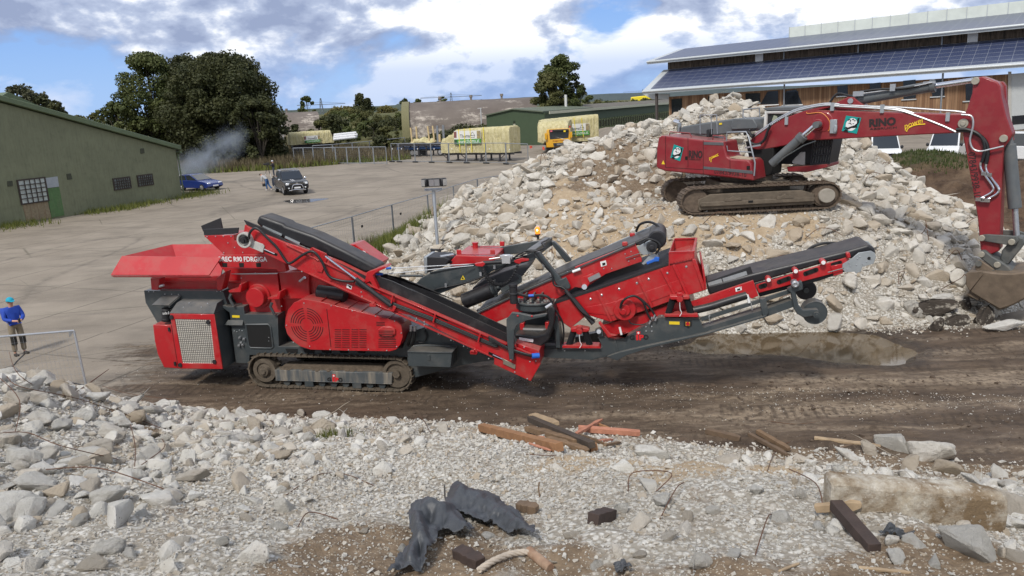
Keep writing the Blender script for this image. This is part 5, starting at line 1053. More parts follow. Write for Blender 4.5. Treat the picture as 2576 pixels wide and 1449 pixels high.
# upper structure
TOP=seq(e,(166,935),(170,770),(186,668),(215,650),(585,690),(768,704),(786,800),(800,842),(830,860),(985,868),(1012,900),(1036,1055),(900,1038),(590,1003),(250,970),(185,948))
up=part('upper_structure',XRED,ex,XU,TOP,0,1.05,.05,3)
part('counterweight',XRED,up,XU,seq(e,(168,935),(172,770),(190,668),(230,655),(585,690),(590,1003),(250,970)),1.0,2.95,.08,3)
part('rear_deck',XRED,up,XU,seq(e,(590,700),(768,712),(800,850),(1000,880),(1010,1030),(590,990)),1.0,2.0,.03)
dk=part('front_deck',XRED,ex,XU,seq(e,(1330,930),(1500,922),(1690,905),(1692,935),(1510,978),(1340,975)),1.75,2.95,.02)
for A in(((250,655),(250,935)),((450,670),(450,935)),((586,692),(586,1000)),((824,862),(826,985))):
    b=MB(); b.bar(pt(XU,e,*A[0],-.003),pt(XU,e,*A[1],-.003),.012,.006,(0,1,0)); b.build('panel_seam',DARK,up)
b=MB(); b.bar(pt(XU,e,250,935,-.003),pt(XU,e,586,955,-.003),.006,.012); b.build('panel_seam',DARK,up)
VENT=mat('grey_vent_strip',(.09,.095,.1),.6)
part('vent_strip',VENT,up,XU,seq(e,(590,708),(764,713),(768,740),(590,733)),-.012,.02,.004); part('vent_strip',VENT,up,XU,seq(e,(588,926),(1022,966),(1026,994),(588,950)),-.012,.02,.004)
b=MB(); b.cbox(pt(XU,e,435,852,-.01),(.08,.02,.11)); b.build('door_latch',DARK,up); b=MB(); b.cbox(pt(XU,e,988,938,-.01),(.1,.02,.11)); b.build('door_latch',DARK,up)
part('step_pad',mat('sandy_step',(.42,.34,.24),.95,var=.2,bump=.4),up,XU,seq(e,(800,846),(1000,874),(1000,866),(830,842)),.12,.7,0)
hd=part('engine_hood',XGRY,ex,XU,seq(e,(378,608),(392,572),(560,542),(850,502),(1030,503),(1062,555),(1064,610),(700,650),(380,640)),1.35,2.75,.05,2)
part('hood_step',XGRY,hd,XU,seq(e,(830,560),(850,500),(1032,500),(1066,560),(1066,590),(835,600)),1.25,1.4,.03,2); part('hood_sticker',YEL,hd,XU,seq(e,(727,540),(752,538),(752,553),(728,556)),1.33,1.36,0)
b=MB(); q=pt(XU,e,372,560,1.9); b.cyl(q+Vector((0,0,-.25)),q+Vector((0,0,.08)),.09,n=14); b.cyl(q+Vector((0,0,.08)),q+Vector((-.2,0,.14)),.09,n=14); b.build('exhaust_pipe',CHROME,hd)
part('intake_box',BLK,up,XU,seq(e,(612,600),(645,592),(640,665),(614,665)),.25,.5,.015)
def rail(par,L,r=.022,m=GALV,n=3): 
    b=MB(); b.tube([pt(XU,c,x,y,v) for c,x,y,v in L],r,8); return b.build('handrail',m,par)
rail(up,[(e,560,640,.35),(e,558,470,.35),(e,705,466,.35),(e,712,635,.35)]); rail(up,[(e,655,470,.35),(e,660,640,.35)],.018)
rail(up,[(e,793,700,.1),(e,800,624,.1),(e,968,618,.1),(e,990,660,.05),(e,1048,895,-.03),(e,1040,1010,-.03)],.026); rail(up,[(e,796,740,.1),(e,805,787,.1),(e,1022,802,.05)],.02)
rail(up,[(e,285,650,.3),(e,290,617,.3),(e,465,630,.3),(e,482,665,.3)],.018,XRED); rail(up,[(e,672,690,.2),(e,675,650,.2),(e,770,655,.2),(e,782,690,.2)],.018,XRED)
rail(hd,[(e,1000,600,1.3),(e,1005,540,1.3),(e,940,480,1.3),(e,943,420,1.3),(e,1085,405,2.6),(e,1100,600,2.6)],.022)
CABW=mat('cab_pale_frame',(.6,.6,.57),.45,var=.08,dust=(.4,.36,.3),dustamt=.2); GLASS=mat('dark_glass',(.02,.025,.028),.06,var=0,spec=.7)
cb=part('cab',BLK,ex,XU,seq(e,(1135,640),(1150,440),(1600,425),(1690,440),(1745,700),(1700,915),(1200,905),(1190,700)),1.95,2.95,.04,2)
part('cab_roof',XGRY,cb,XU,seq(e,(1112,408),(1180,398),(1700,385),(1720,405),(1690,440),(1150,432)),1.85,3.0,.03,2)
b=MB(); b.tube([pt(XU,e,*q,1.93) for q in((1135,640),(1150,445),(1320,440),(1700,430))],.07,8); b.build('cab_pillar',CABW,cb)
part('cab_window',GLASS,cb,XU,seq(e,(1180,600),(1190,460),(1340,455),(1640,445),(1690,700),(1400,700),(1250,620)),1.93,1.96,.005); part('cab_door_panel',CABW,cb,XU,seq(e,(1375,880),(1450,800),(1495,795),(1490,918),(1380,905)),1.9,1.96,.02); part('cab_seat',mat('seat_fabric',(.3,.33,.24),.9),cb,XU,seq(e,(1195,520),(1215,470),(1245,480),(1250,530)),1.915,1.93,.01)
part('windscreen',mat('pale_painted_glass',(.40,.40,.38),.12,var=.35,vscale=2.5),cb,XU,seq(e,(1560,700),(1745,682),(1712,890),(1540,905)),1.9,1.95,.005)  # opaque pale pane: brightness seen through the glass painted into the colour
for i in range(8): t_=i/7; b=MB(); b.bar(pt(XU,e,1572+168*t_,698-16*t_,1.86),pt(XU,e,1545+162*t_,918-12*t_,1.86),.045,.05,(0,1,0)); b.build('guard_bar',mat('guard_bars',(.025,.025,.028),.5),cb)
for y in(700,762,830,908): b=MB(); b.bar(pt(XU,e,1570-(y-700)*.13,y,1.84),pt(XU,e,1742-(y-700)*.16,y-16,1.84),.05,.06,(0,1,0)); b.build('guard_rail',mat('guard_bars',(.025,.025,.028),.5),cb)
# boom
BOOM=seq(e,(1000,700),(1040,640),(1120,592),(1290,502),(1480,432),(1640,388),(1760,388))+seq(g,(120,262),(560,276),(800,285),(900,282),(945,305),(955,340),(940,375),(895,388),(540,405),(120,428))+seq(e,(1500,692),(1300,745),(1085,785),(1020,770))
bm_=part('boom',XRED,ex,XU,BOOM,1.12,1.78,.03,2)
b=MB(); q=pt(XU,e,1650,530,1.1); b.cyl(q,q+Vector((0,.1,0)),.3,.36,28); q2=pt(XU,e,1600,555,1.0); b.cyl(q2,q2+Vector((0,.15,0)),.17,n=20); b.build('cylinder_boss',XRED,bm_,bev=.02)
part('boom_bracket',XRED,bm_,XU,seq(g,(185,232),(270,190),(300,190),(325,214),(370,245),(420,262),(200,262)),1.2,1.7,.02)
b=MB(); q=pt(XU,g,283,212,1.15); b.cyl(q,q+Vector((0,.6,0)),.08,n=16); b.build('bracket_pin',STEEL,bm_)
ac=MB(); ac.cyl(pt(XU,g,315,208,1.45),pt(XU,g,742,130,1.45),.155,n=24); ac.cyl(pt(XU,g,725,133,1.45),pt(XU,g,752,128,1.45),.185,n=24); ac=ac.build('arm_cylinder',XGRY,ex,bev=.01)
b=MB(); b.cyl(pt(XU,g,745,130,1.45),pt(XU,g,962,98,1.45),.075,n=16); b.build('piston_rod',CHROME,ac)
b=MB(); b.tube(curve([pt(XU,g,170,220,1.3),pt(XU,g,215,172,1.3),pt(XU,g,290,185,1.25),pt(XU,g,330,165,1.25),pt(XU,g,430,150,1.25),pt(XU,g,600,140,1.25),pt(XU,g,740,105,1.3)]),.035,8); b.build('hose',HOSE,ac)
b=MB(); b.tube([pt(XU,g,*q,1.25) for q in((320,175),(450,158),(620,135),(735,110))],.022,8); b.cbox(pt(XU,g,330,172,1.25),(.3,.12,.14)); b.cbox(pt(XU,g,518,138,1.25),(.14,.08,.2)); b.cbox(pt(XU,g,720,110,1.3),(.3,.08,.06)); b.build('hydraulic_pipe',STEEL,ac)
for s,(v,dy) in enumerate(((1.2,0),(1.12,14))):
    b=MB(); b.tube(curve([pt(XU,c,x,y+dy*(1 if c is e else .6),v) for c,x,y in((e,1020,660),(e,1150,570),(e,1290,480),(e,1440,412),(e,1660,368),(e,1800,372),(g,190,232),(g,380,242),(g,545,255),(g,660,290),(g,790,340),(g,868,376))],4),.03,8); b.build('hydraulic_pipe',STEEL,bm_)
b=MB(); b.tube(curve([pt(XU,c,x,y,1.3) for c,x,y in((g,300,236),(g,560,248),(g,760,262),(g,890,272),(g,940,290),(g,962,330),(g,955,370))],4),.028,8); b.build('hydraulic_pipe',STEEL,bm_)
for c,x,y in((e,1330,520),(g,185,244),(g,460,255),(g,822,300)): b=MB(); b.cbox(pt(XU,c,x,y,1.1),(.1,.08,.24)); b.build('pipe_clamp',PLATE,bm_)
b=MB(); b.cbox(pt(XU,e,1748,570,1.08),(.2,.1,.42)); b.cbox(pt(XU,e,1765,590,1.04),(.1,.1,.2)); b.build('work_lamp',PLATE,bm_,bev=.015)
b=MB(); b.tube(curve([pt(XU,e,x,y,1.1) for x,y in((1510,440),(1520,455),(1640,450),(1710,520),(1712,590),(1700,610))]),.014,6); b.build('lamp_cable',mat('orange_cable',(.7,.25,.05),.5),bm_)
b=MB(); b.tube(curve([pt(XU,e,x,y,.95) for x,y in((985,660),(1010,715),(1070,730),(1130,690),(1160,610),(1185,560))]),.045,8); b.build('hose',HOSE,bm_)
b=MB(); b.tube(curve([pt(XU,e,x,y,1.0) for x,y in((950,640),(990,620),(1020,660),(1040,640))]),.05,8); b.build('hose',HOSE,up)
b=MB(); b.bar(pt(XU,e,960,760,.9),pt(XU,e,1100,735,.9),.05,.05); b.build('hydraulic_pipe',STEEL,up)
b=MB(); q=pt(XU,g,905,337,1.06); b.cyl(q,q+Vector((0,.8,0)),.13,n=20); b.cyl(q+Vector((0,-.03,0)),q,.07,n=10); b.build('arm_pin',mat('bare_pin',(.4,.37,.3),.5,.5),bm_,bev=.01)
for s,v in enumerate((.72,2.1)):
    lc=MB(); lc.cyl(pt(XU,e,1195,905,v),pt(XU,e,1460,668,v),.135,n=22); lc.cyl(pt(XU,e,1440,690,v),pt(XU,e,1480,650,v),.165,n=22); lc=lc.build('boom_cylinder',XGRY,ex,bev=.01)
    b=MB(); b.cyl(pt(XU,e,1470,660,v),pt(XU,e,1585,560,v),.075,n=14); b.build('piston_rod',CHROME,lc); b=MB(); q=pt(XU,e,1588,556,v-.1); b.cyl(q,q+Vector((0,.3,0)),.1,n=16); b.build('rod_eye',XGRY,lc)
    b=MB(); b.tube([pt(XU,e,x,y,v-.15) for x,y in((1250,900),(1300,850),(1480,740),(1590,700))],.02,6); b.build('hydraulic_pipe',GRY,lc)
part('swing_bed',DARK,ex,XU,seq(e,(960,700),(1040,780),(1210,760),(1210,900),(1200,1000),(1040,1030),(1000,880)),1.1,1.9,.02)
# stick, linkage, bucket
STK=seq(g,(962,92),(1012,76),(1095,108),(1112,130),(1118,190),(1142,290),(1178,395),(1160,432),(1130,470),(1120,620),(1112,850),(1106,1040),(1060,1060),(1002,1036),(985,850),(948,640),(910,430),(895,345),(905,300),(928,255),(955,170))
sk=part('arm',XRED,ex,XU,STK,1.1,1.75,.03,2)
part('arm_side_plate',XRED,sk,XU,seq(g,(1075,105),(1125,105),(1142,130),(1145,210),(1172,390),(1185,430),(1150,450),(1120,300),(1108,130)),1.7,1.95,.02)
for x,y in((972,102),(1128,420)): b=MB(); q=pt(XU,g,x,y,1.02); b.cyl(q,q+Vector((0,.85,0)),.1,n=16); b.build('arm_pin',mat('bare_pin',(.4,.37,.3),.5,.5),sk,bev=.01)
bc_=MB(); bc_.cyl(pt(XU,g,1160,452,1.45),pt(XU,g,1192,805,1.45),.165,n=24); bc_.cyl(pt(XU,g,1150,415,1.45),pt(XU,g,1160,460,1.45),.12,n=16); bc_=bc_.build('bucket_cylinder',XGRY,ex,bev=.015)
b=MB(); b.cyl(pt(XU,g,1192,800,1.45),pt(XU,g,1202,960,1.45),.075,n=14); b.build('piston_rod',STEEL,bc_)
b=MB(); b.tube(curve([pt(XU,g,x,y,1.02) for x,y in((870,374),(940,378),(1000,405),(1036,450),(1042,510),(1032,560))],4),.05,8); b.tube(curve([pt(XU,g,x,y,1.0) for x,y in((868,370),(930,370),(990,395),(1020,440),(1024,500),(1008,552))],4),.045,8); b.build('hose',HOSE,sk)
b=MB(); b.tube(curve([pt(XU,g,x,y,.98) for x,y in((895,288),(950,295),(962,335),(955,380),(944,430),(960,475),(1000,490),(1060,478),(1130,462))],4),.028,8); b.build('hydraulic_pipe',STEEL,sk)
for dx,dy in((0,0),(30,8)):
    b=MB(); b.tube(curve([pt(XU,g,x+dx,y+dy,1.02) for x,y in((1005,545),(1004,585),(1040,640),(1072,690),(1058,720),(995,752))],4),.034,8); b.cbox(pt(XU,g,1022+dx,612+dy,1.02),(.12,.1,.1)); b.cbox(pt(XU,g,1000+dx,755+dy*.6,1.02),(.22,.1,.1)); b.build('hydraulic_pipe',CHROME,sk)
LNK=mat('worn_linkage_grey',(.10,.105,.10),.55,.3,var=.25,vscale=5,dust=(.25,.22,.18),dustamt=.3)
lk=part('bucket_linkage',LNK,ex,XU,seq(k_,(1015,165),(1050,128),(1130,122),(1500,145),(1530,200),(1490,260),(1400,262),(1060,205),(1025,195)),.98,1.08,.015)
part('tipping_link',LNK,lk,XU,seq(k_,(1290,440),(1310,330),(1380,250),(1430,190),(1520,150),(1600,170),(1597,260),(1500,380),(1400,510),(1330,500)),1.1,1.6,.03); part('link_plate',LNK,lk,XU,seq(k_,(1290,70),(1500,75),(1600,100),(1597,150),(1290,125)),1.7,1.8,.01)
cp=part('quick_coupler',LNK,lk,XU,seq(k_,(1005,370),(1040,328),(1095,328),(1190,410),(1300,470),(1400,540),(1450,600),(1440,650),(1390,682),(1310,670),(1230,590),(1150,520),(1060,450),(1015,415)),.95,1.85,.03)
for x,y in((1048,172),(1435,222),(1045,382),(1250,515)): b=MB(); q=pt(XU,k_,x,y,.9); b.cyl(q,q+Vector((0,.1,0)),.085,n=14); b.build('linkage_pin',mat('bare_pin',(.4,.37,.3),.5,.5),lk,bev=.01)
BKT=mat('earth_worn_bucket',(.10,.075,.052),.62,.35,var=.3,vscale=3,col2=(.19,.145,.105),c2scale=2.2,dust=(.25,.19,.13),dustamt=.35,bump=.25,bscale=12)
bk=part('bucket',BKT,ex,XU,seq(k_,(852,618),(846,772),(905,872),(1060,965),(1285,1098),(1450,1040),(1640,940),(1760,800),(1740,620),(1600,600),(1450,620),(1330,620),(1200,610),(1060,590)),.62,2.25,.05,2)
part('bucket_ear',BKT,bk,XU,seq(k_,(965,575),(975,480),(1010,448),(1060,470),(1200,565),(1330,700),(1350,860),(1240,760),(1080,610)),.9,1.0,.02); part('side_cutter',BKT,bk,XU,seq(k_,(850,615),(1060,590),(1070,640),(900,860),(846,772)),.58,.64,.02)
for x,y in((1010,500),(1190,618)): b=MB(); q=pt(XU,k_,x,y,.84); b.cyl(q,q+Vector((0,.1,0)),.08,n=14); b.build('bucket_pin',LNK,bk)
for i in range(5):
    v=.7+i*.36; q=pt(XU,k_,905,875,.62); b=MB(); b.prism([(q.x-.02,q.z+.03),(q.x+.25,q.z-.12),(q.x+.2,q.z-.22),(q.x-.1,q.z-.08)],v,v+.14); b.build('bucket_tooth',BKT,bk,bev=.01)
# lettering and emblem
TEAL=mat('teal_decal',(.0,.28,.26),.5,var=.03); LB=mat('black_lettering',(.02,.012,.012),.55,var=.05)
def emblem(par,Q,v):
    part('emblem_plate',TEAL,par,XU,[(e,)+q for q in Q],v,v+.01,0)
    q=[pt(XU,e,*p,v-.004) for p in Q]; at=lambda s,t:(q[0].lerp(q[1],s)).lerp(q[3].lerp(q[2],s),t)
    b=MB(); b.add([at(.5+.36*math.cos(a),.5+.40*math.sin(a)) for a in np.linspace(0,2*math.pi,28)[:-1]],[tuple(range(27))]); b.build('emblem_disc',WHT,par)
    b=MB(); 
    for L in([(.2,.28),(.3,.2),(.4,.26),(.36,.34)],[(.45,.2),(.55,.15),(.62,.25),(.7,.22)],[(.3,.45),(.42,.42),(.5,.5)],[(.1,.8),(.25,.72),(.4,.8),(.5,.74)]):
        b.tube([at(*p)+Vector((0,-.004,0)) for p in L],.012,5)
    for L in([(.78,.08),(.9,.0),(.95,.3),(.86,.5),(.92,.62),(.75,.68),(.55,.72),(.35,.86),(.2,.8),(.5,.62),(.7,.52),(.82,.38)],[(.55,.42),(.66,.4),(.6,.48)],[(.12,1.0),(.2,.84),(.42,.9),(.4,1.0)]):
        b.add([at(*p)+Vector((0,-.004,0)) for p in L],[tuple(range(len(L)))])
    b.build('emblem_head',DARK,par)
emblem(up,[(325,730),(410,760),(380,880),(293,848)],-.012); emblem(bm_,[(1860,473),(1995,492),(1955,635),(1820,610)],1.10)
text('lettering','RINO',LB,up,pt(XU,e,456,848,-.006),pt(XU,e,578,852,-.006),.24,bold=.04); text('small_lettering','ABBRUCH',LB,up,pt(XU,e,458,868,-.006),pt(XU,e,560,874,-.006),.05)
YL=mat('yellow_lettering',(.85,.6,.03),.5,var=.02)
text('lettering','power',YL,up,pt(XU,e,640,868,-.006),pt(XU,e,726,828,-.006),None,shear=.25,squash=1.15); b=MB(); b.tube(curve([pt(XU,e,x,y,-.006) for x,y in((655,888),(660,860),(690,842),(724,830))]),.011,5); b.build('underline',YL,up)
text('lettering','07843/9938-10',LB,up,pt(XU,e,682,990,-.006),pt(XU,e,968,1022,-.006),.13)
text('lettering','RINO',LB,bm_,pt(XU,h,222,165,1.112),pt(XU,h,532,140,1.112),None,bold=.05); text('small_lettering','ABBRUCH',LB,bm_,pt(XU,h,228,205,1.112),pt(XU,h,540,185,1.112),.06)
text('lettering','power',YL,bm_,pt(XU,h,632,192,1.112),pt(XU,h,872,105,1.112),None,shear=.25,squash=1.1); b=MB(); b.tube(curve([pt(XU,h,x,y,1.112) for x,y in((655,222),(680,180),(760,145),(872,134))]),.016,5); b.build('underline',YL,bm_)
text('lettering','07843/9938-10',LB,sk,pt(XU,h,1368,468,1.092),pt(XU,h,1440,1000,1.092),.17)
part('warning_triangle',YEL,up,XU,seq(e,(229,872),(243,908),(214,906)),-.006,.01,0)
# ------------------------------------------------------------------ buildings
L1=crop(0,300,2576/1100); L2=crop(1000,350,2.576); L3=crop(1900,350,3.22); L4=crop(2550,0,2576/1546); L5=crop(900,350,5.152); L6=crop(1500,350,2459/560); L7=crop(1040,640,2174/240)
def gpl(c,x,y): return gp(*c(x,y))
SHEDW=mat('green_render_wall',(.175,.188,.115),.85,var=.14,vscale=.7,dust=(.075,.075,.05),dustamt=.25,streak=.35,bump=.15,bscale=8)
SHEDR=mat('green_metal_trim',(.10,.135,.07),.5,var=.12,vscale=1)
a0,a1=gp(458,497),gp(0,572); yaw=math.atan2(a0[1]-a1[1],a0[0]-a1[0])
SH=Frame(a1,yaw); sh=SH.root('green_shed','low pitched dark green shed with barred windows at the left edge','shed')
Q=SH.uws(L1,[(1700,1090),(1660,740),(1640,690)],0); ur=Q[0][0]; hl=SH.uw((0,258)); hr=SH.uw((446,378))
sl_=(hr[1]-hl[1])/(hr[0]-hl[0]); ul=hl[0]-9; wl=hl[1]-9*sl_
b=MB(); b.prism([(ul,0),(ur,0),(ur,hr[1]+sl_*(ur-hr[0])),(ul,wl)],0,16); b.build('wall',SHEDW,sh)
b=MB(); b.prism([(ul-.3,wl+.1-sl_*.3),(ur+.35,hr[1]+sl_*(ur+.35-hr[0])+.05),(ur+.35,hr[1]+sl_*(ur+.35-hr[0])+.42),(ul-.3,wl+.55)],-.35,16.3); b.build('roof',SHEDR,sh,bev=.03)
b=MB(); b.bar((ur+.3,-.3,hr[1]-.15),(ur+.3,16,hr[1]-.15),.2,.15); b.cyl((ur+.1,-.1,hr[1]-.3),(ur+.1,-.1,0),.05); b.build('gutter',SHEDR,sh)
def shedwin(P,bars,name='barred_window'):
    q=SH.uws(L1,P,0); u0=(q[0][0]+q[3][0])/2;u1=(q[1][0]+q[2][0])/2; w0=(q[2][1]+q[3][1])/2; w1=(q[0][1]+q[1][1])/2
    b=MB(); b.box(u0,u1,-.04,.02,w0,w1); o=b.build(name,mat('dull_pane',(.20,.23,.22),.2,var=.35,vscale=3),sh)
    b=MB(); t=.09
    for A in((u0-t,u1+t,w0-t,w0),(u0-t,u1+t,w1,w1+t),(u0-t,u0,w0,w1),(u1,u1+t,w0,w1)): b.box(A[0],A[1],-.09,.02,A[2],A[3])
    b.build('frame',mat('rusty_dark_frame',(.045,.035,.028),.7,var=.3),o)
    b=MB()
    for i in range(1,bars[0]): b.bar((u0+(u1-u0)*i/bars[0],-.12,w0),(u0+(u1-u0)*i/bars[0],-.12,w1),.05,.05)
    for i in range(1,bars[1]): b.bar((u0,-.12,w0+(w1-w0)*i/bars[1]),(u1,-.12,w0+(w1-w0)*i/bars[1]),.05,.05)
    b.build('window_bars',mat('rusty_dark_frame',(.045,.035,.028),.7,var=.3),o)
PANEW=shedwin([(165,995),(410,965),(445,1175),(205,1200)],(5,5),'steel_window'); shedwin([(1062,978),(1205,962),(1220,1052),(1075,1070)],(7,4)); shedwin([(1288,948),(1415,935),(1428,1020),(1300,1035)],(7,4))
for o in sh.children:
    if o.name.startswith('steel_window'): o.data.materials[0]=mat('whitened_pane',(.45,.5,.47),.3,var=.3,vscale=4)
part('door',mat('green_door',(.07,.15,.05),.6,var=.2,streak=.3),sh,SH,seq(L1,(435,1065),(555,1050),(605,1312),(485,1338)),-.05,.02,.01); part('door_top_panel',mat('grey_door_panel',(.3,.33,.35),.6,var=.1),sh,SH,seq(L1,(412,968),(540,950),(555,1045),(430,1062)),-.05,.02,.01)
part('rust_apron',mat('rust_stained_wall',(.23,.19,.12),.9,var=.25,dust=(.13,.06,.03),streak=.7),sh,SH,seq(L1,(205,1200),(440,1175),(485,1338),(250,1372)),-.02,.02,.0)
for P in(((1315,690),(1350,686),(1356,732),(1322,738)),((625,928),(665,922),(680,975),(635,982)),((70,995),(118,990),(125,1040),(75,1045))): part('wall_vent',mat('dark_vent',(.05,.055,.035),.8),sh,SH,seq(L1,*P),-.05,.02,.01)
# second gable behind
q=dp(15,240,62); b=MB(); s2=thing('rear_shed','dark green gable rising behind the shed roof at the far left','shed',(q[0],q[1],0),yaw)
b.prism([(-10,0),(9,0),(9,q[2]-4.5),(0,q[2]-.2),(-10,q[2]-5)],0,8); b.build('wall',SHEDW,s2); b=MB(); b.prism([(0,q[2]-.15),(9.5,q[2]-4.7),(9.5,q[2]-4.3),(0,q[2]+.25),(-10.5,q[2]-4.9),(-10.5,q[2]-5.3)],-.4,8.4); b.build('roof',SHEDR,s2)
# --- timber barn with solar roofs
PB=dp(2576,330,72); ang=math.atan2(.61,-.79)
BW=mat('weathered_timber_boards',(.33,.19,.095),.8,var=.3,vscale=1.2,col2=(.17,.095,.05),c2scale=.6)
def boards():
    g=NG('vertical_timber_boards'); q=g.N.new('ShaderNodeSeparateXYZ'); g.L.new(g.tc,q.inputs[0]); s=g.math('MULTIPLY',q.outputs[0],4.2); id_=g.math('FLOOR',s); fr=g.math('FRACT',s)
    wn=g.N.new('ShaderNodeTexWhiteNoise'); wn.noise_dimensions='1D'; g.L.new(id_,wn.inputs['W'])
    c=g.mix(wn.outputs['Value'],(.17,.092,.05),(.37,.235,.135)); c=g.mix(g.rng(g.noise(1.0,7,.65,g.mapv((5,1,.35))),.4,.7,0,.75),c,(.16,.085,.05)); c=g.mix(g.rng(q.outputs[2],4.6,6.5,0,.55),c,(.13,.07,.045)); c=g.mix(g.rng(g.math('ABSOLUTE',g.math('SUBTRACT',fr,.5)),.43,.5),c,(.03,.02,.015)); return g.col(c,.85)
BRD=boards()
def oldboards():
    g=NG('silvered_timber_boards'); q=g.N.new('ShaderNodeSeparateXYZ'); g.L.new(g.tc,q.inputs[0]); n=g.noise(1.2,7,.7,g.mapv((6,1,.5))); c=g.mix(g.rng(n,.35,.65),(.035,.03,.026),(.20,.15,.11)); return g.col(c,.9)
OLD=oldboards()
bo=(PB[0],PB[1],1.9); byaw=math.atan2(-.61,.79)
BF=Frame(np.array(bo),byaw)
bn=BF.root('timber_barn','long timber clad barn with two tiers of solar panel roofs behind the heap','barn')
bn.rotation_euler=(0,R(-1.15),byaw)
_bm=bn.rotation_euler.to_matrix(); _U=np.array(_bm@Vector((1,0,0))); _Wb=np.array(_bm@Vector((0,0,1))); _Vb=np.array(_bm@Vector((0,1,0)))
class TF(Frame):
    def uw(s,p,v=0.):
        d=ray(*p); t=((s.o-CP)@_Vb+v)/(d@_Vb); q=CP+d*t-s.o; return (float(q@_U),float(q@_Wb))
BF=TF(np.array(bo),byaw)
eL=BF.uw((1640,248),0); eR=BF.uw((2576,178),0); wh=(BF.uw((1900,231),0)[1]+BF.uw((2400,193),0)[1])/2
wu0=BF.uw((1683,290),0)[0]; wu1=30.
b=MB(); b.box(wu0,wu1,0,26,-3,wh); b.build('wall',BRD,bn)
SOL=NG('solar_panels'); gq=SOL.N.new('ShaderNodeSeparateXYZ'); SOL.L.new(SOL.tc,gq.inputs[0])
def solmat():
    g=SOL; fx=g.math('FRACT',g.math('DIVIDE',gq.outputs[0],1.08)); fy=g.math('FRACT',g.math('DIVIDE',gq.outputs[1],.98))
    l=g.math('MAXIMUM',g.rng(g.math('ABSOLUTE',g.math('SUBTRACT',fx,.5)),.474,.49),g.rng(g.math('ABSOLUTE',g.math('SUBTRACT',fy,.5)),.462,.475))
    cx=g.math('FRACT',g.math('DIVIDE',gq.outputs[0],.18)); c=g.mix(g.noise(.3,3),(.03,.04,.085),(.05,.065,.125)); c=g.mix(g.math('MULTIPLY',g.rng(g.math('ABSOLUTE',g.math('SUBTRACT',cx,.5)),.44,.48),.25),c,(.12,.13,.17))
    c=g.mix(l,c,(.19,.205,.24)); g.b.inputs['Specular IOR Level'].default_value=.6; g.put(g.b.inputs['Base Color'],c); g.b.inputs['Roughness'].default_value=.3; return g.m
SOLM=solmat()
ed=BF.uw((1617,233),-1.6)
u0=ed[0]; we=(BF.uw((1800,219),-1.6)[1]+BF.uw((2500,166),-1.6)[1])/2
TRIM=mat('pale_zinc_trim',(.5,.53,.54),.5,.3,var=.08)
def roof(name,u0,u1,v0,w0,run,rise,par):
    b=MB(); b.prism([(0,0),(1,0),(1,1),(0,1)],0,1); b.v=[]; b.f=[]; b.m=[]
    P=[(u0,v0,w0),(u1,v0,w0),(u1,v0+run,w0+rise),(u0,v0+run,w0+rise)]
    plate(b,P,.14); rf=b.build(name,TRIM,par)
    b=MB(); L=math.hypot(run,rise); b.quad((.9,.28,0),(u1-u0,.28,0),(u1-u0,L-.15,0),(.9,L-.15,0)); sp=b.build('solar_panels',SOLM,rf); sp.location=(u0,v0,w0+.16); sp.rotation_euler=(math.atan2(rise,run),0,0)
    b=MB(); b.cyl((u0,v0-.08,w0+.02),(u1,v0-.08,w0+.02),.13,n=10); b.bar((u0,v0,w0-.12),(u1,v0,w0-.12),.06,.3); b.build('gutter',TRIM,rf)
    return rf
top_p=BF.uw((1680,183),4.2)
r1_=roof('lower_roof',u0,wu1,-1.6,we,5.8,BF.uw((2100,140),4.2)[1]-we,bn)
w2=BF.uw((2100,140),4.2)[1]; u2=BF.uw((1680,170),4.4)[0]; h2=BF.uw((2100,112),4.4)[1]
b=MB(); b.box(u2,wu1,4.4,21,w2-1,h2+.3); b.build('clerestory_wall',OLD,bn)
e2=BF.uw((1628,158),2.6); we2=(BF.uw((1800,137),2.6)[1]+BF.uw((2500,74),2.6)[1])/2; rt=BF.uw((2300,62),11)[1]
r2_=roof('upper_roof',e2[0],wu1,2.6,we2,9.4,rt-we2,bn)
ul_=BF.uw((1985,78),11.8)[0]; wl_=BF.uw((2300,60),11.8)[1]
b=MB(); b.box(ul_,wu1,11.8,14.5,rt-.2,rt+1.3); rg=b.build('ridge_light',mat('milky_skylight',(.62,.66,.6),.35,var=.1,vscale=.8),bn)
b=MB()
k=0
u=ul_
while u<wu1: b.box(u,u+.07,11.72,11.8,rt-.2,rt+1.35); u+=1.9
b.box(ul_,wu1,11.7,11.8,rt-.35,rt-.1); b.build('glazing_bars',TRIM,rg)
part('gable_trim',TRIM,bn,BF,[(None,1617,236),(None,1640,250),(None,1683,250),(None,1683,236)],0.2,.4,0)
b=MB()
for px in(1652,): q=BF.uw((px,260),-1.2); b.bar((q[0],-1.2,-2),(q[0],-1.2,we-.2),.28,.28)
b.build('corner_post',mat('dark_post',(.06,.05,.045),.7),bn)
DG=mat('dark_window_glass',(.012,.014,.018),.12,var=.2,vscale=.5,spec=.6)
def bwin(P,shape=None):
    o=part('window',DG,bn,BF,seq(None,*P),-.06,.05,0)
    q=[BF.uw(p,-.06) for p in P]; us=[a for a,_ in q]; ws=[c for _,c in q]
    b=MB(); b.box(min(us)-.06,max(us)+.06,-.13,0,min(ws)-.1,min(ws)); b.build('sill',WHT if shape else TRIM,o)
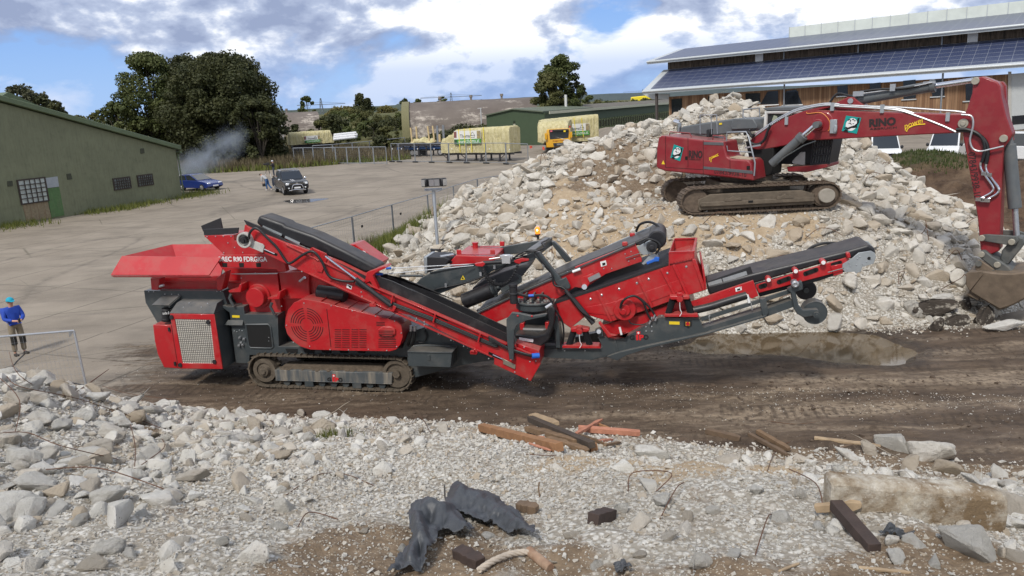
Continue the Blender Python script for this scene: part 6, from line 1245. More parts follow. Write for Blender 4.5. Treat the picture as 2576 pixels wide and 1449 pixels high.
for P in(((1689,250),(1715,247),(1716,300),(1690,300)),((1781,243),(1808,241),(1808,290),(1782,290)),((1875,235),(1912,234),(1912,258),(1876,258)),((1969,233),(2008,229),(2009,262),(1970,264)),((2344,202),(2375,199),(2376,240),(2345,243)),((2428,196),(2460,193),(2461,250),(2430,254)),((2504,190),(2540,187),(2541,238),(2506,242)) if False else ((2106,217),(2132,214),(2133,240),(2107,242)),((2188,210),(2215,207),(2216,245),(2189,248)),((2272,203),(2303,200),(2304,246),(2273,250))): bwin(P)
bwin(((1931,230),(1957,228),(1958,262),(1913,262)),1); bwin(((2078-100,229),(2003,225),(2018,262),(1978,264)),1)
for px,pz in((2370,1),(1973,1)):
    q=BF.uw((px,220),-.2); b=MB(); b.cyl((q[0],-.2,-1),(q[0],-.2,we+.3),.09,n=10); b.cyl((q[0],-.2,we-.1),(q[0],-1.5,we+.0),.09,n=8); b.build('downpipe',GALV,bn)
for px in(1973,2160,2370): q=BF.uw((px,100),4.3); b=MB(); b.cyl((q[0],4.25,w2),(q[0],4.25,h2+.2),.08,n=8); b.build('downpipe',GALV,bn)
for px,py in((1910,144),(2447,93)): q=BF.uw((px,py),4.3); b=MB(); b.box(q[0]-.45,q[0]+.45,4.2,4.4,q[1]-.5,q[1]+.5); b.build('wall_hatch',WHT,bn)
gd=part('garage_door',mat('grey_sectional_door',(.42,.44,.44),.5,var=.06),bn,BF,seq(None,(2543,186),(2640,178),(2640,320),(2543,328)),-.1,.05,.01); part('door_window',DG,gd,BF,seq(None,(2546,292),(2640,284),(2640,306),(2546,314)),-.12,-.05,0); part('door_surround',mat('concrete_plinth',(.4,.39,.36),.8),gd,BF,seq(None,(2536,180),(2544,180),(2544,330),(2536,330)),-.16,.02,0)
part('plinth',mat('concrete_plinth',(.4,.39,.36),.8),bn,BF,seq(None,(2100,330),(2543,312),(2543,365),(2100,385)),-.12,.02,0)
# --- long green warehouse
WG=mat('green_corrugated_wall',(.045,.072,.036),.6,var=.08,vscale=1); WR=mat('pale_green_roof',(.105,.125,.085),.7,var=.1,vscale=.3)
A1=dp(*L3(885,320),118); lo=np.array([A1[0],A1[1],0]); S1=dp(*L3(2470,330),182); sy=math.atan2(S1[1]-lo[1],S1[0]-lo[0]); SF=Frame(lo,sy)
def _px(P): q=np.array(P)-CP; return W/2+F*(q@_r)/(q@_f)
Lg=3.
while _px(lo+SF.V*Lg+np.array([0,0,3.]))>1226 and Lg<40: Lg+=.1
wo=lo+SF.V*Lg; wy=sy-math.pi/2; WF=Frame(wo,wy); wh_=thing('green_warehouse','low green corrugated warehouse with a shallow gable in the middle distance','warehouse',wo,wy)
q=[WF.uw(L3(x,y)) for x,y in((145,365),(490,285),(885,318))]; b=MB(); b.prism([(q[0][0],0),(q[2][0],0),q[2],q[1],q[0]],0,22); b.build('wall',WG,wh_)
b=MB()
for i,(s,t) in enumerate(((q[0],q[1]),(q[1],q[2]))): b.prism([s,t,(t[0],t[1]+.18),(s[0],s[1]+.18)],-.3,22)
b.build('roof',WR,wh_)
# long side facing right: built in a frame turned along it
wl2=thing('long_workshop','olive workshop wing with pale eaves and rows of dark door windows','workshop',lo,sy)
ev=SF.uws(L3,[(885,325),(2470,195)],-.05); ln=SF.uw(L3(2470,330))[0]+25; eh=q[2][1]
b=MB(); b.box(.05,ln,0.05,Lg-.3,0,eh-.1); b.build('wall',mat('olive_panel_wall',(.19,.22,.11),.65,var=.08),wl2)
b=MB(); b.box(.05,ln,-.12,.05,eh*.62,eh-.1); b.build('upper_band',WG,wl2)
b=MB(); plate(b,[(21,-.9,eh-.15),(ln,-.9,eh-.15),(ln,Lg*.6,q[1][1]),(21,Lg*.6,q[1][1])],.15); b.build('roof',mat('brown_felt_roof',(.11,.10,.08),.9,var=.15,vscale=.3),wl2); b=MB(); b.bar((0,-.95,eh-.1),(ln,-.95,eh-.1),.1,.42); b.build('fascia',mat('cream_fascia',(.5,.5,.38),.6),wl2)
x=13.
n=0
while x<ln-1 and n<40:
    b=MB(); b.box(x,x+.75,-.16,.1,eh*.32,eh*.56); b.build('door_window',DG,wl2); b=MB(); b.box(x+1.05,x+1.15,-.18,.06,0,eh*.62); b.build('door_post',mat('pale_green_post',(.3,.34,.2),.6),wl2); x+=1.55; n+=1
b=MB(); p=dp(*L3(1170,220),135); b.cyl((p[0],p[1],p[2]-3),(p[0],p[1],p[2]+1.7),.24,n=10); props(b.build('roof_flue',mat('pale_flue',(.6,.6,.58),.6)),'short pale flue standing above the green warehouse roof','flue')
b=MB(); o=part('numbered_panel',mat('cream_fascia',(.5,.5,.38),.6),wh_,WF,seq(L3,(490,468),(520,468),(520,505),(490,505)),-.06,.05,0); text('lettering','W3',DARK,o,(WF.uw(L3(491,500),-.07)[0],-.07,WF.uw(L3(491,500),-.07)[1]),(WF.uw(L3(519,500),-.07)[0],-.07,WF.uw(L3(519,500),-.07)[1]),.9)
# --- aircraft shelters
CV=NG('flaking_concrete_vault')
def vaultmat():
    g=CV; sp=g.N.new('ShaderNodeSeparateXYZ'); g.L.new(g.tc,sp.inputs[0])
    n=g.noise(.35,10,.72,g.mapv((.5,1,1.6))); c=g.mix(g.rng(g.noise(.15,6,.6),.35,.65),(.12,.10,.088),(.175,.15,.13)); k=g.rng(g.math('ADD',n,g.math('MULTIPLY',sp.outputs[2],-.016)),.44,.53); c=g.mix(g.math('MULTIPLY',k,g.rng(g.noise(1.2,8,.7),.38,.6)),c,(.48,.43,.37)); g.bump(n,.5,.3); return g.col(c,.95)
VM=vaultmat()
def shelter(name,label,pL,pR,D0,D1,depth,front):
    A=dp(*pL,D0); B=dp(*pR,D1); o=np.array([A[0],A[1],0]); y=math.atan2(B[1]-A[1],B[0]-A[0]); L=math.hypot(B[0]-A[0],B[1]-A[1]); hgt=max(A[2],B[2])
    t=thing(name,label,'aircraft shelter',o,y); ring=[]
    for i in range(17):
        a=math.pi*i/16; c_=abs(math.cos(a))**.8*(1 if math.cos(a)>0 else -1); ring.append((-depth/2*c_,hgt*max(0,math.sin(a))**.75))
    b=MB(); b.loft([[(0,v,w) for v,w in ring],[(L,v,w) for v,w in ring]]); b.build('vault',VM,t)
    n=int(L/5)
    for i in range(1,n): b=MB(); b.cyl((i*L/n,0,hgt-.1),(i*L/n,0,hgt+.55),.2,n=8); b.cyl((i*L/n,0,hgt+.5),(i*L/n,0,hgt+.95),.33,n=8); b.build('roof_vent',mat('old_vent_cowl',(.22,.19,.16),.8),t)
    if front:
        b=MB(); r2=[(v*1.06,w*1.02+.1) for v,w in ring]; b.loft([[(-1.3,v,w) for v,w in r2],[(0.1,v,w) for v,w in r2]]); b.build('portal_arch',mat('mossy_concrete',(.16,.15,.075),.9,var=.2),t)
    return t
shelter('aircraft_shelter','big flaking concrete aircraft shelter with mossy portal arch and roof vents',L6(600,275),L6(2760,172),150,152,20,True)
shelter('aircraft_shelter','smaller grey concrete aircraft shelter beside the dark tree',L5(640,560),L5(1890,490),180,184,20,False)
# ------------------------------------------------------------------ trees, grass
def leafmat(name,c1_,c2_,tr=.25):
    g=NG(name); r=g.attr('rnd'); c=g.mix(r,c1_,c2_); g.put(g.b.inputs['Base Color'],c); g.b.inputs['Roughness'].default_value=.6; g.b.inputs['Specular IOR Level'].default_value=.25
    t=g.N.new('ShaderNodeBsdfTranslucent'); g.L.new(c,t.inputs[0]); m=g.N.new('ShaderNodeMixShader'); m.inputs[0].default_value=tr; g.L.new(g.b.outputs[0],m.inputs[1]); g.L.new(t.outputs[0],m.inputs[2])
    o=[n for n in g.N if n.type=='OUTPUT_MATERIAL'][0]; g.L.new(m.outputs[0],o.inputs[0]); return g.m
LF={'dark':leafmat('dark_foliage',(.028,.037,.014),(.085,.088,.034)),'mid':leafmat('mid_foliage',(.042,.060,.018),(.13,.145,.048)),'olive':leafmat('olive_foliage',(.06,.068,.022),(.15,.145,.055)),'yel':leafmat('yellowing_foliage',(.10,.10,.03),(.20,.17,.06)),'bare':leafmat('thin_grey_foliage',(.05,.055,.03),(.12,.12,.065))}
BARK=mat('bark',(.06,.05,.038),.9,var=.3,bump=.5)
rt_=np.random.default_rng(77)
def leaves(C,Rr,n,sz,rg,flat=.0):
    "leaf cards on and inside clump spheres. C (m,3), Rr (m,3)"
    m=len(C); w=Rr.prod(1)**(2/3); k=rg.choice(m,n,p=w/w.sum())
    d=rg.normal(size=(n,3)); d/=np.linalg.norm(d,axis=1)[:,None]; r=rg.random(n)**.33*.95
    P=C[k]+d*r[:,None]*Rr[k]
    nr=d*.6+rg.normal(size=(n,3))*.55+np.array([0,0,.25]); nr/=np.linalg.norm(nr,axis=1)[:,None]
    a=np.cross(nr,rg.normal(size=(n,3))); a/=np.linalg.norm(a,axis=1)[:,None]; b2=np.cross(nr,a); s=sz*(.6+.8*rg.random(n))[:,None]
    V=np.stack([P-a*s*.5,P+b2*s*.32,P+a*s*.5,P-b2*s*.32],1).reshape(-1,3); Fc=np.arange(n*4).reshape(-1,4)
    tone=np.clip(.5+.25*rg.normal(size=m),0,1)[k]*.6+rg.random(n)*.4
    return V,Fc,np.repeat(tone,4)
def tree(name,label,cat,base,hgt,wid,kind,n=6000,sz=.4,clumps=70,shape='round',low=.12,group=None,trunks=1,yaw=None,gap=.8,parts=True):
    t=thing(name,label,cat,base,0,group); rg=rt_; C=[];Rr=[]
    for i in range(clumps):
        if shape=='poplar': z=low+(1-low)*rg.random(); r=.5*wid*math.sin(math.pi*min(1,max(.06,(z-low*.5)))**.7)*.8*rg.random()**.5; cr_=.16*wid+.03*hgt
        elif shape=='cone': z=low+(1-low)*rg.random()**1.3; r=.5*wid*(1-z)**.7*rg.random()**.4; cr_=.13*wid
        else:
            z=low+(1-low)*rg.random()**.85; tt=(z-low)/(1-low); prof=math.sqrt(max(.02,1-(1.9*tt-.85)**2)) if tt>.25 else .8+.3*tt
            r=.5*wid*min(1,prof)*rg.random()**.45*.86; cr_=wid*rg.uniform(.07,.13)
        a=rg.random()*6.283; C.append((r*math.cos(a),r*math.sin(a),min(z*hgt,hgt-cr_*.55))); Rr.append((cr_*rg.uniform(.8,1.3),cr_*rg.uniform(.8,1.3),cr_*rg.uniform(.6,1.0)))
    C=np.array(C);Rr=np.array(Rr); V,Fc,A=leaves(C,Rr,n,sz,rg); npmesh('crown',V,Fc,LF[kind],{'rnd':A},smooth=False,parent=t)
    b=MB()
    for j in range(trunks):
        x0=(j-(trunks-1)/2)*wid*.22; b.tube([(x0*.4,0,-.2),(x0*.6,.1,hgt*.2),(x0*.9,0,hgt*.45),(x0,0,hgt*.8)],.1,8,[hgt*.022,hgt*.018,hgt*.012,.04])
    for c in C[rg.choice(len(C),min(len(C),22),replace=False)]: b.tube([(0,0,hgt*low+.1*hgt*rg.random()),tuple(c*np.array([.5,.5,.85])),tuple(c)],.05,5,[hgt*.008,hgt*.005,.02])
    b.build('trunk',BARK,t); return t
def atg(px,py,D): q=dp(px,py,D); return (q[0],q[1],0),q[2]
# the big dark tree and its paler left neighbour
q,hh=atg(545,140,104); tree('broadleaf_tree','huge dark round broadleaf tree behind the drifting smoke','tree',q,hh,17.5,'dark',80000,.38,230,low=.02)
q,hh=atg(365,140,108); tree('broadleaf_tree','paler loose-crowned tree on the left flank of the huge dark tree','tree',q,hh+.3,12.5,'mid',24000,.38,105,low=.03)
q,hh=atg(455,142,112); tree('broadleaf_tree','dark tree filling in between the loose tree and the huge dark tree','tree',q,hh,12.5,'dark',26000,.4,120,low=.03)
q,hh=atg(640,250,100); tree('broadleaf_tree','lower dark tree on the right flank of the huge dark tree','tree',q,hh,8.5,'dark',12000,.38,70,low=.02)
q,hh=atg(290,258,105); tree('shrubby_tree','low green tree just left of the loose-crowned tree','tree',q,hh,8,'mid',4000,.45,40,low=.05)
q,hh=atg(45,215,100); tree('broadleaf_tree','dusky tree rising above the shed roof at the far left','tree',q,hh,9,'bare',5000,.5,50)
q,hh=atg(100,245,98); tree('broadleaf_tree','dark green tree above the shed roof, right of the dusky one','tree',q,hh,7.5,'dark',5000,.5,50)
for px,py,w in((200,290,6),(235,286,7)): q,hh=atg(px,py,150); tree('shrubby_tree','small hazy tree beyond the shed roof slope','tree',q,hh,w,'olive',1500,.5,25,low=.05,group='small hazy trees beyond the shed roof')
q,hh=atg(1410,142,140); tree('broadleaf_tree','tall broad tree behind the green warehouse','tree',q,hh,9.5,'mid',18000,.42,95,low=.12)
q,hh=atg(1385,185,137); tree('broadleaf_tree','brownish lower tree in front of the tall one behind the warehouse','tree',q,hh,8.5,'olive',7000,.5,60,low=.1)
q,hh=atg(1450,205,143); tree('broadleaf_tree','thin pale tree at the right of the tall one behind the warehouse','tree',q,hh,5,'bare',1800,.45,40,low=.25)
q,hh=atg(770,250,260); tree('broadleaf_tree','ragged dark tree beside the left pylon','tree',q,hh+1,7.5,'mid',2500,.7,30,low=.15)
q,hh=atg(903,237,300); tree('poplar_tree','taller of the two dark poplars','tree',q,hh,7,'dark',2500,.8,40,'poplar'); q,hh=atg(925,247,300); tree('poplar_tree','shorter of the two dark poplars','tree',q,hh,5.5,'dark',2000,.8,35,'poplar'); q,hh=atg(895,268,295); tree('shrubby_tree','dark bushy tree at the foot of the poplars','tree',q,hh,12,'dark',2500,.8,35,low=.02)
q,hh=atg(855,268,240); tree('willow_bush','large rounded straw coloured bush left of the poplars','bush',q,hh,13,'yel',4500,.6,50,low=.0)
q,hh=atg(968,268,250); tree('willow_bush','rounded straw coloured bush right of the poplars','bush',q,hh,10.5,'yel',3600,.6,45,low=.0)
q,hh=atg(1022,247,170); tree('shrubby_tree','green tree at the portal of the big shelter','tree',q,hh,5,'mid',1800,.5,30)
q,hh=atg(1052,250,200); tree('shrubby_tree','small tree peeping over the left end of the shelter roof','tree',q,hh,6,'mid',1500,.5,25)
q,hh=atg(1112,243,230); tree('shrubby_tree','little conical tree peeping over the shelter roof below a pylon','tree',q,hh,6,'mid',1200,.5,20)
q,hh=atg(1290,262,128); tree('shrubby_tree','dark green shrubby tree in front of the shelter end','tree',q,hh-1.5,5,'mid',3000,.4,40,low=.02)
q,hh=atg(738,300,135); tree('conical_tree','dark conical tree in front of the smaller shelter','tree',q,hh-1,5,'dark',3500,.4,45,'cone',low=.02)
q,hh=atg(800,300,140); tree('shrubby_tree','reddish brown shrub right of the conical tree','bush',q,hh-.3,6,'olive',2500,.4,30,low=0)
q,hh=atg(830,290,150); tree('shrubby_tree','dark green shrub on the bank behind the reddish shrub','bush',q,hh,9,'dark',3000,.45,35,low=0)
q,hh=atg(955,325,112); tree('shrubby_tree','dense green bush standing alone in the field','bush',q,hh-1,3.6,'dark',3500,.32,40,low=0)
q,hh=atg(985,330,112); tree('shrubby_tree','brownish bush right of the lone green bush','bush',q,hh-1.4,2.6,'olive',1500,.3,25,low=0)
for i,(px,py,w,kd) in enumerate(((1080,345,9,'dark'),(1130,335,9,'dark'),(1175,318,9,'dark'),(1215,312,7,'mid'),(1060,352,7,'dark'))): q,hh=atg(px,py-4,122+i); tree('bramble_bush','dark bramble bush under the flank of the big shelter','bush',q,max(1.2,hh),w,kd,2600,.35,30,low=0,group='bramble bushes under the big shelter')
for i,(px,py,w,kd) in enumerate(((1500,252,11,'olive'),(1530,255,10,'mid'),(1560,252,9,'yel'),(1590,250,10,'olive'),(1620,247,10,'olive'),(1650,246,9,'dark'),(1480,240,7,'mid'))): q,hh=atg(px,py,210); tree('hedgerow_tree','autumn tinted tree in the row beyond the warehouse roof','tree',q,hh,w,kd,1500,.6,25,low=0,group='trees beyond the warehouse roof')
# far wooded hills
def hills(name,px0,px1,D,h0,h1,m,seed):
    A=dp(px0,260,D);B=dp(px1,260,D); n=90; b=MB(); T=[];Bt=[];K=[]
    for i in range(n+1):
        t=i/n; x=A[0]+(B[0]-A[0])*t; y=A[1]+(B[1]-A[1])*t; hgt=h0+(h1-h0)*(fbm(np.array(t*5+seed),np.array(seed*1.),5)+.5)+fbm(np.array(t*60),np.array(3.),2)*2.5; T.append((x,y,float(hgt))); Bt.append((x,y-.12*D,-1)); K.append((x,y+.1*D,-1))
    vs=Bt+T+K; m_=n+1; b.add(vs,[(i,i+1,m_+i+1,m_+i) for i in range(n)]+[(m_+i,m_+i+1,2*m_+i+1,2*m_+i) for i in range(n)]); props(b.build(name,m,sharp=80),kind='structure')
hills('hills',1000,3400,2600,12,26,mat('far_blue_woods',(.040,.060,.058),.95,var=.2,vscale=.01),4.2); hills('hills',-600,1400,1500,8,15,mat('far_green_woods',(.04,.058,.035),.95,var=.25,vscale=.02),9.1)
# embankment with road
def bank():
    q=[dp(x,y,D) for x,y,D in((700,300,230),(1010,300,215))]; b=MB(); y0=q[0][1]
    prof=[(-75,-.2),(-45,1.2),(-22,3.4),(-6,5.0),(12,5.0),(45,5.6),(90,-.2)]; r0=[(-100,y0+d,w) for d,w in prof]; r1=[(2,y0-10+d,w) for d,w in prof]; b.loft([r0,r1]); o=b.build('embankment',FIELD,sharp=80); props(o,kind='structure'); return y0
yb=bank()
b=MB(); q0,q1=dp(925,312,205),dp(1012,303,205); b.bar(tuple(q0),tuple(q1),.12,.4)
for i in range(8): t=i/7; q=q0+(q1-q0)*t; b.cyl((q[0],q[1],q[2]-.9),tuple(q),.07,n=5)
props(b.build('guard_rail',GALV),'grey crash barrier along the road on the grassy bank','crash barrier')
for i in range(30):
    px=rt_.uniform(800,1012); D=rt_.uniform(150,215); hh=rt_.uniform(1.5,4.); q=dp(px,300,D); k=(D-150)/65*4.6
    t=tree('bank_shrub','dark or brownish shrub scattered over the grassy bank','bush',(q[0],q[1],max(0,k-1.2)),hh,hh*rt_.uniform(1.5,3.),('dark','mid','olive')[i%3],900,.45,16,low=0,group='shrubs scattered over the grassy bank')
# tall dry grass and verges
def grassmesh(name,P,hh,wd,kinds,label,m):
    n=len(P); a=rt_.random(n)*6.283; dx=np.stack([np.cos(a),np.sin(a),np.zeros(n)],1)*wd[:,None]; ln=rt_.normal(0,.22,(n,3))*hh[:,None]; ln[:,2]=hh
    V=np.stack([P-dx*.5,P+dx*.5,P+ln*np.array([1,1,1])],1).reshape(-1,3); Fc=np.arange(3*n).reshape(-1,3); o=npmesh(name,V,Fc,m,{'rnd':np.repeat(kinds,3)},smooth=False); return props(o,label,'grass',None,'stuff')
GR={'dry':leafmat('dry_tall_grass',(.085,.066,.038),(.20,.165,.095),.3),'green':leafmat('green_verge_grass',(.07,.095,.02),(.20,.21,.055),.3)}
def fillpoly(Q,n):
    Q=np.array(Q); P=np.stack([rt_.uniform(Q[:,0].min(),Q[:,0].max(),n),rt_.uniform(Q[:,1].min(),Q[:,1].max(),n)],1); P=P[inpoly(P,Q)]; return np.concatenate([P,np.zeros((len(P),1))],1)
field=[gp(*p)[:2] for p in((445,440),(690,428),(870,412),(1000,404),(1035,400),(1010,378),(760,372),(690,366),(560,372),(430,390))]
P=fillpoly(field,60000); edge=P[:,1]-np.interp(P[:,0],[f[0] for f in field[:5]],[f[1] for f in field[:5]])
P=P[rt_.random(len(P))<np.clip(1.2-.025*edge,.25,1)]; edge=P[:,1]-np.interp(P[:,0],[f[0] for f in field[:5]],[f[1] for f in field[:5]])
gmask=(rt_.random(len(P))<np.exp(-np.maximum(edge,0)/2.2)*.95+.05)
Pd,Pg=P[~gmask],P[gmask]
grassmesh('tall_grass',Pd,rt_.uniform(.6,1.5,len(Pd)),rt_.uniform(.10,.3,len(Pd)),rt_.random(len(Pd)),'tall dry brownish grass filling the field beside the yard',GR['dry'])
grassmesh('verge_grass',Pg,rt_.uniform(.35,.95,len(Pg)),rt_.uniform(.12,.3,len(Pg)),rt_.random(len(Pg)),'green weeds along the edge of the tall dry grass',GR['green'])
V=[]
for px,py,r_,n in((745,1,0,0),): pass
def clump(L,n,hs,label,kind,name='weeds'):
    P=[]
    for px,py,r_ in L:
        q=gp(px,py); k=rt_.normal(0,r_,(n,2)); x=q[0]+k[:,0]; y=q[1]+k[:,1]; P.append(np.stack([x,y,np.maximum(0,GH(x,y))],1))
    P=np.concatenate(P); grassmesh(name,P,rt_.uniform(hs*.4,hs,len(P)),rt_.uniform(.015,.05,len(P))*(1+P[:,1]/90),rt_.random(len(P)),label,GR[kind])
clump([(300,528,.7),(330,522,.7),(380,512,.8),(425,500,1.0),(455,496,1.0),(490,492,1.0),(505,488,.9),(20,572,1.0),(60,566,.8),(240,535,.6)],260,.5,'rough weeds along the foot of the green shed','green')
clump([(950,640,.7),(985,630,.8),(1010,618,.8),(1040,608,.8),(965,655,.6),(1000,640,.8),(1030,625,.7),(925,655,.4)],700,.75,'green grass at the left foot of the tall rubble heap','green')
clump([(900,668,.25),(925,640,.3)],160,1.1,'dry stalks beside the fence at the heap','dry','dry_weeds')
P=[]; q=hit(835,1100); P=np.stack([q[0]+rt_.normal(0,.16,260),q[1]+rt_.normal(0,.14,260),np.full(260,q[2]-.02)],1); grassmesh('weeds',P,rt_.uniform(.05,.2,260),np.full(260,.02),rt_.random(260),'small tuft of green weed growing in the pale gravel',GR['green'])
xs=rt_.uniform(20,26.5,9000); ys=rt_.uniform(38.5,44,9000); zs=SOIL(xs,ys); k=(rt_.random(9000)<.3*sm(1.8,2.5,zs)*np.exp(-((xs-23.0)/1.8)**2)); P=np.stack([xs,ys,zs],1)[k]; grassmesh('turf',P,rt_.uniform(.08,.25,len(P)),rt_.uniform(.04,.09,len(P)),rt_.random(len(P))*.5,'green turf capping the brown soil heap',LF['mid'])
# ------------------------------------------------------------------ vehicles
TYRE=mat('tyre_rubber',(.014,.014,.014),.8,bump=.2); ALU=mat('alloy_rim',(.5,.5,.5),.35,.7)
def wheel(par,u,v,w,r,wd,side):
    b=MB(); b.cyl((u,v,w),(u,v+wd*side,w),r,n=24); o=b.build('wheel',TYRE,par,bev=.03,seg=2); b=MB(); b.cyl((u,v-.012*side,w),(u,v+.05*side,w),r*.62,r*.55,16)
    for k in range(5): a=k*1.2566; b.bar((u,v-.02*side,w),(u+r*.58*math.cos(a),v-.02*side,w+r*.58*math.sin(a)),.05,.02,(0,1,0))
    b.build('rim',ALU,o); return o
def mirror(P,wd): return [(u,v0,w) for u,v0,w in P]
def carbody(par,prof,wd,m,taper,name='body'):
    "prof: list (u,w) lower body outline, extruded over the width with tucked-in edges"
    b=MB(); rings=[]
    for v,s in((0,.93),(.06,.985),(.16,1),(wd-.16,1),(wd-.06,.985),(wd,.93)):
        cu=sum(p[0] for p in prof)/len(prof); cw=sum(p[1] for p in prof)/len(prof); rings.append([(cu+(u-cu)*(1-(1-s)*.35),v,cw+(w-cw)*s) for u,w in prof])
    b.loft(rings); return b.build(name,m,par,bev=.02,seg=2,sharp=40)
def cabin(par,u0,u1,u2,u3,w0,w1,wd,m,glass,inset=.16,name='cabin'):
    b=MB(); B=[(u0,.04,w0),(u3,.04,w0),(u3,wd-.04,w0),(u0,wd-.04,w0)]; T=[(u1,inset,w1),(u2,inset,w1),(u2,wd-inset,w1),(u1,wd-inset,w1)]
    b.loft([B,T]); o=b.build(name,m,par,bev=.05,seg=2)
    def q(a,b_,c,d,sh=.1,off=.012,nm='window'):
        a,b_,c,d=map(Vector,(a,b_,c,d)); ce=(a+b_+c+d)/4; n=(b_-a).cross(d-a).normalized()*off; P=[p+(ce-p)*sh+n for p in(a,b_,c,d)]; x=MB(); plate(x,P,-.02); x.build(nm,glass,o)
    q(B[1],B[2],T[2],T[1],.1,nm='windscreen'); q(B[3],B[0],T[0],T[3],.14,nm='rear_window')
    for (a,b_,c,d),s in(((B[0],B[1],T[1],T[0]),1),((B[2],B[3],T[3],T[2]),1)):
        a,b_,c,d=map(Vector,(a,b_,c,d)); m1,m2=(a+b_)/2,(c+d)/2
        q(a,m1,m2,d,.12); q(m1,b_,c,m2,.12)
    return o
LAMP=mat('headlamp_glass',(.75,.78,.8),.1,var=.05,spec=.7); PLT=mat('number_plate',(.75,.75,.75),.5); CARGL=mat('car_glass',(.025,.03,.035),.04,var=0,spec=.8)
PICK=mat('black_car_paint',(.010,.011,.014),.25,var=.1,coat=.3,dust=(.06,.055,.05),dustamt=.1)
# pickup: front faces the camera, turned a little to the right
pf=gp(749,490); fdir=R(-62); PK=Frame(pf,fdir)   # u = forward
pk=thing('pickup_truck','black pickup truck with chrome bull bar and open tailgate area on the yard','pickup truck',(pf[0]-math.cos(fdir)*1.2,pf[1]-math.sin(fdir)*1.2,0),fdir); 
o_=Vector((1.1,-.95,0)); pk.location=Vector(pk.location)
wd=1.95; S=lambda u,v,w:(u,v-wd/2,w)
class Sub: pass
hold=thing('x','','',(0,0,0)); bpy.data.objects.remove(hold)
def shift(par,dv):
    for c in par.children: c.location.y+=dv
carbody(pk,[(-3.9,.55),(-3.7,.42),(1.0,.4),(1.28,.5),(1.32,.75),(1.25,1.02),(1.1,1.1),(-.1,1.2),(-.6,1.2),(-2.4,1.18),(-3.9,1.15)],wd,PICK,1)
cabin(pk,-2.5,-2.25,-.85,-.1,1.17,1.83,wd,PICK,CARGL)
b=MB(); b.box(-3.85,-2.5,.12,wd-.12,1.16,1.2); b.build('cargo_bed',DARK,pk)
b=MB(); b.box(1.3,1.335,.32,wd-.32,.86,1.0); gl=b.build('grille',DARK,pk); b=MB(); b.box(1.33,1.345,.32,wd-.32,.9,.915); b.box(1.33,1.345,.32,wd-.32,.955,.97); b.build('grille_bars',CHROME,gl)
b=MB(); b.cyl((1.33,wd/2,.93),(1.36,wd/2,.93),.085,n=20); b.build('badge',CHROME,gl)
for v in(.08,wd-.42): b=MB(); b.box(1.16,1.325,v,v+.34,.84,1.02); b.build('headlight',LAMP,pk,bev=.03)
for v in(.3,wd-.3): b=MB(); b.cyl((1.3,v,.6),(1.33,v,.6),.06,n=12); b.build('fog_lamp',LAMP,pk)
b=MB(); b.tube(curve([(1.4,.48,.36),(1.46,.52,.6),(1.44,.64,.83),(1.44,wd/2,.86),(1.44,wd-.64,.83),(1.46,wd-.52,.6),(1.4,wd-.48,.36)],3),.035,8); b.tube([(1.45,.5,.46),(1.45,wd-.5,.46)],.035,8); b.tube([(1.35,.3,.4),(1.45,.5,.44)],.03,8); b.tube([(1.35,wd-.3,.4),(1.45,wd-.5,.44)],.03,8); b.build('bull_bar',CHROME,pk)
b=MB(); b.box(1.37,1.39,.72,wd-.72,.55,.67); np_=b.build('number_plate',PLT,pk)
for v in(-.2,wd+.02): b=MB(); b.ball((-.2,v+.09,1.22),.15,(.5,.75,.7)); b.build('wing_mirror',CHROME,pk)
for v in(.2,wd-.24): b=MB(); b.tube([(-2.3,v,1.86),(-2.2,v,1.92),(-.95,v,1.92),(-.85,v,1.86)],.03,6); b.build('roof_rail',CHROME,pk)
b=MB(); b.bar((-1.1,.2,1.96),(-1.1,wd-.2,1.96),.1,.05); b.bar((-2.0,.2,1.96),(-2.0,wd-.2,1.96),.1,.05); b.build('roof_bars',STEEL,pk)
for u in(.42,-2.7):
    wheel(pk,u,-.01,.39,.39,.26,1); wheel(pk,u,wd+.01,.39,.39,.26,-1)
b=MB(); b.tube([(-2.2,-.03,.42),(-.05,-.03,.42)],.035,8); b.build('side_step',CHROME,pk)
for x in(-.12,.06): b=MB(); b.box(-.05,.9,wd/2-.3+x,wd/2-.2+x,1.205-0,1.21); 
for d in(-.25,-.1): 
    b=MB(); b.add([(-.05,wd/2+d,1.205),(.95,wd/2+d,1.125),(.95,wd/2+d+.08,1.125),(-.05,wd/2+d+.08,1.205)],[(0,1,2,3)]); b.build('bonnet_stripe',mat('silver_stripe',(.5,.5,.52),.4),pk)
shift(pk,-wd/2)
# blue car half hidden behind the shed
BLUEC=mat('blue_car_paint',(.012,.03,.16),.22,var=.05,coat=.6)
cp_=gp(537,480); ca=R(-28); bcar=thing('parked_car','dark blue hatchback parked behind the corner of the green shed','car',(cp_[0]-math.cos(ca)*3.6,cp_[1]-math.sin(ca)*3.6+.6,0),ca)
wd=1.8; carbody(bcar,[(-.6,.4),(-.55,.25),(3.5,.25),(3.68,.4),(3.62,.66),(3.3,.8),(2.3,.95),(-.5,1.0)],wd,BLUEC,1); cabin(bcar,-.5,0.0,1.3,2.35,.95,1.45,wd,BLUEC,CARGL)
for v in(.1,wd-.42): b=MB(); b.box(3.42,3.62,v,v+.32,.6,.74); b.build('headlight',LAMP,bcar,bev=.03)
b=MB(); b.box(3.66,3.7,.6,wd-.6,.38,.5); b.build('number_plate',PLT,bcar)
b=MB(); b.box(3.6,3.69,.35,wd-.35,.26,.36); b.build('air_intake',DARK,bcar)
for u in(.25,2.85): wheel(bcar,u,-.005,.32,.32,.2,1); wheel(bcar,u,wd+.005,.32,.32,.2,-1)
shift(bcar,-wd/2)
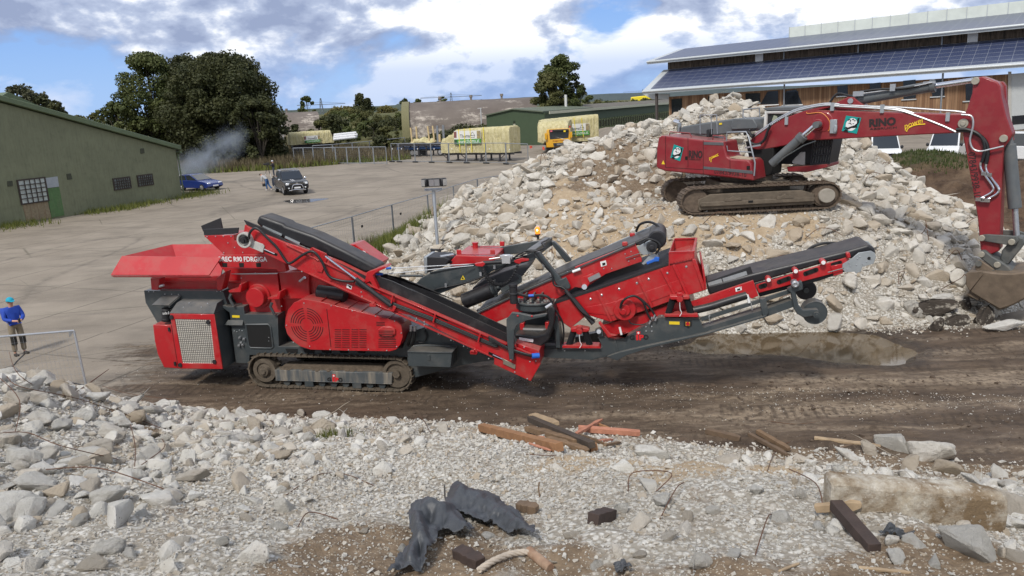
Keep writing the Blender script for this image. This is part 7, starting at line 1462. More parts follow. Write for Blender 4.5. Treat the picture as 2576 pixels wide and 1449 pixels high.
# vans beyond the soil heap
VANW=mat('white_van_paint',(.72,.73,.73),.3,coat=.4,var=.04)
def van(px,D,yaw,label,l=4.2,dark=False,grp=None):
    q=dp(px,350,D); z=float(GH(q[0],q[1])); t=thing('parked_van',label,'van',(q[0],q[1],max(0,z)),yaw); wd=1.85
    carbody(t,[(-l/2,.5),(-l/2,.3),(l/2-.1,.3),(l/2,.5),(l/2-.02,.85),(l/2-.5,1.12),(-l/2+.05,1.15)],wd,VANW,1); cabin(t,-l/2+.05,-l/2+.2,l/2-1.25,l/2-.55,1.1,1.98,wd,VANW,CARGL,.14)
    for v in(.1,wd-.4): b=MB(); b.box(l/2-.12,l/2+.02,v,v+.3,.72,.92); b.build('headlight',LAMP,t,bev=.02)
    b=MB(); b.box(l/2-.02,l/2+.02,.5,wd-.5,.42,.54); b.build('number_plate',PLT,t); b=MB(); b.box(l/2-.03,l/2+.015,.45,wd-.45,.72,.86); b.build('grille',DARK,t)
    b=MB(); q1=l/2-.95; b.box(q1,q1+.02,wd/2-.45,wd/2-.1,1.24,1.42); b.build('windscreen_notice',WHT,t)
    for v in(-.14,wd-.02): b=MB(); b.ball((l/2-.75,v+.08,1.22),.12,(.5,.8,1)); b.build('wing_mirror',BLK,t)
    for u in(-l/2+.75,l/2-.75): wheel(t,u,-.005,.3,.3,.2,1); wheel(t,u,wd+.005,.3,.3,.2,-1)
    shift(t,-wd/2); return t
van(2218,51,R(-105),'white van with black mirrors parked left of the other white van'); van(2385,51,R(-128),'white high-roofed van parked beyond the turf of the soil heap'); van(2562,50,R(-60),'white car showing only its front beyond the raised arm')
# --- wrapped loads
TARP=NG('cream_tarpaulin')
def tarpm():
    g=TARP; n=g.noise(1.1,6,.6,g.mapv((2.6,2.6,.55))); c=g.mix(g.rng(n,.35,.65),(.50,.44,.22),(.66,.60,.36)); c=g.mix(g.rng(g.noise(.35,5),.55,.75,0,.5),c,(.42,.36,.19)); g.bump(g.math('ADD',n,g.math('MULTIPLY',g.noise(3,6,.65,g.mapv((2,2,.8))),.6)),.9,.35); return g.col(c,.7)
TARPM=tarpm(); STRAP=mat('yellow_strap',(.7,.58,.05),.6)
GRNB=mat('banner_green',(.06,.26,.035),.6,var=.05); WB=mat('banner_white',(.68,.68,.64),.6,var=.05)
def banner(par,fr,c,Q,v,seed=0,full=True):
    q=[pt(fr,c,*p,v) for p in Q]; at=lambda s,t:q[0].lerp(q[1],s).lerp(q[3].lerp(q[2],s),t); P=lambda s0,s1,t0,t1:[at(s0,t0),at(s1,t0),at(s1,t1),at(s0,t1)]
    def pl(nm,m,A,par_,off): b=MB(); plate(b,[a+Vector((0,-off,0)) for a in A],-.01); return b.build(nm,m,par_)
    w=pl('banner',WB,P(0,1,0,.62),par,.0); pl('banner_strip',GRNB,P(0,1,.62,1),w if False else par,.0)
    pc=[mat('photo_print_a',(.10,.08,.09),.5,var=.6,vscale=9,col2=(.3,.07,.05),c2scale=8),mat('photo_print_b',(.04,.07,.2),.5,var=.5,vscale=9,col2=(.55,.4,.04),c2scale=5),mat('photo_print_c',(.03,.08,.04),.5,var=.5,vscale=9)]
    pl('banner_photo',pc[0],P(0,.1,.05,.5),par,.02); pl('banner_photo',pc[1],P(.86,.99,.03,.6),par,.02); pl('banner_photo',pc[2],P(0,.11,.65,1),par,.02)
    text('lettering','Thoma',mat('dark_lettering',(.02,.03,.03),.5),par,at(.23,.52)+Vector((0,-.03,0)),at(.6,.5)+Vector((0,-.03,0)),None,squash=1.15); text('lettering','www.thoma.at',mat('pale_lettering',(.7,.75,.7),.5),par,at(.16,.93)+Vector((0,-.03,0)),at(.95,.9)+Vector((0,-.03,0)),None,squash=1.35)
    b=MB(); H=[(.62,.5),(.62,.36),(.7,.1),(.78,.36),(.78,.5),(.62,.5)]; b.tube([at(*p)+Vector((0,-.03,0)) for p in H],.02,4); b.tube([at(*p)+Vector((0,-.03,0)) for p in((.62,.36),(.78,.36))],.02,4); b.build('house_mark',mat('dark_lettering',(.02,.03,.03),.5),par)
def folds(prof_fn,u0,u1,n,depth,name,par,seed,taper=None):
    "a tarpaulin sleeve along u with sagging and folds"
    rings=[]; 
    for i in range(n+1):
        u=u0+(u1-u0)*i/n; ring=[]
        for j in range(28):
            s=j/28; v,w=prof_fn(u,s); d=float(fbm(np.array(u*1.7+seed),np.array(s*6.),3))*.16+float(fbm(np.array(u*5+seed),np.array(s*2.),2))*.07; ring.append((u,v+d*(1 if v<depth/2 else -1),w+d*.5))
        rings.append(ring)
    b=MB(); b.loft(rings); return b.build(name,TARPM,par,sharp=60)
def boxprof(dep,w0,top,rd=.25):
    def f(u,s):
        T=top(u); per=[(0,w0),(0,T-rd),(rd*.6,T),(dep-rd*.6,T),(dep,T-rd),(dep,w0)]; L=[0]
        for a,b2 in zip(per,per[1:]+per[:1]): L.append(L[-1]+math.hypot(b2[0]-a[0],b2[1]-a[1]))
        x=s*L[-1]
        for k in range(6):
            if x<=L[k+1]+1e-9: t=(x-L[k])/(L[k+1]-L[k]+1e-9); a=per[k]; b2=per[(k+1)%6]; return a[0]+(b2[0]-a[0])*t,a[1]+(b2[1]-a[1])*t
        return per[0]
    return f
STEELD=mat('dark_chassis_steel',(.022,.02,.022),.6,var=.2)
# the big swap body on legs
fb=[gp(*L6(1265,1300)),gp(*L6(1860,1300))]; ty=math.atan2(fb[1][1]-fb[0][1],fb[1][0]-fb[0][0]); TH=Frame(fb[0],ty)
t=TH.root('wrapped_load','cream tarpaulin wrapped load on stilts with the sharpest printed banner','wrapped load')
lo_=TH.uw(L6(1400,1150),0)[1]; tp_=lambda x,y:TH.uw(L6(x,y),0)
X=[tp_(*p) for p in((1150,960),(1165,900),(1225,890),(1270,840),(1340,835),(1385,745),(1640,718),(2340,678),(2355,700))]
ux=[p[0] for p in X]; wx=[p[1] for p in X]
topf=lambda u:float(np.interp(u,ux,wx))
folds(boxprof(2.5,lo_,topf),ux[0],ux[-1]-.02,44,2.5,'tarpaulin',t,1.0)
banner(t,TH,L6,[(1385,765),(1855,752),(1862,985),(1395,1003)],-.2)
for x0,y0,x1,y1 in((1465,735,1498,1140),(1565,720,1590,1135),(1665,715,1705,1135),(1900,700,1930,1130)): b=MB(); p,q=pt(TH,L6,x0,y0,-.22),pt(TH,L6,x1,y1,-.22); b.bar(p,q,.09,.03,(0,1,0)); b.build('strap',STRAP,t)
b=MB(); b.box(ux[0]+.6,ux[-1]+.3,.3,.45,lo_-.25,lo_); b.box(ux[0]+.6,ux[-1]+.3,2.0,2.15,lo_-.25,lo_); b.box(ux[0]+.6,ux[-1],.3,2.15,lo_-.1,lo_-.02); b.build('platform',STEELD,t)
for x in(1262,1585,1855,2178):
    for v in(.1,2.3):
        u=tp_(x,1200)[0]; b=MB(); b.box(u-.09,u+.09,v,v+.16,0,lo_); b.cbox((u,v+.08,.03),(.4,.4,.06)); b.build('leg',STEELD,t)
    u=tp_(x,1200)[0]; b=MB(); b.bar((u+(.1 if x<1800 else -.1)*-1,.2,.35),(u-(.9 if x in(1262,1585) else -.9),.2,lo_-.1),.07,.07); b.build('leg_brace',STEELD,t)
# far wrapped load by the smaller shelter
fb=[gp(*L5(1345,1180)),gp(*L5(2250,1150))]; FW=Frame(dp(*L5(1345,1180),118)*np.array([1,1,0]),math.atan2(*(dp(*L5(2250,1150),121)-dp(*L5(1345,1180),118))[[1,0]]))
t=FW.root('wrapped_load','distant cream tarpaulin wrapped load beside the dark tree','wrapped load'); tq=lambda x,y:FW.uw(L5(x,y),0)
xs_=[tq(1320,940),tq(1620,910),tq(2180,880),tq(2250,1130)]; w0=tq(1500,1180)[1]
folds(boxprof(2.5,max(.05,w0),lambda u:float(np.interp(u,[xs_[0][0],xs_[1][0],xs_[2][0],xs_[3][0]],[xs_[0][1],xs_[1][1],xs_[2][1],xs_[2][1]-1.6]))),xs_[0][0],xs_[3][0],34,2.5,'tarpaulin',t,4.)
banner(t,FW,L5,[(1632,1005),(1950,980),(1968,1120),(1640,1150)],-.25)
b=MB(); b.box(xs_[0][0]+.5,xs_[3][0]-.5,.4,2.1,0,max(.05,w0)); b.build('platform',STEELD,t)
# yellow lorry with its load and the second load behind
YF=Frame(dp(*L3(1075,790),96)*np.array([1,1,0]),R(-8)); YLW=mat('yellow_cab_paint',(.62,.32,.008),.35,coat=.4,var=.06)
yl=YF.root('yellow_lorry','yellow lorry cab facing the camera over the rubble crest','lorry'); yq=lambda x,y:YF.uw(L3(x,y),0)
bw=[yq(930,545),yq(1225,530)]; base=yq(1080,800)[1]; uL,uR=yq(915,700)[0],yq(1232,690)[0]; wt_=yq(1080,535)[1]
b=MB(); b.loft([[(uL,0,base+.3),(uR,0,base+.3),(uR,2.2,base+.3),(uL,2.2,base+.3)],[(uL,0,base+.3+(wt_-base)*.5),(uR,0,base+.3+(wt_-base)*.5),(uR,2.2,base+.3+(wt_-base)*.5),(uL,2.2,base+.3+(wt_-base)*.5)],[(uL+.12,.25,wt_),(uR-.12,.25,wt_),(uR-.12,2.2,wt_),(uL+.12,2.2,wt_)]]); cab_=b.build('cab',YLW,yl,bev=.08,seg=2)
part('windscreen',CARGL,cab_,YF,seq(L3,(955,570),(1205,560),(1205,650),(965,670)),-.03,.3,.03); part('sun_visor',BLK,cab_,YF,seq(L3,(955,545),(1205,535),(1208,560),(955,572)),-.1,.3,.03); part('grille',BLK,cab_,YF,seq(L3,(1005,718),(1178,706),(1180,745),(1130,760),(1015,765)),-.04,.1,.02)
text('lettering','MAN',CHROME,cab_,pt(YF,L3,1055,745,-.06),pt(YF,L3,1130,740,-.06),None,bold=.03)
text('lettering','Brüggen Holzbau',mat('brown_lettering',(.3,.06,.01),.5),cab_,pt(YF,L3,1000,695,-.05),pt(YF,L3,1170,685,-.05),None,shear=.2)
for P in(((895,590),(925,588),(930,670),(900,672)),((1225,572),(1250,570),(1254,645),(1228,648))): part('wing_mirror',YLW,cab_,YF,seq(L3,*P),-.3,-.05,.03)
for x in(968,1140): part('sticker',mat('badge_red',(.6,.12,.15),.5) if x<1000 else YEL,cab_,YF,seq(L3,(x,552),(x+28,550),(x+28,572),(x,574)),-.13,-.1,0)
b=MB(); q=pt(YF,L3,1222,515,.3); b.cyl(q,q+Vector((0,0,.2)),.1,n=10); b.build('beacon',mat('red_beacon',(.5,.02,.02),.3),cab_)
b=MB(); b.box(uL+.1,uR-.1,.4,9,base+.0,base+.3); b.build('chassis',STEELD,yl)
for v in(.9,5.6,6.9): 
    for u in(uL+.1,uR-.1): b=MB(); b.cyl((u-.15,v,.5),(u+.15,v,.5),.5,n=20); b.build('wheel',TYRE,yl)
part('warning_board',mat('red_white_board',(.6,.08,.05),.5,var=.5,vscale=3),yl,YF,seq(L3,(868,760),(892,765),(895,805),(872,805)),-.2,-.15,0); part('warning_board',mat('red_white_board',(.6,.08,.05),.5,var=.5,vscale=3),yl,YF,seq(L3,(702,750),(738,752),(735,780),(708,788)),4.0,4.05,0)
tl=thing('wrapped_load','cream tarpaulin wrapped load on the yellow lorry','wrapped load',YF.o,YF.yaw)
# the sleeve of this load runs away from the camera: build along v
def sleeve(par,u0,u1,v0,v1,w0,wt,seed):
    b=MB(); rings=[]
    for i in range(25):
        v=v0+(v1-v0)*i/24; f=boxprof(u1-u0,w0,lambda _:wt(v)); rings.append([]) 
        for j in range(26): a,w=f(0,j/26); d=float(fbm(np.array(v*1.5+seed),np.array(j*.25),3))*.25; rings[-1].append((u0+a+d,v,w+d*.6))
    b.loft(rings); return b.build('tarpaulin',TARPM,par,sharp=60)
sleeve(tl,uL-1.3,uR-.35,2.6,10.5,base+.9,lambda v:wt_+float(np.interp(v,[2.6,3.4,10],[.2,.95,1.0])),2.)
b=MB(); plate(b,[(uL-1.38,9.5,base+1.4),(uL-1.38,4.5,base+1.4),(uL-1.38,4.5,base+3.2),(uL-1.38,9.5,base+3.2)],.02); b.build('banner',WB,tl)
# second load behind
RF=Frame(dp(*L3(1300,620),107)*np.array([1,1,0]),R(6)); t=RF.root('wrapped_load','cream tarpaulin wrapped load standing behind the yellow lorry','wrapped load'); rq=lambda x,y:RF.uw(L3(x,y),0)
ue=[rq(850,430),rq(900,412),rq(1435,358),rq(1588,345)]
folds(boxprof(2.5,.9,lambda u:float(np.interp(u,[a for a,_ in ue],[c for _,c in ue]))),ue[0][0],ue[3][0],36,2.5,'tarpaulin',t,7.)
banner(t,RF,L3,[(1150,475),(1470,458),(1475,610),(1155,630)],-.25)
for x in(1275,1370): b=MB(); b.bar(pt(RF,L3,x,390,-.25),pt(RF,L3,x+28,640,-.25),.1,.03,(0,1,0)); b.build('strap',STRAP,t)
b=MB(); b.box(ue[0][0]+.5,ue[3][0]-.3,.3,2.2,.6,.9)
for u in(ue[0][0]+1,ue[3][0]-1): b.box(u-.1,u+.1,.3,.5,0,.6); b.box(u-.1,u+.1,2,2.2,0,.6)
b.build('platform',STEELD,t)
# flat rack with stakes and blue trailer
BT=Frame(gp(*L6(500,1215)),ty*.6); tr=BT.root('blue_trailer','low blue flatbed trailer parked left of the wrapped load','trailer'); bq=lambda x,y:BT.uw(L6(x,y),0)
p0,p1=bq(390,1140),bq(1160,1150); BLT=mat('blue_trailer_paint',(.015,.10,.33),.5,var=.15,dust=(.2,.18,.15),dustamt=.2)
b=MB(); b.box(p0[0],p1[0],0,2.4,.95,1.25); b.build('flatbed',BLT,tr,bev=.02); b=MB(); b.box(p0[0]+.5,p1[0]+1.5,.5,1.9,.7,.95); b.build('chassis',STEELD,tr)
for x in(530,655,740,1150): 
    u=bq(x,1180)[0]; 
    for v,s in((.02,1),(2.38,-1)): wheel(tr,u,v,.5,.5,.3,s)
fr=thing('flat_rack','black flat rack platform on stilts above the blue trailer','flat rack',BT.o,BT.yaw); z1=BT.uw(L6(700,1030),-.6)[1]; z2=BT.uw(L6(700,985),-.6)[1]; ua,ub=BT.uw(L6(365,1000),-.6)[0],BT.uw(L6(1150,990),-.6)[0]
b=MB(); b.box(ua,ub,-.6,2.0,z1,z2); b.build('platform',STEELD,fr,bev=.02)
b=MB(); b.box(ua+4,ub,-.5,1.9,1.28,1.75) if z1>2 else None; b.build('toolbox_row',STEELD,fr)
for x in(490,750,890):
    for v in(-.5,1.8): u=BT.uw(L6(x,1060),-.6)[0]; b=MB(); b.box(u-.08,u+.08,v,v+.16,0,z1); b.build('leg',STEELD,fr)
WOODP=mat('pale_pine',(.55,.42,.22),.7,var=.15,vscale=4)
for x0,y0,x1,y1 in((625,705,655,975),(722,685,742,970),(925,680,958,965),(1012,672,1045,960)): b=MB(); b.bar(pt(BT,L6,x0,y0,.3),pt(BT,L6,x1,y1,.3),.18,.18); b.build('stake',WOODP,fr)
t=thing('folded_tarpaulin','crumpled heap of cream tarpaulin lying on the flat rack','tarpaulin',BT.o,BT.yaw); u=BT.uw(L6(830,960),.2)[0]; b=MB(); b.ball((u,.6,z2+.1),1.0,(2.0,.8,.55),22,12); o=b.build('tarpaulin',TARPM,t); me=o.data
co=np.empty(len(me.vertices)*3); me.vertices.foreach_get('co',co); co=co.reshape(-1,3); co[:,2]=np.maximum(z2,co[:,2]+fbm(co[:,0]*1.3,co[:,1]*1.3,4)*1.2); me.vertices.foreach_set('co',co.ravel())
for x0,y0,x1,y1,c in((1080,670,1105,905,GALV),(1185,660,1208,885,GALV),(1128,820,1140,960,WOODP)): 
    q=dp(*L6(x1,y1),112); p=dp(*L6(x0,y0),112); b=MB(); b.cyl((0,0,0),(0,0,p[2]),.17,n=8); o=b.build('standing_pole',c,loc=(q[0],q[1],0)); props(o,'grey pole standing upright behind the flat rack' if c is GALV else 'short pale timber post beside the grey poles','pole','grey poles behind the flat rack' if c is GALV else None)
# stacked steel pallets between the loads
SP=Frame(gp(*L3(520,715)),R(0)); t=None
for k in range(6):
    y=545+k*20; q0,q1=SP.uw(L3(437,y+6),0),SP.uw(L3(612,y),0); b=MB(); b.box(q0[0],q1[0],0,2,q0[1]-.12,q0[1]+.1); b.box(q0[0]+.2,q1[0]-.2,.1,1.9,q0[1]-.3,q0[1]-.12); props(b.build('steel_rack',PLATE,loc=tuple(SP.o)),'grey steel rack in the stack behind the swap body legs','rack','grey steel racks in one stack')
b=MB(); q0,q1=SP.uw(L3(437,660),0),SP.uw(L3(720,640),0)
for u in(q0[0]+.4,(q0[0]+q1[0])/2,q1[0]-.3): b.cyl((u,.2,0),(u,.2,q0[1]),.1,n=8)
b.box(q0[0],q1[0],0,2,q0[1]-.1,q0[1]+.05); props(b.build('rack_stand',GALV,loc=tuple(SP.o)),'galvanised stand carrying the stack of steel racks','stand')
t=thing('folded_tarpaulin','crumpled cream tarpaulin beside the stacked steel racks','tarpaulin',SP.o,0); u,w=SP.uw(L3(670,560),.5); b=MB(); b.ball((u,.8,w),1.1,(1.7,.8,1.2),20,12); o=b.build('tarpaulin',TARPM,t)
# white tanker on the bank, yellow thing on the roof, pipes, racks far off
q=dp(*L6(280,570),221); TK=Frame(np.array([q[0],q[1],q[2]]),R(-4)); t=TK.root('tanker_lorry','white tanker lorry passing on the road along the bank','lorry'); VW=mat('clean_white',(.8,.8,.8),.4)
tq2=lambda x,y:TK.uw(L6(x,y),0)
part('cab',VW,t,TK,seq(L6,(125,515),(150,498),(190,500),(200,520),(198,560),(130,562)),0,2.3,.1,2); part('tank',VW,t,TK,seq(L6,(232,550),(255,490),(300,482),(438,476),(440,520),(400,560)),0,2.3,.2,2); part('chassis',STEELD,t,TK,seq(L6,(130,560),(430,560),(430,572),(130,574)),.2,2,.0); part('windscreen',CARGL,t,TK,seq(L6,(128,528),(165,515),(168,535),(130,545)),-.03,.1,0)
q=dp(*L3(2150,148),230); b=MB(); b.loft([[(0,0,0),(6.5,0,0),(6.5,2,0),(0,2,0)],[(.1,.1,1.3),(5.6,.1,1.6),(5.6,1.9,1.6),(.1,1.9,1.3)]]); RFo=b.build('yellow_container',mat('bright_yellow',(.75,.6,.02),.5),loc=(q[0]-3.2,q[1],q[2]-.6),bev=.2); props(RFo,'yellow box shape showing above the workshop roof','container')
for i,(x0,y0,x1,y1) in enumerate(((855,495,1075,480),)): 
    q0,q1=dp(*L2(855,505),125),dp(*L2(1080,488),128)
    for k in range(5): b=MB(); b.cyl((q0[0],q0[1]+k*.5,q0[2]-.5+(k%3)*.35),(q1[0],q1[1]+k*.5,q1[2]-.4+(k%3)*.35),.22,n=8); props(b.build('stacked_pipe',VW),'long white pipe in the bundle beyond the far wrapped load','pipe','bundle of white pipes')
# pylons
def pylon(px,py0,py1,D,arm,label):
    p=dp(px,py0,D); q=dp(px,py1,D); hgt=p[2]; t=thing('pylon',label,'pylon',(p[0],p[1],0),0); b=MB(); m=mat('pylon_steel',(.16,.18,.2),.6,.3)
    w=lambda z:hgt*.075*(1-z/hgt)**.8+.012*hgt; N=9; Z=[hgt*i/N for i in range(N+1)]
    for sx in(-1,1):
        for sy in(-1,1): b.tube([(sx*w(z),sy*w(z),z) for z in Z],.009*hgt,4)
        for i in range(N): b.bar((-sx*w(Z[i]),-w(Z[i]),Z[i]),(sx*w(Z[i+1]),-w(Z[i+1]),Z[i+1]),.008*hgt,.008*hgt)
    b.build('lattice_mast',m,t); b=MB(); za=hgt*arm[0]; 
    b.bar((-arm[1],0,za),(arm[1],0,za),.014*hgt,.02*hgt)
    for s in(-1,1): b.bar((s*arm[1],0,za+.2),(0,0,za+hgt*.09),.008*hgt,.008*hgt)
    b.build('cross_arm',m,t); return (p[0],p[1],hgt,za,arm[1])
A_=pylon(806,247,295,330,(.78,10.5),'left steel lattice pylon with one wide cross arm'); B_=pylon(1134,233,262,420,(.83,17),'pylon rising over the middle of the shelter roof'); C_2=pylon(1617,224,240,1300,(.8,34),'faint far pylon on the wooded hill')
b=MB()
for s in(-1,1):
    P=[(A_[0]+s*A_[4],A_[1],A_[3]-2),(B_[0]+s*B_[4],B_[1],B_[3]-2)]; b.tube([tuple(np.array(P[0])*(1-t)+np.array(P[1])*t-np.array([0,0,14*t*(1-t)])) for t in np.linspace(0,1,12)],.07,4)
    b.tube([(A_[0]+s*A_[4]-260*t,A_[1]+40*t,A_[3]-2-30*t*(1-t)-5*t) for t in np.linspace(0,1,12)],.07,4)
props(b.build('power_lines',mat('cable_black',(.05,.05,.06),.6)),'power lines strung from the left pylon','power line')
for c,x,y0,y1,D in((L5,1165,700,1025,120),(L6,1855,365,530,125)):
    q=dp(*c(x,y0),D); b=MB(); b.cyl((0,0,0),(0,0,q[2]),.09,n=8); b.bar((-.5,0,q[2]),(.15,0,q[2]),.18,.1); props(b.build('yard_lamp',mat('pale_lamp_post',(.5,.5,.5),.5),loc=(q[0],q[1],0)),'pale lamp post in front of the smaller shelter' if c is L5 else 'pale lamp post in front of the big flaking shelter','lamp post')
# ------------------------------------------------------------------ fences, mast
WIRE=NG('fence_wire')
def fencepanel(p,q,hgt,name,label,group,mesh=True,blocks=False,post=.024):
    p=np.array(p);q=np.array(q); L=float(np.linalg.norm(q-p)); t=thing(name,label,'fence panel',p,math.atan2(q[1]-p[1],q[0]-p[0]),group)
    b=MB()
    for u in(.04,L-.04): b.cyl((u,0,.02),(u,0,hgt),post,n=8)
    b.cyl((.04,0,hgt),(L-.04,0,hgt),post*.9,n=8); b.cyl((.04,0,.15),(L-.04,0,.15),post*.8,n=8); b.build('frame',GALV,t)
    if mesh:
        b=MB()
        for i in range(int(L/.16)): b.bar((.1+i*.16,0,.16),(.1+i*.16,0,hgt),.004,.004)
        for i in range(7): b.bar((.05,0,.25+i*hgt/7.5),(L-.05,0,.25+i*hgt/7.5),.004,.004)
        b.build('wire_mesh',mat('thin_wire',(.3,.31,.32),.5,.5),t)
    if blocks: b=MB(); b.cbox((0,0,.08),(.75,.3,.16)); b.build('foot_block',mat('black_foot_block',(.03,.03,.03),.9),t,bev=.02)
    b=MB(); b.cbox((L*.2,-.03,hgt*.72),(.16,.02,.11)); b.build('tag',WHT if blocks else BLK,t)
    return t
tops=[(765,578),(885,545),(985,515),(1075,490),(1140,468),(1200,450),(1280,438)]
P=[gp(x,y,2.0) for x,y in tops]
pp0=P[0]-(P[1]-P[0])
allp=[pp0]+P
for a,c in zip(allp[:-1],allp[1:]): fencepanel((a[0],a[1],0),(c[0],c[1],0),2.0,'mesh_fence_panel','galvanised mesh fence panel in the row running behind the tall rubble heap','fence panels behind the heap')
# row in front of the wrapped loads
xs=[300,430,710,995,1308,1612,1955,2315]; G=[gp(*L6(x,1305+x*.016)) for x in xs]; G=[g_ for g_ in G]+[gp(*L3(400,990)),gp(*L3(690,1010))]
for a,c in zip(G[:-1],G[1:]): fencepanel(a,c,2.3,'mesh_fence_panel','mesh fence panel on black foot blocks in front of the wrapped loads','fence panels on foot blocks',blocks=True,post=.045)
ys=[(440,625),(545,622),(645,620),(760,620),(875,617),(990,617),(1120,615),(1265,613),(1400,612)]
F2=[gp(*L2(x,y),2.1) for x,y in ys]
for a,c in zip(F2[:-1],F2[1:]): fencepanel((a[0],a[1],0),(c[0],c[1],0),2.1,'mesh_fence_panel','mesh fence panel standing in the tall dry grass','fence panels in the grass',post=.05)
F3=[gp(*L2(x,y),2.0) for x,y in((640,600),(850,588),(1050,570),(1230,555),(1415,535),(1595,516))]
for a,c in zip(F3[:-1],F3[1:]): fencepanel((a[0],a[1],0),(c[0],c[1],0),2.0,'mesh_fence_panel','farther mesh fence panel along the back edge of the dry grass','fence panels along the back of the grass',mesh=False,post=.05)
# near leaning panel at the left
ft=gp(222,992); D0=(ft-CP)@_f
foot=np.array([ft[0],ft[1],0]); top=dp(186,832,D0-.1); left=dp(-60,852,D0-1.1)
t=thing('fence_panel','leaning galvanised fence panel in front of the man in blue','fence panel',foot,0)
lc=lambda P:Vector(np.array(P)-foot)
b=MB(); b.tube([lc(foot+np.array([0,0,-.1])),lc(top)],.028,10); b.tube([lc(top),lc(left)],.026,10); lf=foot+(left-top); b.tube([lc(lf),lc(left)],.028,8); b.build('frame',STEEL,t)
b=MB(); b.prism([(0,0),(.14,0),(0,-.14)],-.005,.005); o=b.build('corner_gusset',STEEL,t); o.location=lc(top)+Vector((-.14,0,-.02))
b=MB()
for i in range(1,22): a=i/22; b.bar(lc(top+(left-top)*a),lc(foot+(lf-foot)*a),.0035,.0035)
for i in range(1,9): a=i/9; b.bar(lc(top+(foot-top)*a),lc(left+(lf-left)*a),.0035,.0035)
b.build('wire_mesh',mat('thin_wire',(.3,.31,.32),.5,.5),t)
# floodlight mast
mb_=hit(1102,632); mD=(mb_-CP)@_f; mt=dp(1091,486,mD); m_=thing('floodlight_mast','tall grey mast carrying a cluster of black floodlights behind the machine','floodlight mast',(mb_[0],mb_[1],mb_[2]))
b=MB(); hgt=float(mt[2]-mb_[2]); b.tube([(0,0,0),(mt[0]-mb_[0],mt[1]-mb_[1],hgt)],.065,10); b.cyl((mt[0]-mb_[0],mt[1]-mb_[1],hgt-.5),(mt[0]-mb_[0],mt[1]-mb_[1],hgt+.1),.075,n=10); b.build('mast',GALV,m_)
c=Vector((mt[0]-mb_[0],mt[1]-mb_[1],hgt+.15)); b=MB(); b.cbox(c,(.7,.2,.08)); b.build('bracket',GALV,m_)
for dx,ry in((-.3,-.7),(-.06,.2),(.16,.1),(.4,.8)): b=MB(); b.cbox(c+Vector((dx,-.1,.28)),(.26,.2,.32),rz=ry); fl=b.build('floodlight',BLK,m_,bev=.03); b=MB(); b.cbox(c+Vector((dx-.12*math.sin(-ry),-.1-.115*math.cos(ry),.28)),(.2,.01,.25),rz=ry); b.build('lamp_glass',mat('lamp_reflector',(.5,.5,.5),.15,.6),fl)
b=MB(); b.cyl((0,0,-.05),(0,0,.12),.3,n=12); b.build('base',BLK,m_)
# ------------------------------------------------------------------ people
def skinmesh(name,J,B,m,parent,sub=2):
    "J: {joint:(pos,radius)}; B: [(a,b)]; first joint is the root"
    K=list(J); me=bpy.data.meshes.new(name); me.from_pydata([J[k][0] for k in K],[(K.index(a),K.index(b2)) for a,b2 in B],[]); me.materials.append(m)
    o=bpy.data.objects.new(name,me); COL.objects.link(o); o.parent=parent
    s=o.modifiers.new('skin','SKIN'); s.use_smooth_shade=True
    for i,k in enumerate(K):
        r=J[k][1]; r=r if isinstance(r,tuple) else (r,r); me.skin_vertices[0].data[i].radius=r; me.skin_vertices[0].data[i].use_root=(i==0)
    u=o.modifiers.new('smooth','SUBSURF'); u.levels=sub; u.render_levels=sub
    dg=bpy.context.evaluated_depsgraph_get(); dg.update(); m2=bpy.data.meshes.new_from_object(o.evaluated_get(dg)); o.modifiers.clear(); o.data=m2; bpy.data.meshes.remove(me)
    return o
SKIN=mat('skin',(.50,.27,.19),.55,var=.08); 
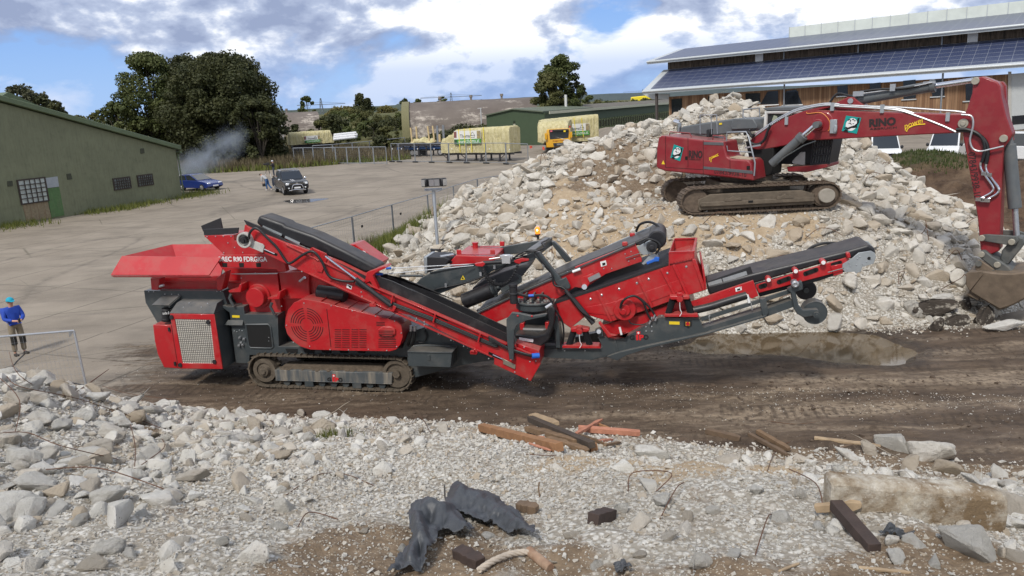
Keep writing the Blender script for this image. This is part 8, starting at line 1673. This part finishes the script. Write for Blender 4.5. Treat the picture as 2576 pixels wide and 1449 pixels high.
def person(name_label,base,yaw,pose,cols,cap=None,extra=None,h=1.78):
    t=thing('person',name_label,'person',base,yaw); P=pose; s=h/1.78
    V=lambda k:tuple(Vector(P[k])*s)
    J={'pelvis':(V('pelvis'),.10*s),'waist':(V('waist'),.095*s),'chest':(V('chest'),(.12*s,.085*s)),'neck':(V('neck'),.055*s),'head':(V('head'),.085*s),'crown':(V('crown'),.075*s)}
    B=[('pelvis','waist'),('waist','chest'),('chest','neck'),('neck','head'),('head','crown')]
    for sd in('l','r'):
        J.update({'sh'+sd:(V('sh'+sd),.052*s),'el'+sd:(V('el'+sd),.042*s),'wr'+sd:(V('wr'+sd),.03*s),'hd'+sd:(V('hd'+sd),(.04*s,.022*s)),'hip'+sd:(V('hip'+sd),.085*s),'kn'+sd:(V('kn'+sd),.055*s),'an'+sd:(V('an'+sd),.033*s),'to'+sd:(V('to'+sd),.026*s)})
        B+=[('chest','sh'+sd),('sh'+sd,'el'+sd),('el'+sd,'wr'+sd),('wr'+sd,'hd'+sd),('pelvis','hip'+sd),('hip'+sd,'kn'+sd),('kn'+sd,'an'+sd),('an'+sd,'to'+sd)]
        hd=Vector(V('hd'+sd)); d=(hd-Vector(V('wr'+sd))).normalized(); sx,sy=perp(d)
        for i,(o1,ln) in enumerate(((-.03,.06),(-.01,.075),(.01,.07),(.028,.055))):
            a=hd+d*.02*s+sx*o1*s; J['f%d%s'%(i,sd)]=(tuple(a+d*ln*.5*s),.009*s); J['g%d%s'%(i,sd)]=(tuple(a+d*ln*.85*s+sy*.03*s),.008*s); B+=[('hd'+sd,'f%d%s'%(i,sd)),('f%d%s'%(i,sd),'g%d%s'%(i,sd))]
        a=hd-d*.03*s-sx*.045*s; J['th'+sd]=(tuple(a+d*.02*s),.011*s); B.append(('hd'+sd,'th'+sd))
    skinmesh('body',J,B,SKIN,t)
    # clothes: jacket and trousers as closed sleeves over the body
    g=1.28
    JJ={'pelvis':(V('waist'),(.155*s,.135*s)),'hem':(tuple(Vector(V('pelvis'))*.75+Vector(V('waist'))*.25),(.16*s,.14*s)),'chest':(V('chest'),(.185*s,.14*s)),'collar':(tuple(Vector(V('neck'))*.75+Vector(V('chest'))*.25),.075*s)}; BB=[('pelvis','hem'),('pelvis','chest'),('chest','collar')]
    for sd in('l','r'):
        JJ.update({'sh'+sd:(V('sh'+sd),.085*s),'el'+sd:(V('el'+sd),.066*s),'cf'+sd:(tuple(Vector(V('wr'+sd))*.9+Vector(V('el'+sd))*.1),.048*s)}); BB+=[('chest','sh'+sd),('sh'+sd,'el'+sd),('el'+sd,'cf'+sd)]
    skinmesh('jacket',JJ,BB,cols[0],t)
    TT={'pelvis':(V('pelvis'),(.15*s,.13*s)),'belt':(V('waist'),(.14*s,.12*s))}; BB=[('pelvis','belt')]
    for sd in('l','r'):
        TT.update({'hip'+sd:(V('hip'+sd),.105*s),'kn'+sd:(V('kn'+sd),.082*s),'cf'+sd:(tuple(Vector(V('an'+sd))*.92+Vector(V('kn'+sd))*.08),.072*s)}); BB+=[('pelvis','hip'+sd),('hip'+sd,'kn'+sd),('kn'+sd,'cf'+sd)]
    skinmesh('trousers',TT,BB,cols[1],t)
    for sd in('l','r'):
        skinmesh('shoe',{'h':(tuple(Vector(V('an'+sd))+Vector((-.02*s,0,-.03*s))),.06*s),'t':(tuple(Vector(V('to'+sd))+(Vector(V('to'+sd))-Vector(V('an'+sd))).normalized()*.03*s),(.055*s,.045*s))},[('h','t')],cols[2],t)
    hd=Vector(V('head')); cr_=Vector(V('crown')); up=(cr_-hd).normalized(); fw=Vector((P.get('face',(1,0,0)))).normalized(); rt=up.cross(fw)
    M=Matrix((fw,rt,up)).transposed()
    b=MB(); 
    for v in(-.034,.034): b.ball(tuple(hd+M@Vector((.083,v,.035))*s),.011*s,n=8,m=6)
    b.build('eyes',DARK,t); b=MB(); b.loft([[tuple(hd+M@Vector(q)*s) for q in((.08,-.012,.04),(.08,.012,.04),(.085,.018,-.005),(.085,-.018,-.005))],[tuple(hd+M@Vector(q)*s) for q in((.085,-.008,.035),(.085,.008,.035),(.108,.012,0),(.108,-.012,0))]]); b.build('nose',SKIN,t)
    b=MB(); b.bar(tuple(hd+M@Vector((.085,-.025,-.035))*s),tuple(hd+M@Vector((.085,.025,-.035))*s),.01,.008); b.build('mouth',mat('lips',(.3,.11,.09),.6),t)
    for v in(-.088,.088): b=MB(); b.ball(tuple(hd+M@Vector((0,v,.01))*s),.028*s,(.6,.35,1),8,6); b.build('ear',SKIN,t)
    def dome(name,m,r,z0,brim=None):
        b=MB(); rings=[]
        for j in range(6):
            a=j/5*math.pi/2*.97; rings.append([tuple(hd+M@Vector((r*math.cos(a)*math.cos(q)*1.08,r*math.cos(a)*math.sin(q),z0+r*1.0*math.sin(a)))*s) for q in np.linspace(0,2*math.pi,19)[:-1]])
        b.loft(rings); o=b.build(name,m,t,sharp=70)
        if brim: 
            b=MB(); pts=[(r*1.05*math.cos(q),r*.95*math.sin(q)) for q in np.linspace(-1.1,1.1,9)]; out=[(r*1.05*math.cos(q)+.085*math.cos(q*.9),r*.9*math.sin(q)) for q in np.linspace(1.1,-1.1,9)]
            ring=[tuple(hd+M@Vector((x,y,z0+.005-.02*(abs(x)-r if x>r else 0)/.08))*s) for x,y in pts+out]; b.add(ring,[tuple(range(len(ring)))]); b.add([tuple(Vector(p)+up*.008) for p in ring],[tuple(range(len(ring)))]); b.build('cap_brim',m,o)
        return o
    dome('hair',cols[3],.102,.015)
    if cap: dome('cap',cap,.108,.045,True)
    if extra: extra(t,s,V)
    return t
COB=mat('cobalt_jacket',(.012,.055,.36),.75,var=.12,vscale=10,bump=.2,bscale=25); KHA=mat('khaki_trousers',(.20,.165,.115),.85,var=.15,vscale=9,bump=.2); BOOT=mat('dark_boots',(.03,.025,.02),.8); HAIRD=mat('dark_hair',(.02,.015,.012),.7); HAIRG=mat('greying_hair',(.12,.10,.09),.8)
stand=dict(pelvis=(0,0,.96),waist=(-.01,0,1.12),chest=(-.01,0,1.34),neck=(.01,0,1.5),head=(.035,0,1.62),crown=(.03,0,1.70),shl=(-.02,.19,1.42),shr=(-.02,-.19,1.42),ell=(.06,.25,1.15),elr=(.06,-.25,1.15),wrl=(.27,.10,1.08),wrr=(.27,-.08,1.10),hdl=(.33,.045,1.08),hdr=(.33,-.03,1.10),hipl=(0,.1,.92),hipr=(0,-.1,.92),knl=(.03,.12,.5),knr=(.02,-.11,.5),anl=(-.02,.13,.08),anr=(-.02,-.12,.08),tol=(.15,.15,.045),tor=(.15,-.14,.045))
def knees(t,s,V):
    for sd in('l','r'):
        k=Vector(V('kn'+sd)); b=MB(); rings=[]
        for z in(-.14,.12):
            rings.append([(k.x-.0+.089*s*math.cos(a),k.y+.089*s*math.sin(a),k.z+z) for a in np.linspace(-1.2,1.2,8)]+[(k.x+.075*s*math.cos(a),k.y+.075*s*math.sin(a),k.z+z) for a in np.linspace(1.2,-1.2,8)])
        b.loft(rings); b.build('knee_pad',mat('black_knee_patch',(.015,.014,.012),.8),t)
    b=MB(); p,q=Vector(V('hdl')),Vector(V('hdr')); b.cbox((p+q)/2+Vector((.07,0,.02)),(.03,.07,.13)); 
gpos=gp(52,893); fat=dict(stand); fat.update(waist=(.03,0,1.12))
pb=person('man in cobalt blue jacket, turquoise cap and khaki trousers looking at his hands','x' and tuple(gpos),R(-38),fat,(COB,KHA,BOOT,HAIRG),mat('turquoise_cap',(.0,.30,.42),.7,var=.06),knees)
b=MB(); b.cbox((.42,.01,1.12),(.02,.07,.13)); props(b.build('phone',BLK,loc=tuple(gpos),bev=.01),'small dark handset held in the hands of the man in blue','phone'); bpy.data.objects['phone'].rotation_euler=(0,0,R(-38))
GREYT=mat('light_grey_jumper',(.42,.43,.43),.85,var=.1,bump=.15); JEAN=mat('blue_jeans',(.03,.09,.22),.8,var=.2,vscale=9); SHOE=mat('pale_shoes',(.5,.48,.45),.7)
bend=dict(pelvis=(-.12,0,.95),waist=(-.02,0,1.08),chest=(.2,0,1.25),neck=(.32,0,1.35),head=(.44,0,1.39),crown=(.50,0,1.44),face=(.8,0,-.6),shl=(.24,.18,1.27),shr=(.24,-.18,1.27),ell=(.26,.2,.98),elr=(.27,-.2,.97),wrl=(.27,.16,.74),wrr=(.27,-.18,.72),hdl=(.28,.15,.66),hdr=(.28,-.17,.64),hipl=(-.12,.09,.9),hipr=(-.12,-.09,.9),knl=(-.10,.1,.5),knr=(-.2,-.1,.48),anl=(-.12,.1,.08),anr=(-.5,-.1,.12),tol=(.05,.1,.045),tor=(-.36,-.1,.045))
q=gp(671,479); person('person in pale grey jumper and blue jeans bending forward beside the pickup',tuple(q),R(165),bend,(GREYT,JEAN,SHOE,HAIRD))
hnd=Vector(bend['hdr']); hnd.rotate(Matrix.Rotation(R(165),3,'Z')); b=MB(); b.loft([[(x,y,z) for x,y in((-.16,-.08),(.16,-.08),(.16,.08),(-.16,.08))] for z in(-.3,-.06)]); b.ring((0,0,-.06),(0,1,0),.05,.07,.02,14); props(b.build('camera_bag',BLK,loc=tuple(Vector(q)+hnd),bev=.03),'black bag dangling from the hand of the bending person','bag')
NAVY=mat('dark_navy_jacket',(.02,.02,.03),.8,var=.15); DJ=mat('dark_trousers',(.04,.05,.075),.8,var=.15)
film=dict(stand); film.update(elr=(.08,-.27,1.16),wrr=(.05,-.3,.92),hdr=(.05,-.3,.84),ell=(.16,.26,1.22),wrl=(.36,.2,1.33),hdl=(.43,.17,1.35))
q=gp(690,445); person('cameraman in dark jacket and pale cap behind the pickup',tuple(q),R(195),film,(NAVY,DJ,BOOT,HAIRD),mat('pale_cap',(.6,.62,.68),.6))
def tripod():
    q=gp(681,447); t=thing('camera_tripod','black video camera on a tripod beside the cameraman','camera tripod',(q[0]-.1,q[1]-.3,0),R(200)); b=MB()
    for a in(0,2.1,4.2): b=MB(); b.cyl((.05*math.cos(a),.05*math.sin(a),1.2),(.42*math.cos(a),.42*math.sin(a),0),.03,.02,6); b.build('leg',BLK,t); b=MB(); b.cyl((.28*math.cos(a),.28*math.sin(a),.48),(.43*math.cos(a),.43*math.sin(a),.0),.026,n=6); b.build('lower_leg',WHT,t)
    b=MB(); b.cbox((0,0,1.45),(.45,.18,.22)); b.cyl((.22,0,1.47),(.42,0,1.47),.08,n=12); b.cyl((0,0,1.2),(0,0,1.35),.05); b.cbox((-.05,0,1.62),(.3,.06,.05)); b.build('video_camera',BLK,t,bev=.02)
tripod()
# ------------------------------------------------------------------ smoke by the shed
def smoke():
    A=dp(500,440,72); b=MB(); c=dp(515,385,76); b.cbox((0,0,0),(9,6,7.5)); o=b.build('smoke',None or bpy.data.materials.new('drifting_smoke'),loc=tuple(c)); m=o.data.materials[0]; m.use_nodes=True; nt=m.node_tree; N=nt.nodes; L=nt.links; N.clear()
    ou=N.new('ShaderNodeOutputMaterial'); pv=N.new('ShaderNodeVolumePrincipled'); L.new(pv.outputs[0],ou.inputs['Volume']); pv.inputs['Color'].default_value=(.72,.80,.9,1); pv.inputs['Anisotropy'].default_value=.2
    tc=N.new('ShaderNodeTexCoord'); n=N.new('ShaderNodeTexNoise'); n.inputs['Scale'].default_value=.42; n.inputs['Detail'].default_value=6; n.inputs['Roughness'].default_value=.6; n.inputs['Distortion'].default_value=.6; L.new(tc.outputs['Object'],n.inputs['Vector'])
    def mth(op,a,b2=None,cl=False):
        x=N.new('ShaderNodeMath'); x.operation=op; x.use_clamp=cl
        for i,v in enumerate((a,b2)):
            if v is None: continue
            if isinstance(v,(int,float)): x.inputs[i].default_value=v
            else: L.new(v,x.inputs[i])
        return x.outputs[0]
    sp=N.new('ShaderNodeSeparateXYZ'); L.new(tc.outputs['Object'],sp.inputs[0])
    # a plume: thick low at the left, thinning up to the right
    ax=mth('ADD',mth('MULTIPLY',sp.outputs[0],.55),-.6); dz=mth('SUBTRACT',sp.outputs[2],ax); r=mth('ADD',mth('MULTIPLY',mth('ABSOLUTE',dz),.42),mth('MULTIPLY',mth('ABSOLUTE',sp.outputs[1]),.36))
    fall=mth('SUBTRACT',1.0,r,True); ends=mth('SUBTRACT',1.05,mth('POWER',mth('MULTIPLY',mth('ABSOLUTE',sp.outputs[0]),.235),3.0),True)
    d=mth('MULTIPLY',mth('MULTIPLY',mth('SUBTRACT',n.outputs['Fac'],.42,True),fall),ends); d=mth('MULTIPLY',d,mth('SUBTRACT',1.25,mth('MULTIPLY',sp.outputs[0],.16),True)); L.new(mth('MULTIPLY',d,4.2),pv.inputs['Density'])
    props(o,'thin blue grey smoke drifting between the green shed and the dark trees','smoke',None,'stuff')
smoke()
# ------------------------------------------------------------------ timber, slab, torn sheet, rods in the foreground
WD={}
def wood(n,c1_,c2_): return mat(n,c1_,.85,var=.25,vscale=5,col2=c2_,c2scale=6,bump=.5,bscale=14)
OR=wood('orange_timber',(.36,.19,.09),(.22,.11,.05)); BRN=wood('dark_tarred_timber',(.035,.03,.028),(.09,.065,.045)); SPL=wood('splintered_timber',(.26,.165,.09),(.10,.065,.04)); PNK=wood('fresh_pink_timber',(.50,.22,.14),(.36,.16,.10)); OLDW=wood('old_grey_timber',(.17,.115,.07),(.09,.06,.04)); BEAM=wood('brown_square_beam',(.062,.04,.032),(.035,.024,.02)); PALEW=wood('pale_split_timber',(.42,.32,.20),(.26,.18,.11))
def beam(a,b_,w,h,m,label,lift=(.5,.5),rough=.0,group=None,name='loose_timber',seg=10):
    p,q=hit(*a),hit(*b_); D=(p-CP)@_f; w=w*D/F; h=h*D/F; P=Vector(p)+Vector((0,0,h*lift[0])); Q=Vector(q)+Vector((0,0,h*lift[1])); d=(Q-P); n=d.normalized(); x=n.cross(Vector((0,0,1))).normalized(); y=x.cross(n); b=MB(); rings=[]
    for i in range(seg+1):
        t=i/seg; c=P.lerp(Q,t); k=1-rough*(.5*abs(math.sin(i*2.3))+ (.6 if i in(0,seg) else 0)); j=lambda:RNG.uniform(-1,1)*rough*.25
        rings.append([c+x*((s+j())*w/2*k)+y*((u+j())*h/2*k)+n*(j()*w) for s,u in((-1,-1),(1,-1),(1,1),(-1,1))])
    b.loft(rings); o=b.build(name,m,bev=.004,sharp=30); return props(o,label,'timber',group)
beam((1212,1088),(1408,1140),18,18,OR,'long orange squared timber at the left of the timber heap',(.8,.7))
beam((1335,1082),(1490,1138),16,14,BRN,'black tarred plank crossing the timber heap',(2.2,1.2)); beam((1328,1090),(1450,1125),26,16,SPL,'splintered plank under the black tarred plank',(.9,.9),.5); beam((1340,1074),(1400,1092),22,12,PALEW,'short pale board end at the top of the timber heap',(2.6,2.2),.2); beam((1380,1110),(1480,1142),20,14,SPL,'frayed plank end at the bottom of the timber heap',(.6,.6),.6)
beam((1455,1088),(1610,1100),15,14,PNK,'pink fresh-cut board lying right of the timber heap',(.8,.8),.1); beam((1450,1106),(1515,1072),12,9,PNK,'pink splinter propped across the fresh-cut board',(1.8,2.2),.5); beam((1470,1122),(1540,1112),12,9,PNK,'reddish splinter below the fresh-cut board',(.8,.8),.4)
beam((1470,1128),(1495,1138),26,20,OR,'stubby timber end at the foot of the timber heap',(.6,.6),.2)
beam((1776,1092),(1862,1112),16,15,OLDW,'short rotten log at the edge of the mud',(.6,.6),.35); beam((1885,1098),(1980,1150),12,10,OLDW,'rotten plank nearest the short log',(.6,.6),.3); beam((1905,1096),(1985,1140),14,12,SPL,'lighter rotten plank lying against its darker neighbour',(1.0,.8),.3); beam((2048,1108),(2215,1130),16,9,PALEW,'long weathered split board behind the slab cluster',(.7,.8),.4); beam((2095,1135),(2160,1118),7,5,OLDW,'thin stick leaning on the weathered split board',(.5,1.),.3)
beam((2100,1310),(2200,1388),32,28,BEAM,'thick dark brown square beam leaning against the long slab',(1.6,.2),.06); beam((2050,1300),(2165,1300),20,24,PALEW,'pale split board behind the dark brown beam',(1.0,1.4),.4)
beam((1492,1318),(1540,1302),36,38,BEAM,'dark brown block of timber half buried in the berm',(.3,.3),.3); beam((1150,1400),(1210,1430),40,34,BEAM,'rusty brown timber block beside the torn black sheet',(.4,.4),.3); beam((1305,1288),(1352,1292),30,24,OLDW,'grey splintered stump right of the torn black sheet',(.8,.5),.4)
beam((1960,1440),(2010,1420),8,6,PALEW,'small pale stick near the bottom edge',(.6,.6),.3); beam((2160,1432),(2290,1445),12,8,PALEW,'frayed pale lath near the bottom right',(.6,.6),.4)
for k in range(9):
    x=r1.uniform(1330,1530); y=r1.uniform(1082,1132); a=r1.uniform(-.5,.6); L_=r1.uniform(25,75); beam((x,y),(min(1560,x+L_*math.cos(a)),y+L_*math.sin(a)*.5),r1.uniform(4,11),r1.uniform(4,9),(SPL,OLDW,OR,PNK)[k%4],'thin broken splinter among the heaped timber',(r1.uniform(.8,2.5),r1.uniform(.6,1.5)),.45,'splinters in the timber heap')
# the long concrete slab
def slab():
    p,q=hit(2095,1255,4),hit(2510,1310,4); D=8.3; A=hit(2088,1305,4); B=hit(2528,1345,4); b=MB(); n=26; ht=.50; dp_=.26; rings=[]
    ax=Vector(B-A); L=ax.length; ax.normalize(); A=A+np.array([0,.1,.2]); dp_=.14; ht=.44; nr=Vector((ax.y,-ax.x,0)).normalized(); up=Vector((0,0,1))
    for i in range(n+1):
        t=i/n; c=Vector(A)+ax*L*t; f=lambda k:float(fbm(np.array(t*7+k*3.1),np.array(k*1.7),4)); e=1 if 0<i<n else .88
        P=[]
        for k,(s,u) in enumerate(((1,-.62),(1.02,-.3),(1.0,.1),(.9,.42),(.45,.5),(-.5,.5),(-1,.44),(-1,-.62))): P.append(c+nr*(dp_*s*e+f(k)*.05)+up*(ht*u*e+f(k+9)*.07*(1 if u>0 else .4)))
        rings.append(P)
    b.loft(rings); g=NG('earthy_concrete_slab'); z=g.noise(2.2,9,.68); c=g.mix(g.rng(g.noise(5,8,.7),.35,.65),(.40,.345,.26),(.56,.53,.46)); c=g.mix(g.rng(z,.38,.56),c,(.19,.135,.08)); c=g.mix(g.rng(g.noise(18,4),.6,.68,0,.6),c,(.6,.57,.5)); g.bump(g.noise(14,8,.7),.8,.04); m=g.col(c,.95)
    props(b.build('concrete_slab',m,bev=.02,sharp=35),'long earth-stained concrete slab lying at the right of the foreground','concrete slab')
slab()
# torn black sheet
def sheet():
    M_=mat('torn_rubber_sheet',(.033,.037,.043),.5,var=.25,vscale=5,col2=(.062,.067,.073),c2scale=4,bump=.45,bscale=16,dust=(.16,.15,.14),dustamt=.16)
    def piece(out,lab,folds_,seed,lift):
        W0=[hit(*p) for p in out]; C=np.mean(W0,0); P=np.array(out,float); n=46; xs=np.linspace(P[:,0].min(),P[:,0].max(),n); ys=np.linspace(P[:,1].min(),P[:,1].max(),n); X,Y=np.meshgrid(xs,ys); Q=np.stack([X.ravel(),Y.ravel()],1)
        Qj=Q+np.stack([fbm(Q[:,0]*.05+seed,Q[:,1]*.05,3),fbm(Q[:,0]*.05,Q[:,1]*.05+seed,3)],1)*16
        ins=inpoly(Qj,[tuple(p) for p in P]); V=[]
        for (x,y) in Q:
            w=hit(x,y); f=sum(a*math.exp(-((((x-cx)*math.cos(th)+(y-cy)*math.sin(th))/sx)**2+((-(x-cx)*math.sin(th)+(y-cy)*math.cos(th))/sy)**2)) for cx,cy,th,sx,sy,a in folds_); V.append((w[0],w[1],w[2]+lift+f+float(fbm(np.array(x*.022+seed),np.array(y*.03),4))*.16+abs(float(fbm(np.array(x*.05+y*.04),np.array(seed+y*.015),2)))*.13+abs(float(fbm(np.array(x*.11-y*.07+seed),np.array(y*.03+x*.02),2)))*.07))
        V=np.array(V); idx=np.arange(n*n).reshape(n,n); Fq=np.stack([idx[:-1,:-1],idx[:-1,1:],idx[1:,1:],idx[1:,:-1]],2).reshape(-1,4); Fq=Fq[ins[Fq].sum(1)>=3]; used=np.unique(Fq); mp=np.full(n*n,-1); mp[used]=np.arange(len(used))
        o=npmesh('torn_sheet',V[used],mp[Fq],M_); s=o.modifiers.new('thick','SOLIDIFY'); s.thickness=.012; sb_=o.modifiers.new('smooth','SUBSURF'); sb_.levels=1; sb_.render_levels=1; props(o,lab,'sheet')
    piece([(1140,1260),(1160,1242),(1195,1262),(1215,1248),(1245,1268),(1270,1290),(1300,1300),(1330,1345),(1348,1345),(1345,1368),(1300,1365),(1240,1340),(1190,1325),(1150,1312),(1095,1320),(1080,1300),(1110,1290)],'torn charcoal rubber sheet with ragged upper edge in the foreground',[(1230,1300,.35,90,22,.10),(1160,1268,.2,60,14,.12),(1300,1345,.5,40,10,.08)],3.,.06)
    piece([(1030,1300),(1060,1296),(1110,1290),(1150,1305),(1200,1352),(1160,1372),(1110,1362),(1095,1400),(1060,1460),(970,1465),(1010,1410),(1040,1380),(1025,1340)],'crumpled slate grey plastic sheet lying below the torn charcoal one',[(1090,1310,.3,50,16,.16),(1060,1370,1.3,60,14,.14),(1150,1345,.5,40,14,.10),(1040,1425,1.9,40,12,.10)],8.,.07)
    piece([(2205,1352),(2240,1338),(2262,1345),(2300,1352),(2290,1362),(2225,1362)],'small scrap of dark blue sheet near the dark brown beam',[(2240,1350,0,20,6,.04)],5.,.03)
    piece([(1540,1432),(1570,1425),(1590,1449),(1545,1462)],'scrap of blue grey sheet at the bottom edge',[(1560,1440,0,14,8,.03)],6.,.03)
sheet()
# rusty rods
def rod(P,r,label,group,m=RUST,name='rebar_rod'):
    pts=[]
    for px,py,l in P: q=hit(px,py); pts.append((q[0],q[1],q[2]+l))
    b=MB(); b.tube(curve(pts,5),r,6); return props(b.build(name,m,sharp=80),label,'rod',group)
rod([(1118,1218,.0),(1118,1250,.0)],.0001,'x',None) if False else None
q=hit(1132,1266); b=MB(); b.tube(curve([(q[0]-.02,q[1]-.05,q[2]-.02),(q[0]-.045,q[1],q[2]+.03),(q[0]-.055,q[1],q[2]+.1),(q[0]-.05,q[1],q[2]+.24)]),.011,8); props(b.build('bent_rod',mat('steel_rod',(.2,.19,.18),.5,.6,var=.3),sharp=80),'bent steel rod sticking up behind the torn black sheet','rod')
q=hit(1358,1252); b=MB(); b.tube([(q[0],q[1],q[2]-.03),(q[0]-.01,q[1],q[2]+.12),(q[0],q[1],q[2]+.2)],.009,6); props(b.build('bent_rod',SPL),'thin brown stake sticking up from the white gravel','stake')
GR1='rusty rods over the left foreground mound'; LR1='thin rusty reinforcing rod curling over the left foreground chunks'
for P in([(20,960,.1),(60,1010,.25),(200,1030,.2),(330,1060,.1),(420,1085,.02)],[(0,1115,.15),(80,1140,.3),(160,1165,.25),(300,1175,.12)],[(120,1200,.1),(250,1215,.2),(380,1240,.12),(460,1255,.02)],[(30,915,.35),(45,960,.2),(90,985,.1)],[(260,985,.15),(330,1010,.2),(440,1010,.05)],[(330,1080,.1),(345,1150,.2),(340,1190,.05)],[(0,1000,.4),(60,1060,.35),(40,1110,.1)],[(210,990,.1),(280,960,.35),(180,1010,.1)],[(390,1090,.02),(420,1150,.2),(380,1180,.15),(330,1190,.02)]): rod(P,.0065,LR1,GR1)
GR2='rusty rods in the middle of the foreground'; LR2='thin rusty rod lying loose on the pale foreground gravel'
for P in([(720,1250,.02),(800,1205,.06),(870,1200,.04),(940,1225,.02)],[(670,1110,.02),(690,1075,.12),(640,1060,.02)],[(930,1100,.02),(960,1060,.14),(985,1075,.02)],[(1020,1085,.02),(1055,1060,.12),(1085,1095,.02)],[(1580,1240,.02),(1590,1210,.1),(1660,1200,.08),(1690,1220,.12),(1650,1240,.02)],[(1930,1060,.01),(2000,1070,.03),(2060,1062,.01)],[(1660,1310,.02),(1700,1260,.14),(1720,1235,.1)],[(1900,1400,.02),(1930,1330,.12),(1945,1300,.02)],[(2040,1100,.02),(1960,1130,.05),(1930,1190,.04)],[(750,1330,.02),(780,1305,.08),(850,1310,.02)],[(1300,1140,.01),(1340,1150,.04),(1400,1148,.01)],[(1985,1200,.1),(2050,1260,.2),(2070,1290,.05)]): rod(P,.006,LR2,GR2)
GR3='rusty rods poking out of the tall heap'; LR3='rusty reinforcing rod poking out between the blocks of the tall heap'
for k in range(46):
    px=r1.uniform(1020,2420); py=r1.uniform(300,800)
    if 1640<px<2130 and 230<py<560: continue
    q=hit(px,py)
    if HEAP(q[0],q[1])<.3 or not(-6<q[0]<18): continue
    d=r1.normal(0,.35,3); b=MB(); L_=r1.uniform(.5,1.3); b.tube(curve([(q[0],q[1],q[2]-.1),(q[0]+d[0]*L_,q[1]+d[1]*L_,q[2]+.35*L_),(q[0]+d[0]*2.2*L_,q[1]+d[1]*L_,q[2]+.3*L_+d[2]*.4),(q[0]+d[0]*3*L_,q[1]+d[1]*1.5*L_,q[2]+.1)]),.011,5); props(b.build('rebar_rod',RUST,sharp=80),LR3,'rod',GR3)
# rope-like cable and pale pipe at the bottom
b=MB(); P=curve([(lambda q:(q[0],q[1],q[2]+.05))(hit(*p)) for p in((1205,1448),(1240,1425),(1290,1405),(1340,1400))],10)
for s in range(4): 
    pts=[]
    for i,p in enumerate(P): 
        d=(P[min(i+1,len(P)-1)]-P[max(i-1,0)]).normalized(); x,y=perp(d); a=i*.55+s*math.pi/2; pts.append(p+x*(.016*math.cos(a))+y*(.016*math.sin(a)))
    b.tube(pts,.015,7)
props(b.build('frayed_cable',mat('dusty_rope',(.42,.36,.29),.9,var=.2,vscale=20),sharp=80),'thick twisted dusty cable at the bottom edge','cable')
b=MB(); p,q=hit(1330,1395),hit(1385,1440); b.cyl((p[0],p[1],p[2]+.04),(q[0],q[1],q[2]+.04),.045,n=14); props(b.build('rusty_pipe',mat('flaking_pipe',(.38,.3,.22),.85,var=.3,col2=(.2,.08,.03),c2scale=9,bump=.4)),'pale rust-flaked pipe end beside the twisted cable','pipe')
# dark blocks under the bucket
DKB=NG('dark_crusted_block'); _c=DKB.mix(DKB.rng(DKB.noise(2.5,9,.7),.52,.64),(.055,.045,.036),(.45,.41,.34)); DKB.bump(DKB.noise(7,8,.7),.8,.05); DKM=DKB.col(_c,.85)
for pq,w,sc,rz,lab in(((2345,795),118,(1,.35,.35),.05,'long dark crusted concrete block nearest the bucket teeth'),((2405,820),62,(1,.6,.55),.2,'dark squared block below the long crusted block'),((2475,815),72,(.8,.6,.8),.7,'dark and white mottled block under the bucket'),((2360,830),62,(.8,.7,.85),.4,'brown rounded block at the foot of the heap by the bucket'),((2425,772),42,(.9,.7,.8),.9,'mottled wedge between the long crusted block and the bucket'),((2525,835),80,(1.1,.5,.45),.0,'pale mottled slab lying right of the bucket blocks'),((2365,765),62,(1,.6,.5),.1,'pale capped block on top of the long crusted block')):
    q=hit(*pq); D=(q-CP)@_f; chunk(q,w*D/F*.75,lab,None,sc=sc,sink=.25,rot=(RNG.uniform(-.15,.15),RNG.uniform(-.1,.1),rz),m=DKM if 'pale' not in lab else None)
# hard hose / cable trailing past the man
b=MB(); b.tube(curve([tuple(gp(x,y)+np.array([0,0,.03])) for x,y in((62,893),(40,915),(22,940),(28,955),(60,962),(150,962),(230,975))],6),.016,6); props(b.build('loose_cable',HOSE,sharp=80),'dark cable looping on the concrete by the feet of the man in blue','cable')
